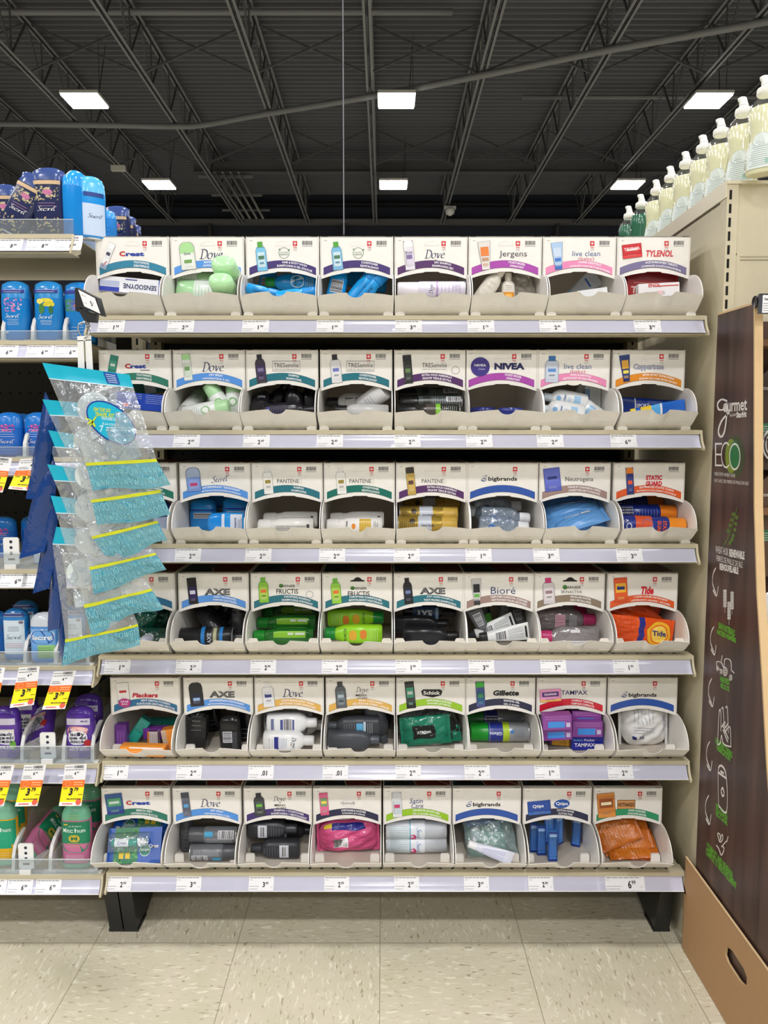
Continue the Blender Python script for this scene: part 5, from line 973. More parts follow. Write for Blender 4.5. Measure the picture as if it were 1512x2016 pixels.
box(3, 634, 'lime conditioner', 'teal band and dark hang hole above conditioner logo', S(band='dteal', l1='FORTIFYING CONDITIONER', l2='REVITALISANT FORTIFIANT', tcx=92, hang='hole', logo=FRU(40), pic=('bottle', (150, 210, 70), (110, 180, 60), (180, 214, 90), (226, 110, 50), (29, 46, 20, 54, .08))), [
    ('fructis_lime', 265, 380, 0, 1.66, 'lime green bottle lying behind'), ('fructis_lime', 250, 485, 180, 1.60, 'lime green bottle lying in front')], z=z)
box(3, 774.5, 'black shampoo', 'teal just clean shampoo band', S(band='dteal', l1='JUST CLEAN SHAMPOO', l2='TOUT PROPRE SHAMPOOING', tcx=98, hang='faint', logo=[(o[0], o[1], o[2], o[3]+2)+tuple(o[4:]) for o in AXE], pic=('bottle', (24, 24, 28), (16, 16, 18), (30, 36, 60), (110, 130, 170), (30, 46, 18, 56, .1))), [
    ('axe_bottle_label', 740, 350, 0, 1.68, 'black bottle with bright lettering lying at the top'), ('axe_bottle', 690, 420, 0, 1.65, 'black bottle lying in the middle'), ('axe_bottle', 750, 500, 0, 1.60, 'black bottle lying lowest in front')], z=z)
box(3, 912.5, 'charcoal cleanser', 'taupe cleanser band', S(band='taupe', l1='DEEP PORE CHARCOAL CLEANSER', l2='NETTOYANT POUR LES PORES', tcx=96, hang='faint', logo=[('t', 'Bioré', 83, 47, 52, (44, 54, 110), 15, -.003)], pic=('tube', (200, 200, 200), (50, 50, 56), (30, 34, 40), (100, 180, 70), (27, 44, 20, 56, .05))), [
    ('biore_tube', 1030, 430, 115, 1.63, 'grey tube leaning left'), ('biore_green', 1100, 370, 110, 1.69, 'dark tube with green stripe at the back'), ('biore_tube', 1225, 375, 270, 1.68, 'grey tube standing cap down in the middle'), ('biore_tube', 1330, 400, 100, 1.67, 'grey tube end-on at the right', S(dy=1)), ('biore_white', 1140, 450, 20, 1.63, 'white tube half buried in the middle'), ('biore_white', 1225, 488, 8, 1.58, 'white tube with barcode lying in front')], z=z)
z = ZC(1100)
box(3, 1051.5, 'micellar water', 'brown-grey micellar water band', S(band='taup2', l1='MICELLAR WATER', l2='EAU MICELLAIRE', tcx=98, hang='hole', logo=[('disc', 64, 54, 5, 5, (80, 150, 60)), ('t', 'GARNIER', 80, 53.5, 36, (40, 50, 44), 6, .01), ('t', 'SKINACTIVE', 78, 44, 44, (60, 64, 62), 6, 0)], pic=('bottle', (212, 206, 210), (200, 50, 120), (226, 220, 224), (150, 120, 130), (30, 46, 24, 56, .08))), [
    ('micellar', 260, 330, 0, 1.74, 'clear bottle at the back'), ('micellar', 250, 390, 0, 1.66, 'clear bottle with pink label, pink cap at right'), ('micellar_front', 225, 500, 180, 1.60, 'clear bottle with pink cap at the left, in front')], z=z)
box(3, 1195, 'detergent sachet', 'orange liquid detergent band', S(band='orange', l1='1 LOAD LIQUID DETERGENT', l2='DÉTERGENT LIQUIDE 1 BRASSÉE', tcx=92, hang='none', logo=[('t', 'Tide', 84, 47, 28, (214, 30, 50), 17, .05, .15)], pic=('pouch', (226, 90, 40), (214, 80, 36), (240, 180, 50), (30, 50, 130), (28, 48, 27, 52, .08), ('Tide', 0, .09, .6, (30, 40, 120)))), [
    ('tide_pouch', 680, 395, 80, 1.70, 'orange detergent sachet standing at the back', S(scale=.85)), ('tide_pouch', 620, 430, -40, 1.64, 'orange detergent sachet slanting at the left'), ('tide_pouch', 780, 410, 60, 1.66, 'orange detergent sachet leaning right', S(scale=.8)), ('tide_front', 745, 500, -6, 1.60, 'orange detergent sachet with round yellow emblem in front')], z=z)
# --- row 4
z = ZA(1310)
box(4, 218, 'dental floss', 'steel blue dental flossers band', S(band='bteal', l1='MINT DENTAL FLOSSERS', l2='PORTE-SOIE DENTAIRE MENTHE', tcx=96, hang='none', logo=[('t', 'Plackers', 74, 45, 54, (200, 30, 60), 10, .04, .15), ('disc', 30, 29, 13, 10, (180, 50, 130), 9), ('t', 'GRAB', 30, 32, 17, (240, 220, 236), 4, .02, 0, 10), ('t', 'BAG', 30, 26.5, 12, (240, 220, 236), 4, .02, 0, 10)], pic=('carton', (232, 232, 228), (60, 150, 140), (236, 236, 232), (200, 50, 60), (27, 50, 25, 44, .08))), [
    ('floss_purple', 200, 450, 90, ('h', .03), 'purple floss pack standing at the left'), ('floss_teal', 310, 430, 55, ('h', .03), 'teal floss pack leaning left of centre'), ('floss_teal', 470, 385, 180, 1.73, 'teal floss pack lying behind'), ('floss_purple', 420, 432, 0, ('h', .03), 'purple floss pack lying in the middle'), ('floss_white', 405, 478, 90, ('h', .02), 'white printed floss pack with orange edge'), ('floss_orange', 515, 480, 100, ('h', .028), 'orange floss pack at the right'), ('floss_long', 340, 545, 178, 1.565, 'long orange floss pack lying in front')], z=z)
box(4, 361.5, 'black stick deodorant', 'cornflower band and black stick picture', S(band='blue', l1='ANTIPERSPIRANT/DEODORANT', l2='ANTISUDORIFIQUE/DÉSODORISANT', tcx=92, hang='none', logo=[(o[0], o[1], o[2], o[3]+3)+tuple(o[4:]) for o in AXE], pic=('stick', (38, 38, 42), (30, 30, 34), (26, 34, 60), (150, 180, 220), (27, 47, 29, 52, .1))), [
    ('axe_stick_plain', 665, 440, 268, ('h', .038), 'black deodorant stick standing at the left'), ('axe_stick_plain', 775, 400, 100, 1.72, 'black deodorant stick lying back in the middle'), ('axe_stick', 900, 445, 92, ('h', .038), 'black deodorant stick with white barcode, right of centre'), ('axe_stick_plain', 998, 430, 90, 1.66, 'black deodorant stick against the right wall')], z=z)
box(4, 501, 'moisturizing body wash', 'gold body wash band and white bottle picture', S(band='gold', l1='MOISTURIZING BODY WASH', l2='NETTOYANT CORPS HYDRATANT', tcx=92, hang='faint', logo=DV(42), pic=('bottle', (234, 234, 234), (228, 228, 228), (226, 228, 236), (50, 60, 140), (29, 46, 24, 54, .1), ('Dove', 0, .0, .6, (70, 80, 130)))), [
    ('dove_bottle_back', 1110, 350, 180, 1.74, 'white bottle deep at the left'), ('dove_bottle_back', 1130, 440, 120, 1.68, 'white bottle end at the left', S(dy=2)), ('dove_bottle', 1400, 440, 0, 1.69, 'white bottle behind at the right'), ('dove_bottle_back', 1300, 370, 0, ('h', .06), 'white bottle with barcode lying on top'), ('dove_bottle', 1280, 502, 0, ('h', .019), 'white bottle with blue mark lying in front')], z=z)
z = ZB(1310)
box(4, 641, 'grey body wash', 'gold body and face wash band, dark bottle picture', S(band='gold', l1='BODY + FACE WASH', l2='GEL DOUCHE CORPS + VISAGE', tcx=96, hang='faint', logo=MEN, pic=('bottle', (90, 96, 102), (60, 62, 66), (110, 120, 130), (180, 200, 214), (32, 46, 22, 58, .08))), [
    ('men_bottle_label', 220, 390, 180, ('h', .058), 'dark grey bottle with pale blue label lying behind'), ('men_bottle', 480, 400, 80, 1.74, 'dark grey bottle in the shade at the right'), ('men_bottle', 400, 430, -72, 1.645, 'dark grey bottle leaning with cap down'), ('men_bottle', 222, 500, 0, ('h', .018), 'dark grey bottle lying in front')], z=z)
box(4, 779.5, 'disposable razor', 'lime razors band and black shield logo', S(band='lime', l1='DISPOSABLE RAZORS', l2='RASOIRS JETABLES', tcx=92, hang='faint', logo=[('poly', [(53, 54), (58, 58), (94, 58), (99, 54), (96, 45), (78, 40), (56, 45)], (18, 20, 22), 1), ('t', 'Schick', 76, 50.5, 36, (240, 240, 240), 8, .03, 0, 3)], pic=('pouch', (50, 60, 60), (24, 24, 26), (60, 150, 120), (200, 210, 206), (30, 46, 19, 58, .1))), [
    ('razor_clear', 590, 400, 80, 1.68, 'clear razor bag standing at the left', S(scale=.8)), ('razor_clear', 770, 345, 5, 1.70, 'clear razor bag lying on top'), ('razor_green', 715, 425, 5, ('h', .038), 'green razor bag with black label in the middle', S(scale=1.05)), ('razor_black', 880, 420, 25, ('h', .036), 'black razor bag at the right'), ('razor_clear', 705, 490, 3, ('h', .014), 'clear razor bag lying lowest', S(scale=.75)), ('razor_green', 870, 500, 10, ('h', .008), 'dark green razor bag low at the right', S(scale=.6))], z=z)
box(4, 916.5, 'shaving gel', 'navy shaving gel band', S(band='navy', l1='SHAVING GEL', l2='GEL À RASER', tcx=98, hang='none', logo=[('t', 'Gillette', 86, 50, 56, (16, 20, 30), 12, .05, .12)], pic=('can', (70, 80, 140), (60, 170, 60), (40, 90, 130), (60, 150, 90), (31, 47, 18, 56, .07))), [
    ('gel_can_back', 1180, 350, 180, 1.73, 'green-capped can lying behind'), ('gel_can', 1195, 435, 180, ('h', .022), 'green-capped blue and silver can lying in front', S(roll=10))], z=z)
z = ZC(1310)
box(4, 1056, 'tampon', 'red compact tampons band', S(band='red', l1='COMPACT TAMPONS', l2='TAMPONS COMPACTS', tcx=98, hang='none', logo=[('t', 'TAMPAX', 80, 51, 56, (56, 40, 110), 9.5, .01)], pic=('carton', (236, 160, 200), (240, 190, 90), (90, 50, 130), (226, 180, 220), (29, 45, 44, 27, .08), ('TAMPAX', 0, .1, .6, (236, 226, 240)))), [
    ('tampon_yellow', 190, 500, 175, ('h', .008), 'yellow and violet carton lying flat in front'), ('tampon_box', 142, 355, 182, ('h', .083), 'violet carton on top of the left stack', S(scale=.92)), ('tampon_box', 335, 330, 180, ('h', .086), 'violet carton on top of the right stack', S(scale=.95)), ('tampon_box', 145, 420, 183, ('h', .055), 'violet carton low in the left stack', S(scale=.95)), ('tampon_box', 340, 398, 180, ('h', .055), 'violet carton in the middle of the right stack', S(scale=.98)), ('tampon_front', 345, 483, 180, ('h', .020), 'royal blue carton with white lettering at the bottom right')], z=z)
box(4, 1196, 'cotton ball', 'plain royal blue band, fifth shelf right end', S(band='royal', l1='', l2='', hang='none', bar=0, logo=[('big', 36, 45)], pic=None), [
    ('cotton_bag', 705, 448, 182, ('h', .038), 'white plastic bag of cotton balls filling the box')], z=z)
# --- row 5
z = ZA(1530)
box(5, 200.5, 'breath mist', 'green breath mist band', S(band='green', l1='BREATH MIST', l2='VAPORISATEUR BUCCAL', tcx=92, hang='none', logo=CREST(82, 50, 54), pic=('carton', (50, 90, 150), (40, 60, 140), (80, 160, 110), (210, 220, 220), (28, 48, 36, 46, .12))), [
    ('blister_mint', 310, 345, 176, ('h', .062), 'green and blue mint blister card lying behind', S(roll=42, dy=.0)), ('blister_mint', 280, 478, 2, ('h', .024), 'green and blue blister card with vial in front', S(roll=-28))], z=z)
box(5, 340, 'grey dry spray', 'blue dry spray band and dark can picture', S(band='blue', l1='DRY SPRAY', l2='VAPORISATEUR À SEC', tcx=96, hang='none', logo=DV(42), pic=('can', (110, 114, 130), (70, 74, 86), (90, 94, 110), (90, 160, 210), (29, 47, 17, 54, .1))), [
    ('spray_grey_up', 610, 430, 88, 1.64, 'dark grey can standing at the left'), ('spray_grey', 790, 372, 180, ('h', .054), 'dark grey can lying on top'), ('spray_grey', 800, 490, 0, ('h', .018), 'dark grey can with white barcode lying in front')], z=z)
box(5, 479.5, 'dark shampoo and conditioner', 'purple shampoo and conditioner band', S(band='purple', l1='SHAMPOO + CONDITIONER', l2='SHAMPOOING + REVITALISANT', tcx=98, hang='none', logo=[(o[0], o[1], o[2]+(3 if o[0] == 't' else 2), o[3])+tuple(o[4:]) for o in MEN], pic=('bottle', (60, 62, 66), (40, 42, 46), (80, 86, 84), (110, 180, 70), (34, 47, 22, 52, .08))), [
    ('men_black', 1380, 420, 0, 1.70, 'black bottle behind at the right'), ('men_black', 1175, 332, 0, ('h', .060), 'black bottle with pale label lying on top'), ('men_black', 1190, 475, 180, ('h', .018), 'black bottle with pale barcode lying in front')], z=z)
z = ZB(1530)
box(5, 616, 'pink razor', 'dark navy razors band', S(band='navy', l1='DISPOSABLE RAZORS', l2='RASOIRS JETABLES', tcx=88, hang='none', logo=[('t', 'Hydrosilk', 76, 49, 30, (120, 120, 130), 8, 0, .3), ('ring', 76, 49, 15, 8, .5, (190, 190, 198))], pic=('pouch', (226, 110, 150), (214, 90, 130), (120, 160, 120), (236, 220, 90), (24, 48, 18, 50, .08))), [
    ('razor_pink', 210, 375, 2, ('h', .040), 'pink bag with blue stripe and barcode'), ('razor_card', 200, 300, 90, 1.63, 'white rounded hang card poking up from the pink bag')], z=z)
box(5, 754, 'sensitive shave gel', 'lime shave gel band', S(band='lime', l1='SENSITIVE SHAVE GEL', l2='GEL À RASER SENSIBLE', tcx=94, hang='none', logo=[('t', 'Satin', 72, 55, 28, (56, 70, 130), 11, 0, .2), ('t', 'Care', 74, 44, 26, (56, 70, 130), 11, 0, .2)], pic=('can', (226, 228, 232), (206, 210, 214), (200, 214, 220), (200, 60, 110), (30, 46, 20, 56, .05))), [
    ('satin_can', 655, 335, 0, ('h', .062), 'white and silver can lying behind'), ('satin_can', 655, 430, 0, ('h', .022), 'white-silver can with magenta dot in front')], z=z)
box(5, 890.5, 'travel kit', 'plain royal blue band, bottom shelf', S(band='royal', l1='', l2='', hang='none', bar=0, logo=[('big', 36, 46)], pic=None), [
    ('kit_bag', 1120, 405, 98, ('h', .036), 'clear travel kit bag with green and blue contents', S(dy=.75, scale=1.05)), ('small_paste', 1135, 505, -20, 1.575, 'white toothpaste tube lying in front of the kit bag', S(scale=.9))], z=z)
z = ZC(1530)
box(5, 1029, 'cotton swab', 'navy cotton swabs band', S(band='navy', l1='COTTON SWABS', l2='COTON-TIGE', tcx=92, hang='none', logo=[('disc', 84, 48, 17, 10, (34, 84, 170), 1, .1), ('t', 'Qtips', 84, 48, 26, (246, 246, 250), 9, .02, 0, 3)], pic=('carton', (40, 76, 160), (60, 110, 190), (44, 84, 170), (36, 70, 150), (35, 40, 48, 30, .1), ('Qtips', -.05, .1, .85, (246, 246, 250)))), [
    ('swab_pack', 160, 330, 90, ('h', .06), 'blue swab pack standing at the back in the middle', S(roll=40)), ('swab_pack', 100, 325, 92, ('h', .065), 'blue swab pack behind the front ones'), ('swab_pack', 296, 345, 88, ('h', .036), 'blue swab pack alone at the right', S(roll=-20)), ('swab_pack', 4, 380, 90, ('h', .036), 'blue swab pack at the left end'), ('swab_pack', 50, 398, 90, ('h', .036), 'blue swab pack second from left'), ('swab_pack', 122, 435, 90, ('h', .036), 'blue swab pack standing foremost')], z=z)
box(5, 1168, 'hand warmer', 'green hand warmers band', S(band='hgreen', l1='HAND WARMERS', l2='CHAUFFE-MAINS', tcx=94, hang='none', logo=[('rect', 51, 36, 90, 57, (60, 40, 30)), ('rect', 52, 37, 89, 56, (210, 150, 90), 2), ('t', 'HOTHANDS', 70.5, 46.5, 35, (36, 28, 26), 9, .03, 0, 3)], pic=('pouch', (206, 130, 60), (226, 150, 70), (150, 80, 36), (236, 226, 190), (27, 45, 37, 54, .1))), [
    ('warmer', 720, 335, 60, 1.70, 'orange hand warmer pouch standing at the right back', S(scale=.85)), ('warmer_dark', 650, 320, 75, 1.68, 'dark orange hand warmer pouch in the middle'), ('warmer', 470, 345, 24, ('h', .055), 'orange hand warmer pouch leaning at the left', S(roll=-35, scale=.9)), ('warmer', 590, 375, 12, ('h', .045), 'orange hand warmer pouch lying in the middle', S(roll=-40)), ('warmer', 640, 430, 3, ('h', .026), 'orange hand warmer pouch lying flat on the pile', S(roll=-60)), ('warmer_dark', 630, 455, -2, ('h', .016), 'orange hand warmer pouch at the bottom of the pile', S(roll=-66))], z=z)
ROWW = ['top', 'second', 'third', 'fourth', 'fifth', 'bottom']
TRY = [0, 0, 0, 0, 0, 0]
for row, left, noun, look, spec, items, kw in B:
    zs = SZ[row]; yy = [510, 735, 960, 1175, 1385, 1600][row]
    XL = at(left, yy, YH).x; cx = XL+W/2+.0005
    t = empty('dispenser_box', 'white cardboard dispenser box, %s, %s shelf' % (look.replace(', top shelf', '').replace(', third shelf', '').replace(', fifth shelf', '').replace(', bottom shelf', ''), ROWW[row]), 'cardboard box', (cx, YH, zs), 'dispenser boxes on the shelves')
    box_part('body', t); box_part('printed_lid', t); box_part('side_left', t); box_part('side_right', t)
    tray(t, sag=random.uniform(-.001, .002), bend=random.uniform(-.002, .002)); tabs(t, row); header(t, spec)
    for c_ in t.children: c_.location.y = -YH
    zo = kw['z']; BOX = (cx, zs)
    for it in items:
        kind, zx, zy, ang, dep, words = it[:6]; ex = it[6] if len(it) > 6 else {}
        px, py = zo[0]+zx*zo[2], zo[1]+zy*zo[2]
        if isinstance(dep, tuple):
            d = ray(px, py); Y = d.y/d.z*(zs+dep[1]-H); Y = min(max(Y, 1.56), 1.78)
        else: Y = dep
        BOX = None if ex.pop('free', 0) else (cx, zs)
        place(kind, at(px, py, Y), ang, '%s in the %s-shelf %s box' % (words, ROWW[row], noun), group='%s items in the %s shelf box' % (noun, ROWW[row]) if False else None, **ex)
# ---------------------------------------------------------------- left gondola (deodorants)
LXR = -.598; LXL = -1.82
LZ = [H+math.tan(math.atan((1008-y)/F)-TH)*D for y in (462, 671, 901, 1121, 1311, 1504, 1722)]
LORD = ['top', 'second', 'third', 'fourth', 'fifth', 'sixth', 'bottom']
BOX = None
t = empty('gondola_frame', 'black pegboard gondola frame with legs behind the deodorants at left', 'shelving frame', ((LXL+LXR)/2, 1.98, 0))
par(peg(-1.3, LXR, .1, 1.44, '', '').build('back_panel'), t)
mb = MB(); mb.box(-1.5, LXR, 1.94, 1.97, .02, .11, DARK); par(mb.build('kick_plate'), t)
par(leg(-.604, -.575), t)
par(upr(LXR-.03, LXR-.003, 1.945, .1, 1.44, 0).build('upright'), t)
for i, zs in enumerate(LZ):
    shelf(-1.35, LXR-.002 if i else -.612, zs, 'beige steel deodorant shelf on the left, %s of the seven' % (LORD[i] if i in (0, 6) else LORD[i]+' from top'))
LP = [(0, 478, [(-12, '8 99'), (50, '8 99'), (105, '8 99')]), (1, 688, [(-20, '6 99'), (50, '6 99'), (105, '6 99')]), (3, 1136, [(-2, '6 99')]), (6, 1740, [(-40, '6 99'), (12, '6 99'), (68, '6 99')]), (3, 1136, [(42, '')])]
for r, yy, row in LP:
    base = strip_fn(LZ[r])
    for k, (px, pr) in enumerate(row):
        X = at(px, yy, D-.012).x; b, s = pr.split(' ') if pr else ('', ' ')
        fn = lambda u, v, L, X=X: base(X+u/1000, .05+v/1000/.0386, L)
        mb = MB(); price_art(mb, fn, 54, 34.5, b, s if pr else '.')
        o = mb.build('price_label')
        if pr: lb = 'white paper price label reading %s, %s visible on the %s deodorant shelf at left' % (b+'.'+s, ['first', 'second', 'third'][k], LORD[r])
        else: lb = 'faded white price label right of the 6.99 one on the fourth deodorant shelf'
        tag(o, lb, 'price label', 'price labels on the deodorant shelves')
YELL = M((252, 232, 22), .5); ORAN = M((240, 112, 36), .5); REDL = M((238, 96, 76), .5)
def bil(c4, Y):      # four pixel corners TL,TR,BR,BL on plane Y -> fn in unit coords (v up)
    P = [at(x, y, Y) for x, y in c4]
    return lambda u, v: (P[3]*(1-u)+P[2]*u)*(1-v)+(P[0]*(1-u)+P[1]*u)*v
def sale_tag(c4, where, Y=1.518):
    q = bil(c4, Y); fn = lambda u, v, L=0: q(u/100, v/130)+Vector((0, -.0003*L-.008*(1-v/130)**2, 0))
    mb = MB(); g = lambda x0, y0, x1, y1, m_, L: mb.grid(lambda a, b: fn(x0+(x1-x0)*a, y0+(y1-y0)*b, L), 2, 8, m_, False)
    g(0, 0, 100, 130, PAPER, 0); g(0, 12, 100, 74, YELL, 1); g(0, 58, 100, 80, ORAN, 2)
    g(0, 0, 70, 12, M((250, 246, 236), .5), 1); mb.disc(fn, 84, 12, 12, 9, REDL, 2); mb.ring(fn, 26, 69, 13, 9, 2.5, M((250, 150, 90), .5), 3)
    microline(mb, fn, 52, 71, 94, 4, 3, M((252, 190, 130), .5), 3); microline(mb, fn, 52, 64, 94, 3, 3, M((252, 190, 130), .5), 4)
    mb.text(fn, 'NOW', 17, 54, 20, INK, 3, ht=5, bold=.03); mb.text(fn, '3', 44, 44, 16, INK, 3, ht=24, bold=.05, shear=.1); mb.text(fn, '79', 66, 51, 20, INK, 3, ht=12, bold=.04, shear=.1)
    microline(mb, fn, 78, 34, 98, 2, 3, INK, 5); microline(mb, fn, 30, 20, 96, 3, 3, INK, 6); microline(mb, fn, 14, 5, 60, 4, 3, M((210, 80, 90), .5), 7)
    barcode(mb, fn, 45, 118, 88, 127, 2, M((70, 70, 72), .6)); microline(mb, fn, 4, 121, 40, 2.5, 1, seed=8); microline(mb, fn, 6, 112, 90, 2.5, 1, GREYINK, 9)
    mb.text(fn, '4', 52, 101, 8, INK, 2, ht=10, bold=.03); mb.text(fn, '49', 64, 104, 9, INK, 2, ht=5, bold=.02); microline(mb, fn, 6, 92, 40, 2.5, 1, GREYINK, 10); microline(mb, fn, 6, 86, 46, 2.5, 1, GREYINK, 11)
    tag(mb.build('sale_tag'), 'yellow-orange sale tag reading 3.79, '+where, 'sale tag', 'yellow sale tags at the left')
sale_tag([(-25, 897), (24, 902), (9, 969), (-42, 966)], 'cut by the photo edge under the third shelf')
sale_tag([(40, 904), (92, 900), (66, 966), (20, 962)], 'partly behind the blue bags under the third shelf')
sale_tag([(-40, 1316), (10, 1314), (-3, 1390), (-50, 1392)], 'at the photo edge under the fifth deodorant shelf')
sale_tag([(37, 1314), (78, 1312), (70, 1385), (23, 1391)], 'left one of the pair under the fifth deodorant shelf')
sale_tag([(106, 1322), (150, 1320), (131, 1393), (86, 1394)], 'right one of the pair under the fifth deodorant shelf')
sale_tag([(-18, 1506), (29, 1506), (11, 1583), (-36, 1583)], 'cut by the photo edge under the sixth shelf')
sale_tag([(48, 1506), (91, 1505), (77, 1583), (33, 1584)], 'in the middle under the sixth deodorant shelf')
sale_tag([(128, 1506), (171, 1504), (163, 1583), (119, 1583)], 'rightmost under the sixth shelf above the green stick')

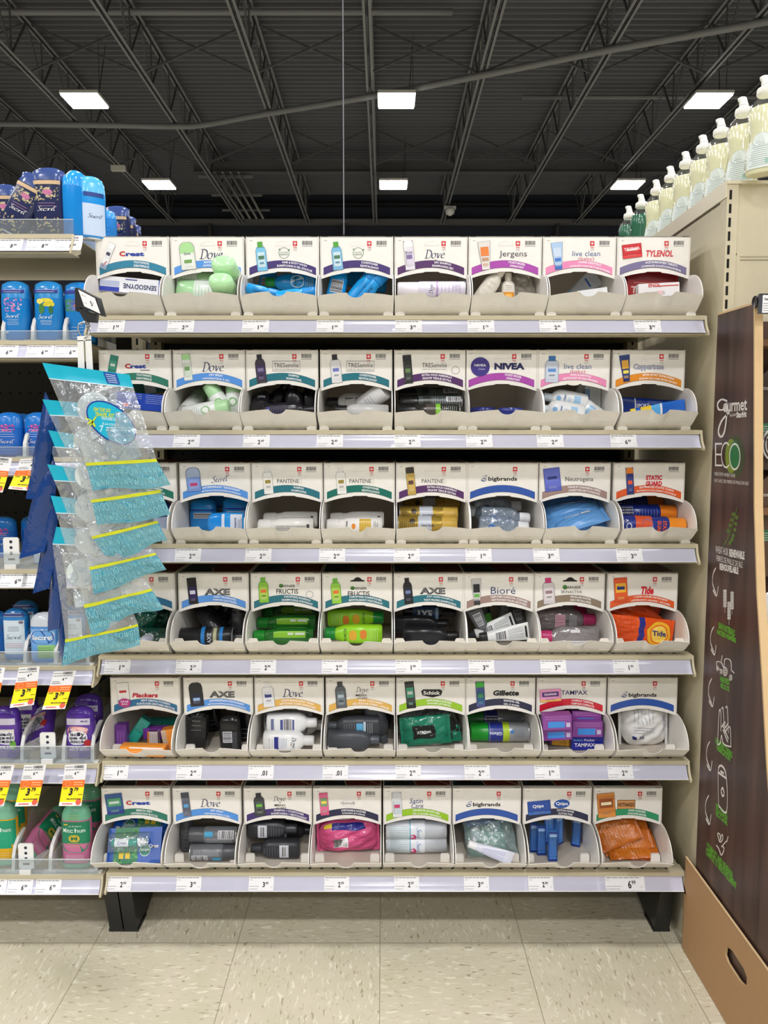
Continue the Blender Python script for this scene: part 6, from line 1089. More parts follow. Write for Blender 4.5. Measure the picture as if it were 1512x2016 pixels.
NVY = (38, 48, 92)
def sec_print(t_=0, flower=(226, 180, 60), oval=None): return None
TPL.update({
 'sec_navy': ('deodorant_stick', 'deodorant', lambda t: stick(t, 29, 15, 128, (40, 48, 88), (62, 82, 140), .80, 3, [('fl', 66, 90, 19, [(190, 176, 130), (206, 196, 160), (150, 136, 100)], 44, 1, 3), ('oval', 80, 2, 5, 5, (190, 110, 150)), ('fl', 70, 82, 4, [(170, 90, 140)], 6, 1, 2.4), ('nib', 'secret', 50, 0, 25, WHT, 0), ('m', 55, 60, (180, 130, 170), 2, 0, 16), ('fl', 8, 34, 18, [(190, 176, 130), (170, 150, 100)], 40, 1, 2.6), ('b', 94, 101, 100, (206, 176, 140))], top=1.25)),
 'sec_sky': ('deodorant_stick', 'deodorant', lambda t: stick(t, 27, 17, 124, (22, 140, 226), (44, 160, 240), .74, 2.6, [('b', 2, 60, 60, (170, 200, 236), -60)], top=.8)),
 'sec_light': ('deodorant_stick', 'deodorant', lambda t: stick(t, 26, 14, 124, (30, 150, 232), (90, 190, 244), .72, 2.8, [('b', 6, 68, 100, (196, 214, 240)), ('nib', 'secret', 44, 2, 22, (50, 50, 110), 0), ('b', 82, 90, 80, (30, 60, 140))])),
 'sec_clear': ('clear_gel_stick', 'deodorant', lambda t: stick(t, 25, 15, 110, (60, 150, 230), (90, 170, 240), .8, 2.6, [('m', 20, 70, (220, 230, 246), 6, 0, 10)], rough=.08)),
 'sec_blue': ('deodorant_stick', 'deodorant', lambda t: stick(t, 28, 17, 122, (24, 128, 206), (36, 140, 214), .70, 2.7, [('fl', 60, 88, 15, [(170, 110, 190), (220, 130, 180), (120, 90, 180), (236, 200, 220)], 60, 1, 2.4), ('nib', 'secret', 51, -1, 22, WHT, 0), ('m', 34, 44, (190, 220, 240), 4, 0, 9), ('b', 17, 21, 14, (200, 220, 240), -110), ('b', 97, 103, 96, (50, 60, 150)), ('m', 98, 102, (210, 214, 240), 2, 0, 17)], top=1.15)),
 'sec_yellow': ('deodorant_stick', 'deodorant', lambda t: stick(t, 28, 17, 122, (26, 130, 206), (38, 142, 214), .70, 2.7, [('poly', 0), ('oval', 78, 0, 12, 8, (230, 214, 70)), ('oval', 74, 6, 9, 5, (214, 200, 50)), ('oval', 80, -9, 7, 5, (240, 226, 110)), ('oval', 65, -6, 5, 10, (70, 130, 60)), ('oval', 63, 7, 4, 8, (50, 110, 60)), ('nib', 'secret', 49, -1, 22, WHT, 0), ('m', 34, 42, (190, 220, 240), 4, 0, 9), ('b', 97, 103, 96, (50, 60, 150)), ('m', 98, 102, (210, 214, 240), 2, 0, 17)], top=1.15)),
 'sec_flower': ('deodorant_stick', 'deodorant', lambda t: stick(t, 28, 16, 122, (30, 130, 208), (32, 130, 206), .76, 3.2, [('b', 62, 86, 100, (70, 140, 110)), ('fl', 64, 84, 13, [(80, 90, 190), (110, 120, 210)], 20, 2, 5), ('oval', 73, 2, 4, 4, (214, 120, 90)), ('m', 10, 30, (190, 220, 240), 4, 0, 9), ('b', 97, 103, 96, (50, 60, 150))], top=1.2)),
 'sec_short': ('deodorant_stick', 'deodorant', lambda t: stick(t, 29, 17, 92, (22, 104, 200), (26, 120, 210), .64, 2.6, [('fl', 52, 66, 14, [(190, 70, 150), (150, 60, 160), (220, 110, 170)], 34, 1, 2.6), ('m', 42, 56, (210, 220, 240), 4, 0, 14), ('nib', 'secret', 32, 0, 24, WHT, 0), ('m', 16, 24, (120, 170, 230), 3, 0, 16)], dial=(30, 60, 200))),
 'sec_paper': ('deodorant_stick', 'deodorant', lambda t: stick(t, 26, 15, 112, (28, 122, 196), (30, 110, 180), .86, 3.2, [('b', 16, 88, 96, (206, 222, 234)), ('nib', 'secret', 52, 0, 24, (50, 54, 80), 0), ('m', 30, 38, (226, 130, 130), 3, 0, 15), ('m', 66, 74, (80, 90, 110), 3, 0, 8), ('oval', 84, 12, 6, 3, (120, 110, 130)), ('b', 96, 104, 90, (28, 50, 120)), ('m', 97, 103, (220, 226, 240), 2, 0, 18)])),
 'sec_oval': ('deodorant_stick', 'deodorant', lambda t: stick(t, 29, 17, 106, (74, 140, 214), (206, 214, 224), .74, 3, [('b', 10, 74, 110, (110, 170, 232)), ('oval', 58, 0, 25, 16, (236, 240, 246)), ('oval', 56, 0, 23, 14, (24, 74, 160)), ('t', 'Secret', 56, 0, 36, WHT, 0, .03), ('b', 12, 40, 60, (150, 206, 130), -70), ('m', 14, 34, (40, 60, 60), 5, 0, 12, 5)])),
 'lady': ('deodorant_stick', 'deodorant', lambda t: stick(t, 30, 15, 112, (92, 54, 160), (78, 44, 150), .72, 3.4, [('oval', 62, -4, 18, 11, (226, 150, 150)), ('oval', 66, 2, 14, 5, (240, 200, 196)), ('b', 76, 90, 86, (206, 200, 220)), ('t', '48 HR', 84, 8, 14, (70, 50, 120), 0), ('oval', 48, -2, 15, 15, (232, 232, 236)), ('t', 'lady', 55, -2, 17, (30, 30, 60), 0, .02), ('t', 'speed', 47.5, -2, 23, (30, 30, 60), 0, .02), ('t', 'stick', 40.5, -2, 18, (30, 30, 60), 0, .02), ('oval', 36, 14, 9, 9, (176, 40, 50)), ('t', 'FRESH', 28, 0, 20, (230, 226, 240), 0), ('t', 'INFUSIONS', 23, 2, 30, (220, 210, 236), 0)], dial=(226, 224, 232))),
 'lady_green': ('deodorant_stick', 'deodorant', lambda t: stick(t, 30, 15, 112, (92, 54, 160), (78, 44, 150), .72, 3.4, [('b', 52, 66, 70, (226, 222, 214)), ('b', 76, 90, 86, (206, 200, 220)), ('oval', 48, 4, 15, 15, (232, 232, 236)), ('t', 'lady', 55, 4, 17, (30, 30, 60), 0, .02), ('t', 'speed', 47.5, 4, 23, (30, 30, 60), 0, .02), ('t', 'stick', 40.5, 4, 18, (30, 30, 60), 0, .02), ('oval', 32, 14, 8, 10, (110, 170, 60)), ('t', 'FRESH', 27, 4, 20, (230, 226, 240), 0)], dial=(226, 224, 232))),
 'mitchum': ('deodorant_stick', 'deodorant', lambda t: stick(t, 31, 17, 140, (206, 116, 158), (110, 180, 146), .78, 2.8, [('b', 58, 107, 150, (20, 130, 92)), ('oval', 60, 0, 31, 22, (20, 130, 92)), ('t', 'Mitchum', 88, 0, 44, (224, 240, 232), 0, .01), ('oval', 70, 0, 8, 8, (196, 176, 60)), ('t', 'M', 70, 0, 7, (40, 110, 60), 0, .05), ('m', 54, 60, (196, 190, 90), 2, 0, 14), ('b', 100, 102.5, 18, (226, 200, 60), -115), ('m', 22, 32, (240, 220, 232), 4, 0, 20), ('b', 3, 14, 360, (110, 176, 142)), ('t', 'ULTIMATE', 98, 3, 18, (190, 226, 208), 0), ('m', 112, 122, (190, 200, 110), 3, 0, 8)], rough=.25)),
 'mitchum_gold': ('deodorant_stick', 'deodorant', lambda t: stick(t, 31, 17, 140, (238, 184, 30), (130, 196, 166), .76, 2.8, [('b', 50, 104, 150, (20, 160, 120)), ('b', 42, 52, 80, (20, 160, 120)), ('t', 'Mitchum', 84, 0, 44, (224, 240, 232), 0, .01), ('b', 3, 16, 360, (120, 190, 160)), ('m', 22, 32, (240, 220, 160), 3, 0, 20)], rough=.25)),
})
TPL['sec_yellow'] = (TPL['sec_yellow'][0], TPL['sec_yellow'][1], lambda t: stick(t, 28, 17, 122, (26, 130, 206), (38, 142, 214), .70, 2.7, [('oval', 78, 0, 12, 8, (230, 214, 70)), ('oval', 74, 6, 9, 5, (214, 200, 50)), ('oval', 80, -9, 7, 5, (240, 226, 110)), ('oval', 65, -6, 5, 10, (70, 130, 60)), ('oval', 63, 7, 4, 8, (50, 110, 60)), ('nib', 'secret', 49, -1, 22, WHT, 0), ('m', 34, 42, (190, 220, 240), 4, 0, 9), ('b', 97, 103, 96, (50, 60, 150)), ('m', 98, 102, (210, 214, 240), 2, 0, 17)], top=1.15))
def stand(kind, px, Y, shelf_i, label, group=None, **kw):    # upright on a left shelf
    zs = LZ[shelf_i]; d = ray(px, 700); z = zs
    # depth along the camera axis at this height fixes x
    zc = Y*math.cos(TH)-(zs+.05-H)*math.sin(TH); x = (px-756)/F*zc
    sc = kw.get('scale', 1); h = TPLH(kind)
    return place(kind, Vector((x, Y, zs+.0005+h*sc/2)), kw.pop('ang', 90), label, group=group, **kw)
def TPLH(kind):
    if kind not in _made:
        nm, cat, fnb = TPL[kind]; t = empty(nm, 'x', cat); h = fnb(t); _made[kind] = (t, h/1000); _hid.append(kind)
    return _made[kind][1]
_hid = []
_place0 = place
def place(kind, P, ang, label, **kw):     # use the measured template itself the first time
    if kind in _hid:
        _hid.remove(kind); t, h = _made[kind]; c = _place0(kind, P, ang, label, **kw)
        for k in ('label', 'category'): t[k] = c[k]
        if 'group' in c: t['group'] = c['group']
        t.matrix_world = c.matrix_world.copy(); t.name = TPL[kind][0]
        for ch in list(c.children_recursive): bpy.data.objects.remove(ch)
        bpy.data.objects.remove(c); return t
    return _place0(kind, P, ang, label, **kw)
SB_ = ' on the top deodorant shelf'
stand('sec_navy', 12, 1.66, 0, 'navy deodorant stick at the left photo edge'+SB_); stand('sec_navy', 66, 1.74, 0, 'navy deodorant stick behind the leaning one'+SB_)
place('sec_navy', at(48, 404, 1.585), 62, 'navy deodorant stick leaning diagonally to the right'+SB_)
stand('sec_navy', 99, 1.585, 0, 'tall navy deodorant stick with gold band standing in front'+SB_, scale=1.06); stand('sec_navy', 118, 1.68, 0, 'navy deodorant stick half hidden between the tall navy and bright blue ones')
stand('sec_sky', 152, 1.59, 0, 'bright sky blue deodorant stick turned sideways'+SB_, roll=62, scale=1.06)
stand('sec_light', 182, 1.60, 0, 'light blue deodorant stick with pale label beside the bright blue one', roll=35); 
stand('sec_light', 176, 1.72, 0, 'light blue deodorant stick behind the pale labelled one')
stand('sec_clear', 210, 1.74, 0, 'clear blue gel stick behind the pale labelled one'+SB_, scale=.9)
stand('sec_navy', 232, 1.80, 0, 'navy deodorant stick, frontmost of the receding row behind the boxes', scale=.98)
stand('sec_navy', 246, 1.86, 0, 'navy deodorant stick, second of the receding row behind the boxes', scale=.95)
stand('sec_navy', 257, 1.92, 0, 'navy deodorant stick, third of the receding row behind the boxes', scale=.93)
stand('sec_navy', 272, 1.98, 0, 'navy deodorant stick, farthest right of the receding row behind the boxes', scale=.8)
for nm, k, px in (('left', 'sec_blue', 33), ('left', 'sec_blue', 33),): pass
stand('sec_blue', 33, 1.59, 1, 'blue deodorant stick with pink speckled print on the second shelf'); stand('sec_yellow', 98, 1.59, 1, 'blue deodorant stick with yellow flower print on the second shelf'); stand('sec_flower', 158, 1.60, 1, 'blue deodorant stick with blue flower print on the second shelf')
stand('sec_blue', -32, 1.60, 1, 'blue deodorant stick cut off by the left photo edge on the second shelf')
for px, wd in ((33, 'pink speckled'), (98, 'yellow flower'), (158, 'blue flower')): stand('sec_blue', px+6, 1.66, 1, 'blue deodorant stick right behind the %s one on the second shelf' % wd)
stand('sec_short', 20, 1.60, 2, 'short blue deodorant stick at left on the third shelf'); stand('sec_short', 78, 1.60, 2, 'short blue deodorant stick beside the blue bags on the third shelf')
stand('sec_short', 42, 1.68, 2, 'short blue deodorant stick seen between two others on the third shelf'); stand('sec_short', 92, 1.68, 2, 'short blue deodorant stick back against the bags on the third shelf')
stand('sec_short', 8, 1.72, 3, 'blue deodorant stick back in the shade on the fourth shelf'); stand('sec_short', 68, 1.74, 3, 'blue deodorant stick beside the white pusher plate on the fourth shelf'); stand('sec_light', 84, 1.62, 3, 'light blue deodorant stick low behind the bags on the fourth shelf', scale=.75)
stand('sec_paper', 34, 1.60, 4, 'blue deodorant stick with tall white label on the fifth shelf'); stand('sec_oval', 90, 1.585, 4, 'light blue deodorant stick with oval badge on the fifth shelf'); stand('sec_short', -8, 1.66, 4, 'dark blue deodorant stick at the photo edge on the fifth shelf'); stand('sec_paper', 146, 1.62, 4, 'blue deodorant stick behind the lowest travel kit on the fifth shelf')
stand('sec_paper', 52, 1.68, 4, 'blue deodorant stick behind the white labelled one on the fifth shelf')
stand('lady_green', 14, 1.59, 5, 'purple deodorant stick with green apple at the photo edge, sixth shelf'); stand('lady', 160, 1.59, 5, 'purple deodorant stick with red cherry print on the sixth shelf'); stand('lady', 176, 1.67, 5, 'purple deodorant stick behind the cherry one on the sixth shelf')
stand('lady_green', 48, 1.68, 5, 'purple deodorant stick with green fruit behind the first on the sixth shelf')
place('lady', at(82, 1424, 1.66), 118, 'purple deodorant stick fallen over with its dial forward on the sixth shelf', dy=1.6)
stand('mitchum_gold', 8, 1.60, 6, 'yellow and green deodorant stick at the photo edge on the bottom shelf'); stand('mitchum_gold', 26, 1.69, 6, 'yellow and green deodorant stick behind the first on the bottom shelf')
stand('mitchum', 153, 1.59, 6, 'pink and green deodorant stick standing in front on the bottom shelf', scale=1.0); stand('mitchum', 174, 1.68, 6, 'pink and green deodorant stick behind the front one on the bottom shelf', scale=1.02)
place('mitchum', at(92, 1640, 1.68), 50, 'pink and green deodorant stick fallen over, round end forward, bottom shelf', dy=1.9, roll=30); place('mitchum', at(112, 1645, 1.72), 45, 'green deodorant stick fallen over farther back on the bottom shelf', dy=2.2, roll=200)
# dividers, acrylic fronts, pusher plates
DIV = M((222, 222, 220), .35)
def divider(px, i, label, hgt=.055, ya=1.565):
    zs = LZ[i]; x = at(px, 700, ya).x if False else (px-756)/F*(ya*math.cos(TH)-(zs+.02-H)*math.sin(TH))
    t = empty('shelf_divider', label, 'divider', (x, ya, zs))
    mb = MB(); pr = [(0, 0), (.012, 0), (.012, hgt*.6), (.06, hgt*1.05), (.05, hgt*1.05), (.03, hgt*.96), (.014, hgt*.8), (.004, hgt*.5)]
    mb.prism(pr, lambda u, v, q: XYZ(q, u, v), -.0035, .0035, DIV); mb.box(-.014, .014, -.006, .006, 0, .003, DIV); mb.box(-.0008, .0008, .012, .30, 0, .03, DIV); mb.build('divider_post', t)
    mb = MB(); mb.prism([(.014, .002), (.30, .002), (.30, hgt*1.5), (.12, hgt*1.5), (.06, hgt)], lambda u, v, q: XYZ(q, u, v), -.0006, .0006, CLEAR); mb.build('clear_wall', t)
for px, i, lb in ((4, 1, 'at the photo edge on the second shelf'), (63, 1, 'left of the yellow flower stick on the second shelf'), (126, 1, 'left of the blue flower stick on the second shelf'), (47, 2, 'between the sticks on the third shelf'),
                 (48, 4, 'between white-labelled and oval-badged sticks on the fifth shelf'), (108, 4, 'right of the oval-badged stick on the fifth shelf'), (172, 4, 'under the lowest travel kit on the fifth shelf'), (42, 5, 'left of the pusher plate on the sixth shelf'), (124, 5, 'right of the pusher plate on the sixth shelf'), (181, 5, 'right of the cherry stick on the sixth shelf'),
                 (25, 6, 'left of the pusher plate on the bottom shelf'), (98, 6, 'between pusher plate and pink stick on the bottom shelf'), (188, 6, 'right of the pink stick on the bottom shelf')):
    divider(px, i, 'white plastic shelf divider '+lb, .058 if i < 5 else .066)
def pusher(px, i, where):
    zs = LZ[i]; ya = 1.562; x = (px-756)/F*(ya*math.cos(TH)-(zs+.04-H)*math.sin(TH)); t = empty('pusher_plate', 'white plastic pusher plate with three round holes '+where, 'pusher', (x, ya, zs))
    mb = MB(); g = lambda u, v, L: XYZ(u/1000, -.0003*L, v/1000)
    mb.loft([(0.0, 0, 0), (0.0, 0, 0)], DIV, 4) if False else None
    mb.prism([(-16, 10), (16, 10), (16, 62), (13, 65), (-13, 65), (-16, 62)], lambda u, v, q: XYZ(u/1000, q, v/1000), 0, .003, M((236, 236, 234), .35))
    for z in (56, 44, 32): mb.disc(g, 0, z, 3.2, 3.2, M((28, 32, 60), .4), 1)
    mb.rect(g, -7, 18, 7, 22, M((90, 84, 100), .5), 1); mb.build('plate', t)
    mb = MB(); mb.box(-.012, .012, -.008, .002, 0, .010, DIV); mb.box(-.012, .012, 0, .28, 0, .0025, DIV); mb.build('foot', t)
pusher(22, 3, 'on the fourth deodorant shelf'); pusher(94, 5, 'on the sixth shelf'); pusher(51, 6, 'on the bottom shelf')
for i, hh, wd in ((0, .030, 'top'), (1, .02, 'second'), (2, .022, 'third'), (3, .034, 'fourth'), (4, .030, 'fifth'), (5, .038, 'sixth'), (6, .034, 'bottom')):
    mb = MB(); zs = LZ[i]; mb.box(-1.3, LXR-.012, 1.556, 1.5572, zs+.001, zs+hh, CLEAR); mb.box(-1.3, LXR-.012, 1.5555, 1.5577, zs+hh-.001, zs+hh, M((210, 216, 220), .15)); mb.box(-1.3, LXR-.012, 1.556, 1.575, zs+.0006, zs+.0015, M((190, 192, 190), .3))
    tag(mb.build('clear_shelf_fence'), 'low clear acrylic fence along the front of the %s deodorant shelf' % wd, 'shelf fence', 'clear shelf fences')
# ---------------------------------------------------------------- strip of travel kits
TEAL = (22, 170, 196)
FILM = M((222, 230, 236), .2, 'f', a=.26, name='clear_film'); PRT = M((20, 158, 188), .2, 'f', a=.80); HDR = M((20, 172, 200), .3); LIMEY = M((206, 214, 30), .4); BLUEF = M((18, 58, 122), .2, 'k'); LINE = M((160, 228, 238), .4)
KIT = [  # header TL, TR, print-top L, R, bottom L, R
 ((85, 718), (256, 741), (168, 912), (308, 904), (183, 966), (336, 956)),
 ((85, 790), (200, 800), (179, 985), (316, 965), (192, 1036), (336, 1016)),
 ((97, 851), (200, 866), (180, 1057), (310, 1026), (208, 1101), (330, 1068)),
 ((95, 918), (200, 930), (176, 1117), (306, 1089), (184, 1170), (328, 1120)),
 ((101, 980), (200, 990), (165, 1191), (298, 1159), (180, 1245), (322, 1193)),
 ((99, 1040), (200, 1050), (129, 1259), (272, 1229), (122, 1309), (276, 1268))]
BACKS = [[(88, 770), (108, 820), (100, 900), (82, 985), (50, 982), (70, 880)], [(96, 880), (112, 930), (106, 1000), (88, 1086), (38, 1100), (60, 1000)], [(104, 960), (114, 1010), (108, 1090), (98, 1158), (66, 1168), (84, 1060)], [(106, 1050), (120, 1090), (122, 1180), (118, 1236), (95, 1243), (98, 1140)], [(112, 1100), (128, 1130), (130, 1240), (126, 1296), (118, 1290), (112, 1180)], [(106, 1060), (126, 1120), (134, 1230), (130, 1300), (122, 1309), (116, 1180)]]
KN = ['topmost', 'second from top', 'third from top', 'fourth from top', 'fifth from top', 'lowest']
for k, (tl, tr, pl, pr, bl, br) in enumerate(KIT):
    Y0 = 1.285+.022*k
    t = empty('travel_kit', 'clear teal-topped travel bottle kit bag with printed bottom, %s on the hanging strip' % KN[k], 'travel kit', at((tl[0]+tr[0])/2, tl[1]+10, Y0), 'travel kits on the hanging strip')
    A, Bq, C_, D_, E_, F_ = [at(x, y, Y0+dy) for (x, y), dy in ((tl, .01), (tr, -.01), (pl, .0), (pr, -.02), (bl, .004), (br, -.014))]
    def S_(u, v, sgn=1, A=A, Bq=Bq, C_=C_, D_=D_, E_=E_, F_=F_, k=k):      # v 0 top .. 1 zip line .. 1.3 bottom
        if v <= 1: p = (A*(1-u)+Bq*u)*(1-v)+(C_*(1-u)+D_*u)*v
        else:
            w_ = (v-1)/.3; p = (C_*(1-u)+D_*u)*(1-w_)+(E_*(1-u)+F_*u)*w_+Vector((0, 0, .006*math.sin(u*PI*2.2+k)*w_*(1 if k in (2, 4) else .4)))
        puff = max(0, math.sin(PI*min(1, max(0, (v-.12)/1.15))))**.7*max(0, math.sin(PI*u))**.5
        wr = .0022*math.sin(9*u+7*v+k*2)+.0013*math.sin(23*u-11*v+k)
        return p+Vector((0, sgn*(-.011*puff+wr*(.3+puff)), 0))
    mb = MB(); mb.grid(lambda a, b: S_(a, -.02+.16*b)+Vector((0, -.0006, 0)), 12, 4, HDR); mb.grid(lambda a, b: S_(a, .135+.01*b)+Vector((0, -.0009, 0)), 12, 2, M((200, 214, 220), .3))
    if k == 0: 
        mb.grid(lambda a, b: S_(.70+.15*a, -.01+.13*b)+Vector((0, -.0016, 0)), 4, 4, M((24, 70, 160), .3))
        for q in range(5): mb.grid(lambda a, b: S_(.72+.11*a, .01+.022*q+.008*b)+Vector((0, -.0022, 0)), 3, 1, M((190, 210, 236), .4))
    par(mb.build('header_strip'), t)
    mb = MB(); mb.grid(lambda a, b: S_(a, .13+.87*b), 22, 26, FILM); par(mb.build('clear_front'), t)
    mb = MB(); mb.grid(lambda a, b: S_(a, .995+.035*b)+Vector((0, -.0008, 0)), 16, 1, LIMEY); par(mb.build('lime_stripe'), t)
    mb = MB(); mb.grid(lambda a, b: S_(a, 1.02+.28*b), 20, 8, PRT)
    rnd = random.Random(k)
    fn = lambda u, v, L: S_(min(1, max(0, u)), v)+Vector((0, -.0006-.0001*L, 0))
    for i in range(16):
        for j in range(2):
            cu = (i+.5)/16; cv = 1.10+.115*j+rnd.uniform(-.01, .01); kk = rnd.randrange(4)
            if kk == 0: mb.ring(fn, cu, cv, .026, .044, .005, LINE, n=12)
            elif kk == 1: mb.ring(fn, cu, cv, .014, .042, .0035, LINE, n=10); mb.ring(fn, cu, cv-.044, .008, .012, .003, LINE, n=6)
            elif kk == 2: mb.nib(fn, [[(-.5, -.5), (-.3, 1.2), (.2, -.2), (.3, 1.3), (.7, .2)]], cu, cv-.01, .04, LINE, 1, w=.14, ang=.4, thin=.8)
            else: mb.ring(fn, cu, cv, .026, .02, .0035, LINE, n=9); mb.ring(fn, cu+.008, cv+.01, .010, .04, .003, LINE, n=8)
    par(mb.build('printed_bottom'), t)
    # contents: jar and bottles
    def put(u, v, fnb, nm):
        p = S_(u, v)+Vector((0, .021, 0)); mb = MB(); fnb(mb, p); par(mb.build(nm), t)
    JW = M((214, 224, 224), .3); 
    dirv = (C_-A).normalized()
    def jar(mb, p, r=.026): mb.loft([(0, r*.96, r*.96), (.002, r, r), (.012, r, r), (.014, r*.9, r*.9)], JW, 28); n = len(mb.v); mb.v = [tuple(p+Vector((x[0], -x[2], x[1]))) for x in mb.v]
    put(.40, .42, jar, 'white_jar')
    def pump(mb, p): mb.tube([p-dirv*.014, p+dirv*.014], .0125, JW, 16)
    put(.30, .66, pump, 'bottle_cap')
    def bot(mb, p): mb.tube([p-dirv*.036, p-dirv*.030, p+dirv*.03, p+dirv*.036], [.010, .014, .014, .011], M((190, 220, 224), .15, 'c', a=.3), 18)
    put(.66, .76, bot, 'small_bottle'); put(.46, .84, bot, 'small_bottle')
    if k == 0:    # oval sticker
        mb = MB(); c_ = Vector((236, 831)); 
        def px2(u, v, L, Y0=Y0):
            a = .72; x = c_.x+u*math.cos(a)-v*math.sin(a)*-1 if False else None
            return None
        def st(u, v, L): q = at(219+u, 832-v, Y0-.018-.0003*L); return q
        rot = -.66
        mb.disc(st, 0, 0, 57, 33, M((22, 62, 150), .3), 0, rot=rot, n=40, c=(0, 0)); mb.disc(st, 0, 0, 54, 30, M((20, 172, 204), .3), 1, rot=rot, n=40, c=(0, 0))
        YG = M((196, 210, 40), .4); LT = M((190, 226, 236), .4)
        mb.text(st, 'ON THE GO', -18, 25, 34, YG, 2, ht=8, bold=.04, rot=-.1); mb.text(st, 'TRAVEL KIT', -13, 15, 38, YG, 2, ht=8, bold=.04, rot=-.1)
        mb.text(st, 'TROUSSE DE VOYAGE', 7, 6, 54, LT, 2, ht=6, bold=.03, rot=-.1); mb.text(st, 'À LA COURSE', -1, -3, 34, LT, 2, ht=6, bold=.03, rot=-.1)
        mb.text(st, '7', -19, -12, 8, LT, 2, ht=13, bold=.02); 
        for q in range(2): microline(mb, st, -10, -11-5*q, 44, 2.2, 2, LT, q)
        for q in range(3): microline(mb, st, -2+3*q, -22-3.4*q, 42, .8, 2, M((20, 80, 150), .4), q+4)
        mb.poly(st, [(-50, 10), (-36, 4), (-30, -8), (-34, -8), (-40, 0), (-46, -4), (-46, 0), (-42, 4), (-52, 8)], YG, 3); mb.poly(st, [(-44, -8), (-40, -6), (-28, 12), (-32, 12)], YG, 3)
        par(mb.build('oval_sticker'), t)
    # blue back film hanging open to the left
    pts = BACKS[k]; Yb = 1.40+.008*k; left = [at(*pts[i], Yb) for i in (0, 5, 4)]; left.insert(0, at(pts[0][0]-1, pts[0][1], Yb)); right = [at(*pts[i], Yb-.012) for i in (0, 1, 2, 3)]
    Lr = spline([tuple(p) for p in (left[1], left[2], left[3])], 8); Rr = spline([tuple(p) for p in right], 5)
    def pick_(R_, t_): i = t_*(len(R_)-1); a = int(min(i, len(R_)-2)); return R_[a].lerp(R_[a+1], i-a)
    mb = MB(); mb.grid(lambda a, b: pick_(Lr, b)*(1-a)+pick_(Rr, b)*a+Vector((0, -.014*math.sin(PI*a)*math.sin(PI*min(1, b*1.05))+.003*math.sin(9*b+k), 0)), 10, 20, BLUEF)
    mb.grid(lambda a, b: pick_(Lr, b)*(1-a)+pick_(Rr, b)*a+Vector((0, .006*math.sin(PI*a)*math.sin(PI*b)+.001, 0)), 6, 12, BLUEF)
    par(mb.build('blue_back'), t)
p = at(166, 640, 1.30); t = empty('hanging_strip', 'white plastic merchandising strip hanging from a ring beside the top boxes', 'clip strip', p)
mb = MB(); q = bil([(152, 662), (179, 660), (184, 745), (154, 745)], 1.30)
for u0, u1 in ((.0, .44), (.56, 1.0)): mb.grid(lambda a, b: q(u0+(u1-u0)*a, b*.9), 2, 6, M((232, 232, 230), .3)); mb.grid(lambda a, b: q(u0+(u1-u0)*a, b*.9)+Vector((0, .0012, 0)), 2, 6, M((232, 232, 230), .3))
mb.grid(lambda a, b: q(a, .88+.12*b), 4, 3, M((232, 232, 230), .3)); mb.grid(lambda a, b: q(a, .88+.12*b)+Vector((0, .0012, 0)), 4, 3, M((232, 232, 230), .3)); par(mb.build('strip'), t)
STL = M((190, 192, 196), .2, metal=1.0)
mb = MB(); cc = at(166, 650, 1.30); mb.tube([cc+Vector((.010*math.cos(a), .004*math.sin(2*a), .013*math.sin(a))) for a in [2*PI*i/20 for i in range(21)]], .0012, STL, 6)
mb.tube([at(172, 640, 1.30), at(170, 628, 1.34), at(176, 622, 1.45), at(182, 632, 1.60)], .0018, STL, 8); mb.tube([at(160, 640, 1.30), at(166, 632, 1.3), at(172, 645, 1.3)], .0016, STL, 6); par(mb.build('wire_hook'), t)
t = empty('price_sign', 'small black tilted price sign holder with white card beside the hanging strip', 'price sign', at(172, 600, 1.33))
mb = MB(); q = bil([(150, 566), (190, 586), (200, 622), (160, 606)], 1.33); kd = Vector((.004, .012, 0))
P4 = [q(0, 1), q(1, 1), q(1, 0), q(0, 0)]; mb.add(P4+[p_+kd for p_ in P4], [(0, 1, 2, 3), (7, 6, 5, 4), (0, 4, 5, 1), (1, 5, 6, 2), (2, 6, 7, 3), (3, 7, 4, 0)], M((20, 21, 24), .35))
q2 = bil([(147, 568), (153, 566), (161, 604), (148, 612)], 1.335); P4 = [q2(0, 1), q2(1, 1), q2(1, 0), q2(0, 0)]; mb.add(P4+[p_+Vector((.003, .03, 0)) for p_ in P4], [(0, 1, 2, 3), (7, 6, 5, 4), (0, 4, 5, 1), (1, 5, 6, 2), (2, 6, 7, 3), (3, 7, 4, 0)], M((26, 27, 30), .35))
par(mb.build('holder'), t)
mb = MB(); q = bil([(154, 570), (187, 587), (198, 618), (166, 603)], 1.33); fn = lambda u, v, L: q(u/50, v/30)+Vector((0, -.0005-.0003*L, 0)); mb.rect(fn, 0, 0, 50, 30, PAPER, 0); mb.text(fn, '5', 30, 13, 5, INK, 2, ht=10, bold=.03); mb.text(fn, '11', 36, 16, 4, INK, 2, ht=5); microline(mb, fn, 5, 22, 20, 1, 2, seed=2); microline(mb, fn, 5, 8, 14, 1, 2, seed=3)
par(mb.build('price_card'), t)
mb = MB(); q = bil([(152, 606), (190, 618), (188, 634), (166, 632)], 1.335); P4 = [q(0, 1), q(1, 1), q(1, 0), q(0, 0)]; mb.add(P4+[p_+Vector((0, .012, 0)) for p_ in P4], [(0, 1, 2, 3), (7, 6, 5, 4), (0, 4, 5, 1), (1, 5, 6, 2), (2, 6, 7, 3), (3, 7, 4, 0)], M((24, 25, 28), .4)); par(mb.build('clip'), t)

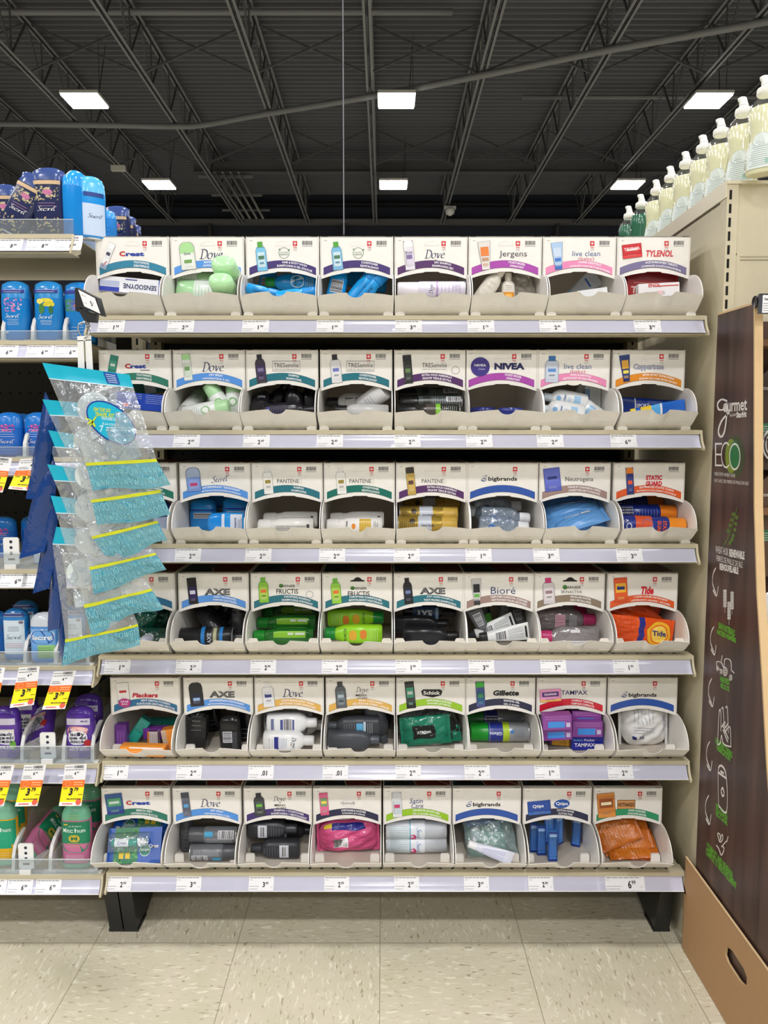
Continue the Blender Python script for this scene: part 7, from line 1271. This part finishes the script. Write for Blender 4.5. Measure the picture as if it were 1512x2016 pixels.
# ---------------------------------------------------------------- right: end gondola, dish soap, cardboard display
GY = 1.512; GX = .652; GZ = onX(1430, 357, GX).z; GZ = at(1432, 357, GY).z
t = empty('end_gondola', 'tall beige steel end gondola at right carrying the dish soap bottles', 'shelving', (GX, GY, 0))
def pt(mb, nm): o = mb.build(nm); par(o, t); return o
mb = MB(); mb.box(GX, GX+.004, GY, 2.9, 0, GZ-.012, BEIGE); mb.box(GX-.0015, GX, GY+.03, 2.9, GZ-.0335, GZ-.0315, M((70, 64, 50), .6)); pt(mb, 'side_panel')
mb = MB(); mb.box(GX+.018, 1.6, GY, GY+.004, 0, GZ-.002, BEIGE); mb.box(GX+.03, 1.6, GY-.001, GY, GZ-.14, GZ-.138, M((170, 162, 136), .5)); mb.box(GX+.03, .79, GY-.0012, GY, GZ-.146, GZ-.1445, M((150, 143, 120), .5)); mb.box(.782, .784, GY-.001, GY, 0, GZ-.15, M((160, 152, 128), .5))
mb.disc(lambda u, v, L: XYZ(u, GY-.0005, v), GX+.021, GZ-.135, .002, .003, HOLE, n=10); pt(mb, 'front_panel')
mb = MB(); mb.box(GX-.001, GX+.020, GY-.004, GY+.02, 0, GZ-.006, BEIGE); z_ = .06
while z_ < GZ-.03: mb.box(GX+.003, GX+.0075, GY-.0046, GY-.004, z_, z_+.017, HOLE); z_ += .0254
pt(mb, 'slotted_upright')
mb = MB(); mb.box(GX-.002, 1.6, GY-.006, 2.9, GZ-.006, GZ, M((206, 198, 172), .3)); mb.box(GX-.003, GX+.002, GY-.003, 2.9, GZ-.030, GZ+.001, M((210, 202, 176), .3)); pt(mb, 'top_board')
def soap(green):
    def f(t):
        zq = .80; Z = lambda R: [(r[0]*zq,)+tuple(r[1:]) for r in R]
        R1 = mm([(0, 29, 17, 2.4), (4, 32, 19, 2.4), (40, 31, 19, 2.3), (85, 25, 17.5, 2.2), (110, 28, 18.5, 2.2), (140, 30, 19, 2.2), (160, 24, 17, 2.1), (172, 14, 13, 2), (178, 12.5, 12.5, 2)]); R1 = Z(R1)
        mb = MB(); mb.loft(R1, M((244, 246, 244), .04, 'c', a=.04)); mb.build('clear_bottle', t)
        col = (0, 104, 70) if green else (240, 238, 200)
        mb = MB(); RR = [(r[0]*.985+.0015, r[1]*.94, r[2]*.94)+tuple(r[3:4]) for r in R1 if r[0] < .15*zq]; RR.append((.152*zq, .024, .0155, 2.1)); mb.loft(RR, M(col, .12)); mb.build('liquid', t)
        mb = MB(); c = M((236, 236, 228), .35); mb.loft(mm([(176, 14, 14), (178, 15.5, 15.5), (192, 15, 15), (195, 10, 10), (200, 8, 8)]), c); mb.loft([(.200, .009, .009, 2, 0, 0), (.208, .0075, .0075, 2, -.001, 0), (.214, .0085, .007, 2, -.003, 0), (.219, .008, .0065, 2, -.004, 0), (.221, .005, .004, 2, -.004, 0)], c)
        for k in range(20): a = 2*PI*k/20; mb.bar((.0155*math.cos(a), .0155*math.sin(a), .179), (.0152*math.cos(a), .0152*math.sin(a), .190), .0012, .0012, M((222, 222, 212), .4))
        mb.v = [(x, y, z*zq) for x, y, z in mb.v]; mb.build('push_pull_cap', t)
        if not green: labels(R1, t, [('b', 9, 56, 100, (216, 226, 222), -90), ('m', 14, 54, (110, 130, 130), 12, 0, 20), ('b', 16, 24, 20, (150, 186, 170), -70), ('oval', 60, 0, 17, 12, (216, 226, 222))])
        else: labels(R1, t, [('b', 14, 38, 60, (20, 120, 90), -90)])
        return 177
    return f
TPL['soap_clear'] = ('dish_soap_bottle', 'bottle', soap(False)); TPL['soap_green'] = ('dish_soap_bottle', 'bottle', soap(True))
SN = ['green dish soap bottle, farthest of the row on the end gondola', 'green dish soap bottle, second farthest of the row on the end gondola', 'pale yellow dish soap bottle right beside the green ones', 'pale yellow dish soap bottle, second pale one from the green ones', 'pale yellow dish soap bottle, third pale one from the green ones', 'pale yellow dish soap bottle, fourth pale one from the green ones', 'pale yellow dish soap bottle left of the gondola corner, fifth pale one', 'pale yellow dish soap bottle at the corner, second from the photo edge', 'pale yellow dish soap bottle cut off by the right photo edge']
for k, px in enumerate((1238, 1262, 1292, 1320, 1350, 1384, 1418, 1462, 1506)):
    XB = .703; zc = XB*F/(px-756); Yb = (zc+(GZ+.1-H)*math.sin(TH))/math.cos(TH)
    Yb = max(Yb, 1.40) if k == 8 else Yb
    kd = 'soap_green' if k < 2 else 'soap_clear'
    place(kd, Vector((XB, Yb, GZ+.001+.0885)), 90, SN[k], group='dish soap bottles', roll=-38 if k > 1 else -30)
# row behind cannot be seen; cardboard display
PX = .643
yb = .643/.4257; BRN = bpy.data.materials.new('brown_wood_print'); BRN.use_nodes = True
nt = BRN.node_tree; bs = nt.nodes['Principled BSDF']; bs.inputs['Roughness'].default_value = .42
tc = nt.nodes.new('ShaderNodeTexCoord'); mp = nt.nodes.new('ShaderNodeMapping'); mp.inputs['Scale'].default_value = (30, 30, 2.2); nz = nt.nodes.new('ShaderNodeTexNoise'); nz.inputs['Scale'].default_value = 1; nz.inputs['Detail'].default_value = 6
cr = nt.nodes.new('ShaderNodeValToRGB'); cr.color_ramp.elements[0].color = lin((44, 30, 28))+(1,); cr.color_ramp.elements[1].color = lin((92, 68, 60))+(1,); cr.color_ramp.elements[0].position = .3; cr.color_ramp.elements[1].position = .75
nt.links.new(tc.outputs['Object'], mp.inputs[0]); nt.links.new(mp.outputs[0], nz.inputs[0]); nt.links.new(nz.outputs[0], cr.inputs[0]); nt.links.new(cr.outputs[0], bs.inputs['Base Color'])
KRAFT = M((176, 138, 98), .75, 'n', name='kraft_card'); KEDGE = M((206, 176, 132), .8, 'n')
t = empty('cardboard_display', 'dark brown wood-print cardboard floor display with white drawings at right edge', 'display stand', (PX, 1.4, 0))
def yx(px, py, X=PX): p_ = onX(px, py, X); return (p_.y, p_.z)
front = [yx(1484, 599), yx(1484, 800), yx(1484, 1000), yx(1489, 1165), yx(1499, 1330), yx(1508, 1500), yx(1530, 1800)]
back = [yx(1412, 621), yx(1376, 1655)]
poly = [(yb-.0, back[0][1])]+front+[(front[-1][0], .03), (yb, .03)]
mb = MB(); mb.prism(poly, lambda u, v, q: XYZ(q, u, v), PX, PX+.006, BRN); pt(mb, 'printed_side')
mb = MB()
for a, b in zip(front[:-1], front[1:]):
    mb.prism([(a[0]-.0045, a[1]), (a[0]-.0002, a[1]), (b[0]-.0002, b[1]), (b[0]-.0045, b[1])], lambda u, v, q: XYZ(q, u, v), PX-.0004, PX+.014, KEDGE)
mb.prism([(front[0][0]-.0045, front[0][1]), (front[0][0], front[0][1]+.004), (yb, back[0][1]+.004), (yb, back[0][1])], lambda u, v, q: XYZ(q, u, v), PX+.0005, PX+.012, KEDGE)
pt(mb, 'kraft_edge')
mb = MB(); mb.box(PX+.006, 1.3, 1.495, 1.502, .03, front[0][1]-.01, M((70, 46, 30), .7)); 
for z_ in (1.19, ): mb.disc(lambda u, v, L: XYZ(u, 1.494, v), PX+.065, z_, .004, .004, HOLE, n=12)
pt(mb, 'back_board')
mb = MB()
ztop = front[0][1]
for z_ in (ztop-.05, .95, .62, .3): mb.box(PX+.006, 1.3, 1.44, 1.495, z_-.012, z_, M((120, 84, 52), .7))
pt(mb, 'inner_shelf')
# drawings on the side: text boxes given by their place on the board
mb = MB(); WI = M((222, 218, 212), .5); GRN = M((96, 172, 50), .5)
def bx(x0, y0, x1, y1):     # picture frame -> board rectangle (y decreasing to the right)
    a = yx(x0, y0); b = yx(x1, y1); c = yx(x0, y1); d_ = yx(x1, y0); return a, d_, b, c
def quad(x0, y0, x1, y1, sk=0):
    P = [onX(x0, y1, PX), onX(x1, y1+sk, PX), onX(x1, y0+sk, PX), onX(x0, y0, PX)]     # BL BR TR TL
    return lambda u, v, L: (P[0]*(1-u)+P[1]*u)*(1-v)+(P[3]*(1-u)+P[2]*u)*v+Vector((-.0003*L, 0, 0))
def btext(s, x0, y0, x1, y1, m_, bold=.0, sk=0, shear=0):
    q = quad(x0, y0, x1, y1, sk); v, f, a0, a1, b0, b1 = text2d(s, bold)
    mb.add([q((p[0]-a0)/(a1-a0)+shear*(p[1]-b0)/(b1-b0), (p[1]-b0)/(b1-b0), 1) for p in v], f, m_)
def strokes(sts, x0, y0, x1, y1, m_=None, w_=.05, sk=0):
    q = quad(x0, y0, x1, y1, sk); mb.nib(q, sts, 0, 0, 1, m_ or WI, 1, w=w_, ang=.8, thin=.9)
strokes([[(.35, .86), (.2, .9), (.08, .8), (.12, .66), (.28, .68), (.36, .82), (.34, .5), (.28, .15), (.18, .02), (.1, .15), (.2, .4), (.42, .6)]], 1408, 778, 1480, 862, w_=.05)
btext('ourmet', 1424, 790, 1471, 812, WI, .02, -4)
btext('by/par', 1437, 814, 1450, 822, WI, 0, -2); btext('Starfrit', 1450, 811, 1470, 823, WI, .05, -2)
mb.add([quad(1430, 858, 1466, 940)(.5+.5*math.cos(2*PI*k/28), .5+.5*math.sin(2*PI*k/28), .4) for k in range(28)], [tuple(range(28))], M((56, 70, 36), .5))
mb.add([quad(1428, 864, 1452, 932)(.5+.5*math.cos(2*PI*k/28), .5+.5*math.sin(2*PI*k/28), .7) for k in range(28)], [tuple(range(28))], M((120, 140, 40), .5))
mb.add([quad(1436, 868, 1458, 926)(.5+.5*math.cos(2*PI*k/28), .5+.5*math.sin(2*PI*k/28), .9) for k in range(28)], [tuple(range(28))], M((34, 112, 60), .5))
btext('E', 1408, 872, 1422, 918, WI, -.02); 
q = quad(1420, 870, 1440, 922); mb.ring(q, .5, .5, .5, .5, .07, WI, 1.2, a0=.9, a1=5.4); q = quad(1436, 872, 1458, 926); mb.ring(q, .5, .5, .5, .5, .07, WI, 1.2)
btext('MADE WITH WHEAT HUSK', 1407, 929, 1448, 936, WI, 0, 4); btext('FAIT AVEC DES FIBRES DE PAILLE DE BLÉ', 1407, 941, 1474, 949, WI, 0, 6)
q = quad(1425, 1000, 1456, 1078)
LG = M((84, 112, 44), .5); mb.nib(q, [[(.0, .05), (.3, .25), (.6, .6), (.85, 1.0)]], 0, 0, 1, LG, 1, w=.05, ang=.8, thin=.9)
for u, v in ((.3, .42), (.42, .56), (.52, .7), (.62, .84), (.62, .3), (.72, .45), (.78, .6), (.84, .76), (.42, .12), (.55, .2)): mb.add([q(u+.10*math.cos(a)*(1 if 1 else 0), v+.055*math.sin(a), 1) for a in [2*PI*k/14 for k in range(14)]], [tuple(range(14))], LG)
btext('WHEAT HUSK', 1409, 1074, 1434, 1088, WI, 0, 6); btext('RENEWABLE', 1436, 1080, 1466, 1096, WI, .05, 6); btext('FIBRES DE PAILLE DE BLÉ', 1411, 1090, 1462, 1104, WI, 0, 14); btext('RENOUVELABLE', 1417, 1108, 1454, 1122, WI, .05, 9)
def arrow(x, y, h): strokes([[(.6, 1), (.2, .8), (.1, .45), (.6, .1)], [(.15, .22), (.7, .02), (.95, .35)]], x, y, x+13, y+h, w_=.08)
arrow(1402, 1118, 56); arrow(1398, 1234, 56); arrow(1394, 1336, 56); arrow(1390, 1460, 58); arrow(1388, 1566, 58)
for dx, dy in ((0, 0), (8, 24), (14, 4)):
    q = quad(1424+dx, 1158+dy, 1431+dx, 1206+dy)
    mb.nib(q, [[(.5, 0), (.5, .2)]], 0, 0, 1, WI, 1, w=.12, thin=.3)
    for j in range(6): mb.ring(q, .3, .28+.12*j, .28, .07, .08, WI, 1, n=10); mb.ring(q, .72, .28+.12*j, .28, .07, .08, WI, 1, n=10)
btext('RAW MATERIALS', 1415, 1224, 1447, 1238, GRN, .04, 16); btext('MATIÈRE PREMIÈRE', 1412, 1236, 1449, 1248, GRN, .04, 18)
strokes([[(.05, .45), (.05, .75), (.3, .75), (.45, .55), (.5, .95), (.8, .95), (.85, .5)], [(.05, .45), (.3, .42)], [(.85, .5), (1, .4)], [(.35, 1.1), (.3, .8)]], 1410, 1292, 1446, 1334, w_=.05, sk=8)
for cx_, cy_, r_ in ((1413, 1316, 5), (1420, 1322, 5), (1428, 1322, 9), (1439, 1334, 6)): q = quad(cx_-r_*.5, cy_-r_, cx_+r_*.5, cy_+r_); mb.ring(q, .5, .5, .5, .5, .14, WI, 1); mb.ring(q, .5, .5, .25, .25, .12, WI, 1)
btext('HARVEST', 1418, 1330, 1437, 1342, GRN, .04, 8); btext('RÉCOLTE', 1419, 1342, 1436, 1354, GRN, .04, 8)
strokes([[(0, 0), (.12, .8), (.25, .8), (.25, .35)], [(.3, .9), (.42, .9), (.5, .3)], [(.6, .95), (.72, .95), (.8, .35)], [(.3, .45), (.55, .6), (.55, .45), (.8, .6)], [(0, 0), (.2, .05), (.3, .25), (.45, .05), (.98, .02)], [(.98, .02), (.9, .5), (.5, .3)], [(.4, .5), (.8, .2)], [(.4, .4), (.75, .12)]], 1413, 1386, 1440, 1466, w_=.05, sk=6)
btext('MANUFACTURING', 1409, 1450, 1442, 1464, GRN, .04, 30); btext('FABRICATION', 1411, 1464, 1438, 1476, GRN, .04, 24)
strokes([[(0, 0), (.0, 1), (.9, .9), (1, -.1), (0, 0)], [(.0, .88), (.9, .78)], [(.25, .93), (.65, .89)], [(.3, .4), (.5, .5), (.7, .35), (.5, .28), (.3, .4)]], 1415, 1512, 1431, 1586, w_=.08, sk=4)
btext('RECYCLING', 1410, 1580, 1432, 1594, GRN, .04, 20); btext('RECYCLAGE', 1410, 1592, 1432, 1606, GRN, .04, 20)
strokes([[(.1, .45), (.3, .3), (.5, .05), (.7, .35), (.5, .45)], [(.5, .4), (.75, .6), (.95, .75)], [(.9, .65), (1, .9)], [(.35, .6), (.2, .95), (.4, .9), (.4, .6), (.6, .75), (.55, .95), (.42, .7)]], 1408, 1638, 1434, 1684, w_=.06, sk=4)
btext('COMPOST AND RENEWAL', 1392, 1656, 1444, 1672, GRN, .04, 62); btext('COMPOST ET RENOUVELLEMENT', 1390, 1668, 1450, 1682, GRN, .04, 70)
pt(mb, 'white_drawings')
o = None
# kraft base tray with hand hole
TXp = .639; ta = yx(1343, 1674, TXp); tb = yx(1512, 1879, TXp)
y_b = onX(1350, 1760, TXp).y; hz = ta[1]
ta_ = onX(1354, 1850, TXp)
hole = [yx(x, y, TXp) for x, y in ((1433, 1868), (1437, 1864), (1446, 1872), (1468, 1906), (1475, 1924), (1474, 1938), (1470, 1940), (1460, 1930), (1438, 1896), (1432, 1880))]
mb = MB(); y0_, y1_ = .95, y_b
# side sheet built round the hole
def sheet(q):
    vs = [XYZ(q, a, b) for a, b in hole]; hy = [a for a, b in hole]; hzz = [b for a, b in hole]
    ya, yc, za, zc_ = min(hy)-.02, max(hy)+.02, min(hzz)-.02, max(hzz)+.02
    mb.box(q, q+.0001, yc, y1_, 0.001, hz, KRAFT); mb.box(q, q+.0001, y0_, ya, 0.001, hz, KRAFT); mb.box(q, q+.0001, ya, yc, 0.001, za, KRAFT); mb.box(q, q+.0001, ya, yc, zc_, hz, KRAFT)
    n = len(hole); cy = sum(hy)/n; cz = sum(hzz)/n; outer = []
    for a, b in hole:
        dy, dz = a-cy, b-cz; s_ = min(((yc-cy) if dy > 0 else (ya-cy))/dy if abs(dy) > 1e-9 else 1e9, ((zc_-cz) if dz > 0 else (za-cz))/dz if abs(dz) > 1e-9 else 1e9); outer.append((cy+dy*s_, cz+dz*s_))
    for i in range(n):
        j = (i+1) % n; a, b, c_, d_ = hole[i], hole[j], outer[j], outer[i]; mb.add([XYZ(q, *p_) for p_ in (a, b, c_, d_)], [(0, 1, 2, 3)], KRAFT)
        if abs(c_[0]-d_[0]) > 1e-6 and abs(c_[1]-d_[1]) > 1e-6:
            for cc_ in ((yc, za), (yc, zc_), (ya, za), (ya, zc_)):
                if min(abs(cc_[0]-c_[0]), abs(cc_[0]-d_[0])) < 1e-6 and min(abs(cc_[1]-c_[1]), abs(cc_[1]-d_[1])) < 1e-6: mb.add([XYZ(q, *p_) for p_ in (c_, cc_, d_)], [(0, 1, 2)], KRAFT)
sheet(TXp); sheet(TXp-.004)
n = len(hole); mb.add([XYZ(TXp-.004, *p_) for p_ in hole]+[XYZ(TXp, *p_) for p_ in hole], [(i, (i+1) % n, (i+1) % n+n, i+n) for i in range(n)], KEDGE)
mb.box(TXp-.004, TXp, y0_, y1_, hz-.0005, hz+.0015, KEDGE); mb.box(TXp-.004, TXp, y1_-.001, y1_, .001, hz, KEDGE); mb.box(TXp, 1.3, y1_-.004, y1_, .001, hz, KRAFT) if False else None
pt(mb, 'kraft_tray')
# black sign rail
mb = MB(); p_ = at(1492, 594, 1.355); mb.tube([p_+Vector((-.006, 0, 0)), p_+Vector((.002, 0, 0))], .010, M((24, 20, 20), .4), 14); pt(mb, 'rail_knob')
mb = MB(); c0 = at(1496, 578, 1.34); c1 = at(1496, 617, 1.34); mb.box(c0.x, c0.x+.3, 1.34, 1.346, c1.z, c0.z, M((60, 64, 72), .35)); f_ = lambda u, v, L: XYZ(c0.x+u/1000, 1.34-.0004*L, c1.z+v/1000); hh_ = (c0.z-c1.z)*1000
mb.rect(f_, 0, hh_-2.5, 300, hh_, M((22, 24, 28), .4), 1); mb.rect(f_, 5, 1, 60, hh_-2, PAPER, 1); mb.text(f_, 'Starfrit', 16, hh_-9, 16, INK, 2, bold=.02)
for q_ in range(4): microline(mb, f_, 6.5, 4+q_*4, 20, 1.1, 2, GREYINK, q_)
pt(mb, 'sign_rail')
# hanging carded goods just inside the display
def carded(px0, py0, px1, py1, Y, label, col, extra):
    a = at(px0, py0, Y); b = at(px1, py1, Y); t2 = empty('carded_utensil', label, 'packaged utensil', ((a.x+b.x)/2, Y, b.z), 'carded goods in the display')
    w_, h_ = b.x-a.x, a.z-b.z; mb = MB(); mb.prism([(-w_/2, 0), (w_/2, 0), (w_/2, h_*.9), (w_*.2, h_), (-w_*.2, h_), (-w_/2, h_*.86)], lambda u, v, q: XYZ(u, q, v), 0, .002, M(col, .45)); f = lambda u, v, L: XYZ(u, -.0004*L, v)
    mb.rect(f, -w_/2, h_*.34, w_/2, h_*.45, M((34, 104, 64), .5), 1)
    for q_ in range(4): microline(mb, lambda u, v, L: f(u/1000, v/1000, L), -w_*450, h_*(350+22*q_), -w_*450+24, 1.2, 2, WI, q_)
    if extra: mb.text(f, 'gourmet', 0-w_*.2, h_*.78, .040, M((226, 222, 214), .5), 2)
    mb.build('printed_card', t2); return t2, w_, h_
ca, w_, h_ = carded(1492, 720, 1575, 925, 1.47, 'dark brown carded utensil with green band, upper one inside the display', (58, 38, 30), 1)
mb = MB(); mb.tube([Vector((-.012+.02*math.cos(a), -.006, h_*.25+.03*math.sin(a))) for a in [2*PI*k/24 for k in range(25)]], .002, M((200, 200, 196), .3), 8); mb.tube([Vector((-.012+.015*math.cos(a), -.008, h_*.25+.022*math.sin(a))) for a in [2*PI*k/24 for k in range(25)]], .0015, M((190, 190, 186), .3), 8); mb.build('ring_spoon', ca)
carded(1490, 930, 1580, 1135, 1.46, 'brown carded utensil with white script, lower one inside the display', (84, 60, 44), 1)
t3 = empty('white_bowl', 'white bowl edge showing inside the cardboard display at the right photo edge', 'bowl', at(1530, 1230, 1.43))
mb = MB(); mb.loft(mm([(0, 14, 14), (1, 20, 20), (8, 40, 46), (18, 52, 60), (26, 56, 66)]), M((206, 206, 202), .3), 36, c1=False); mb.loft(mm([(2, 18, 18), (9, 38, 44), (18, 50, 58), (26, 54, 64)]), M((206, 206, 202), .3), 36, c0=True, c1=False)
mb.v = [(x, -.02+z*.9, y) for x, y, z in mb.v]; mb.build('bowl_shell', t3)
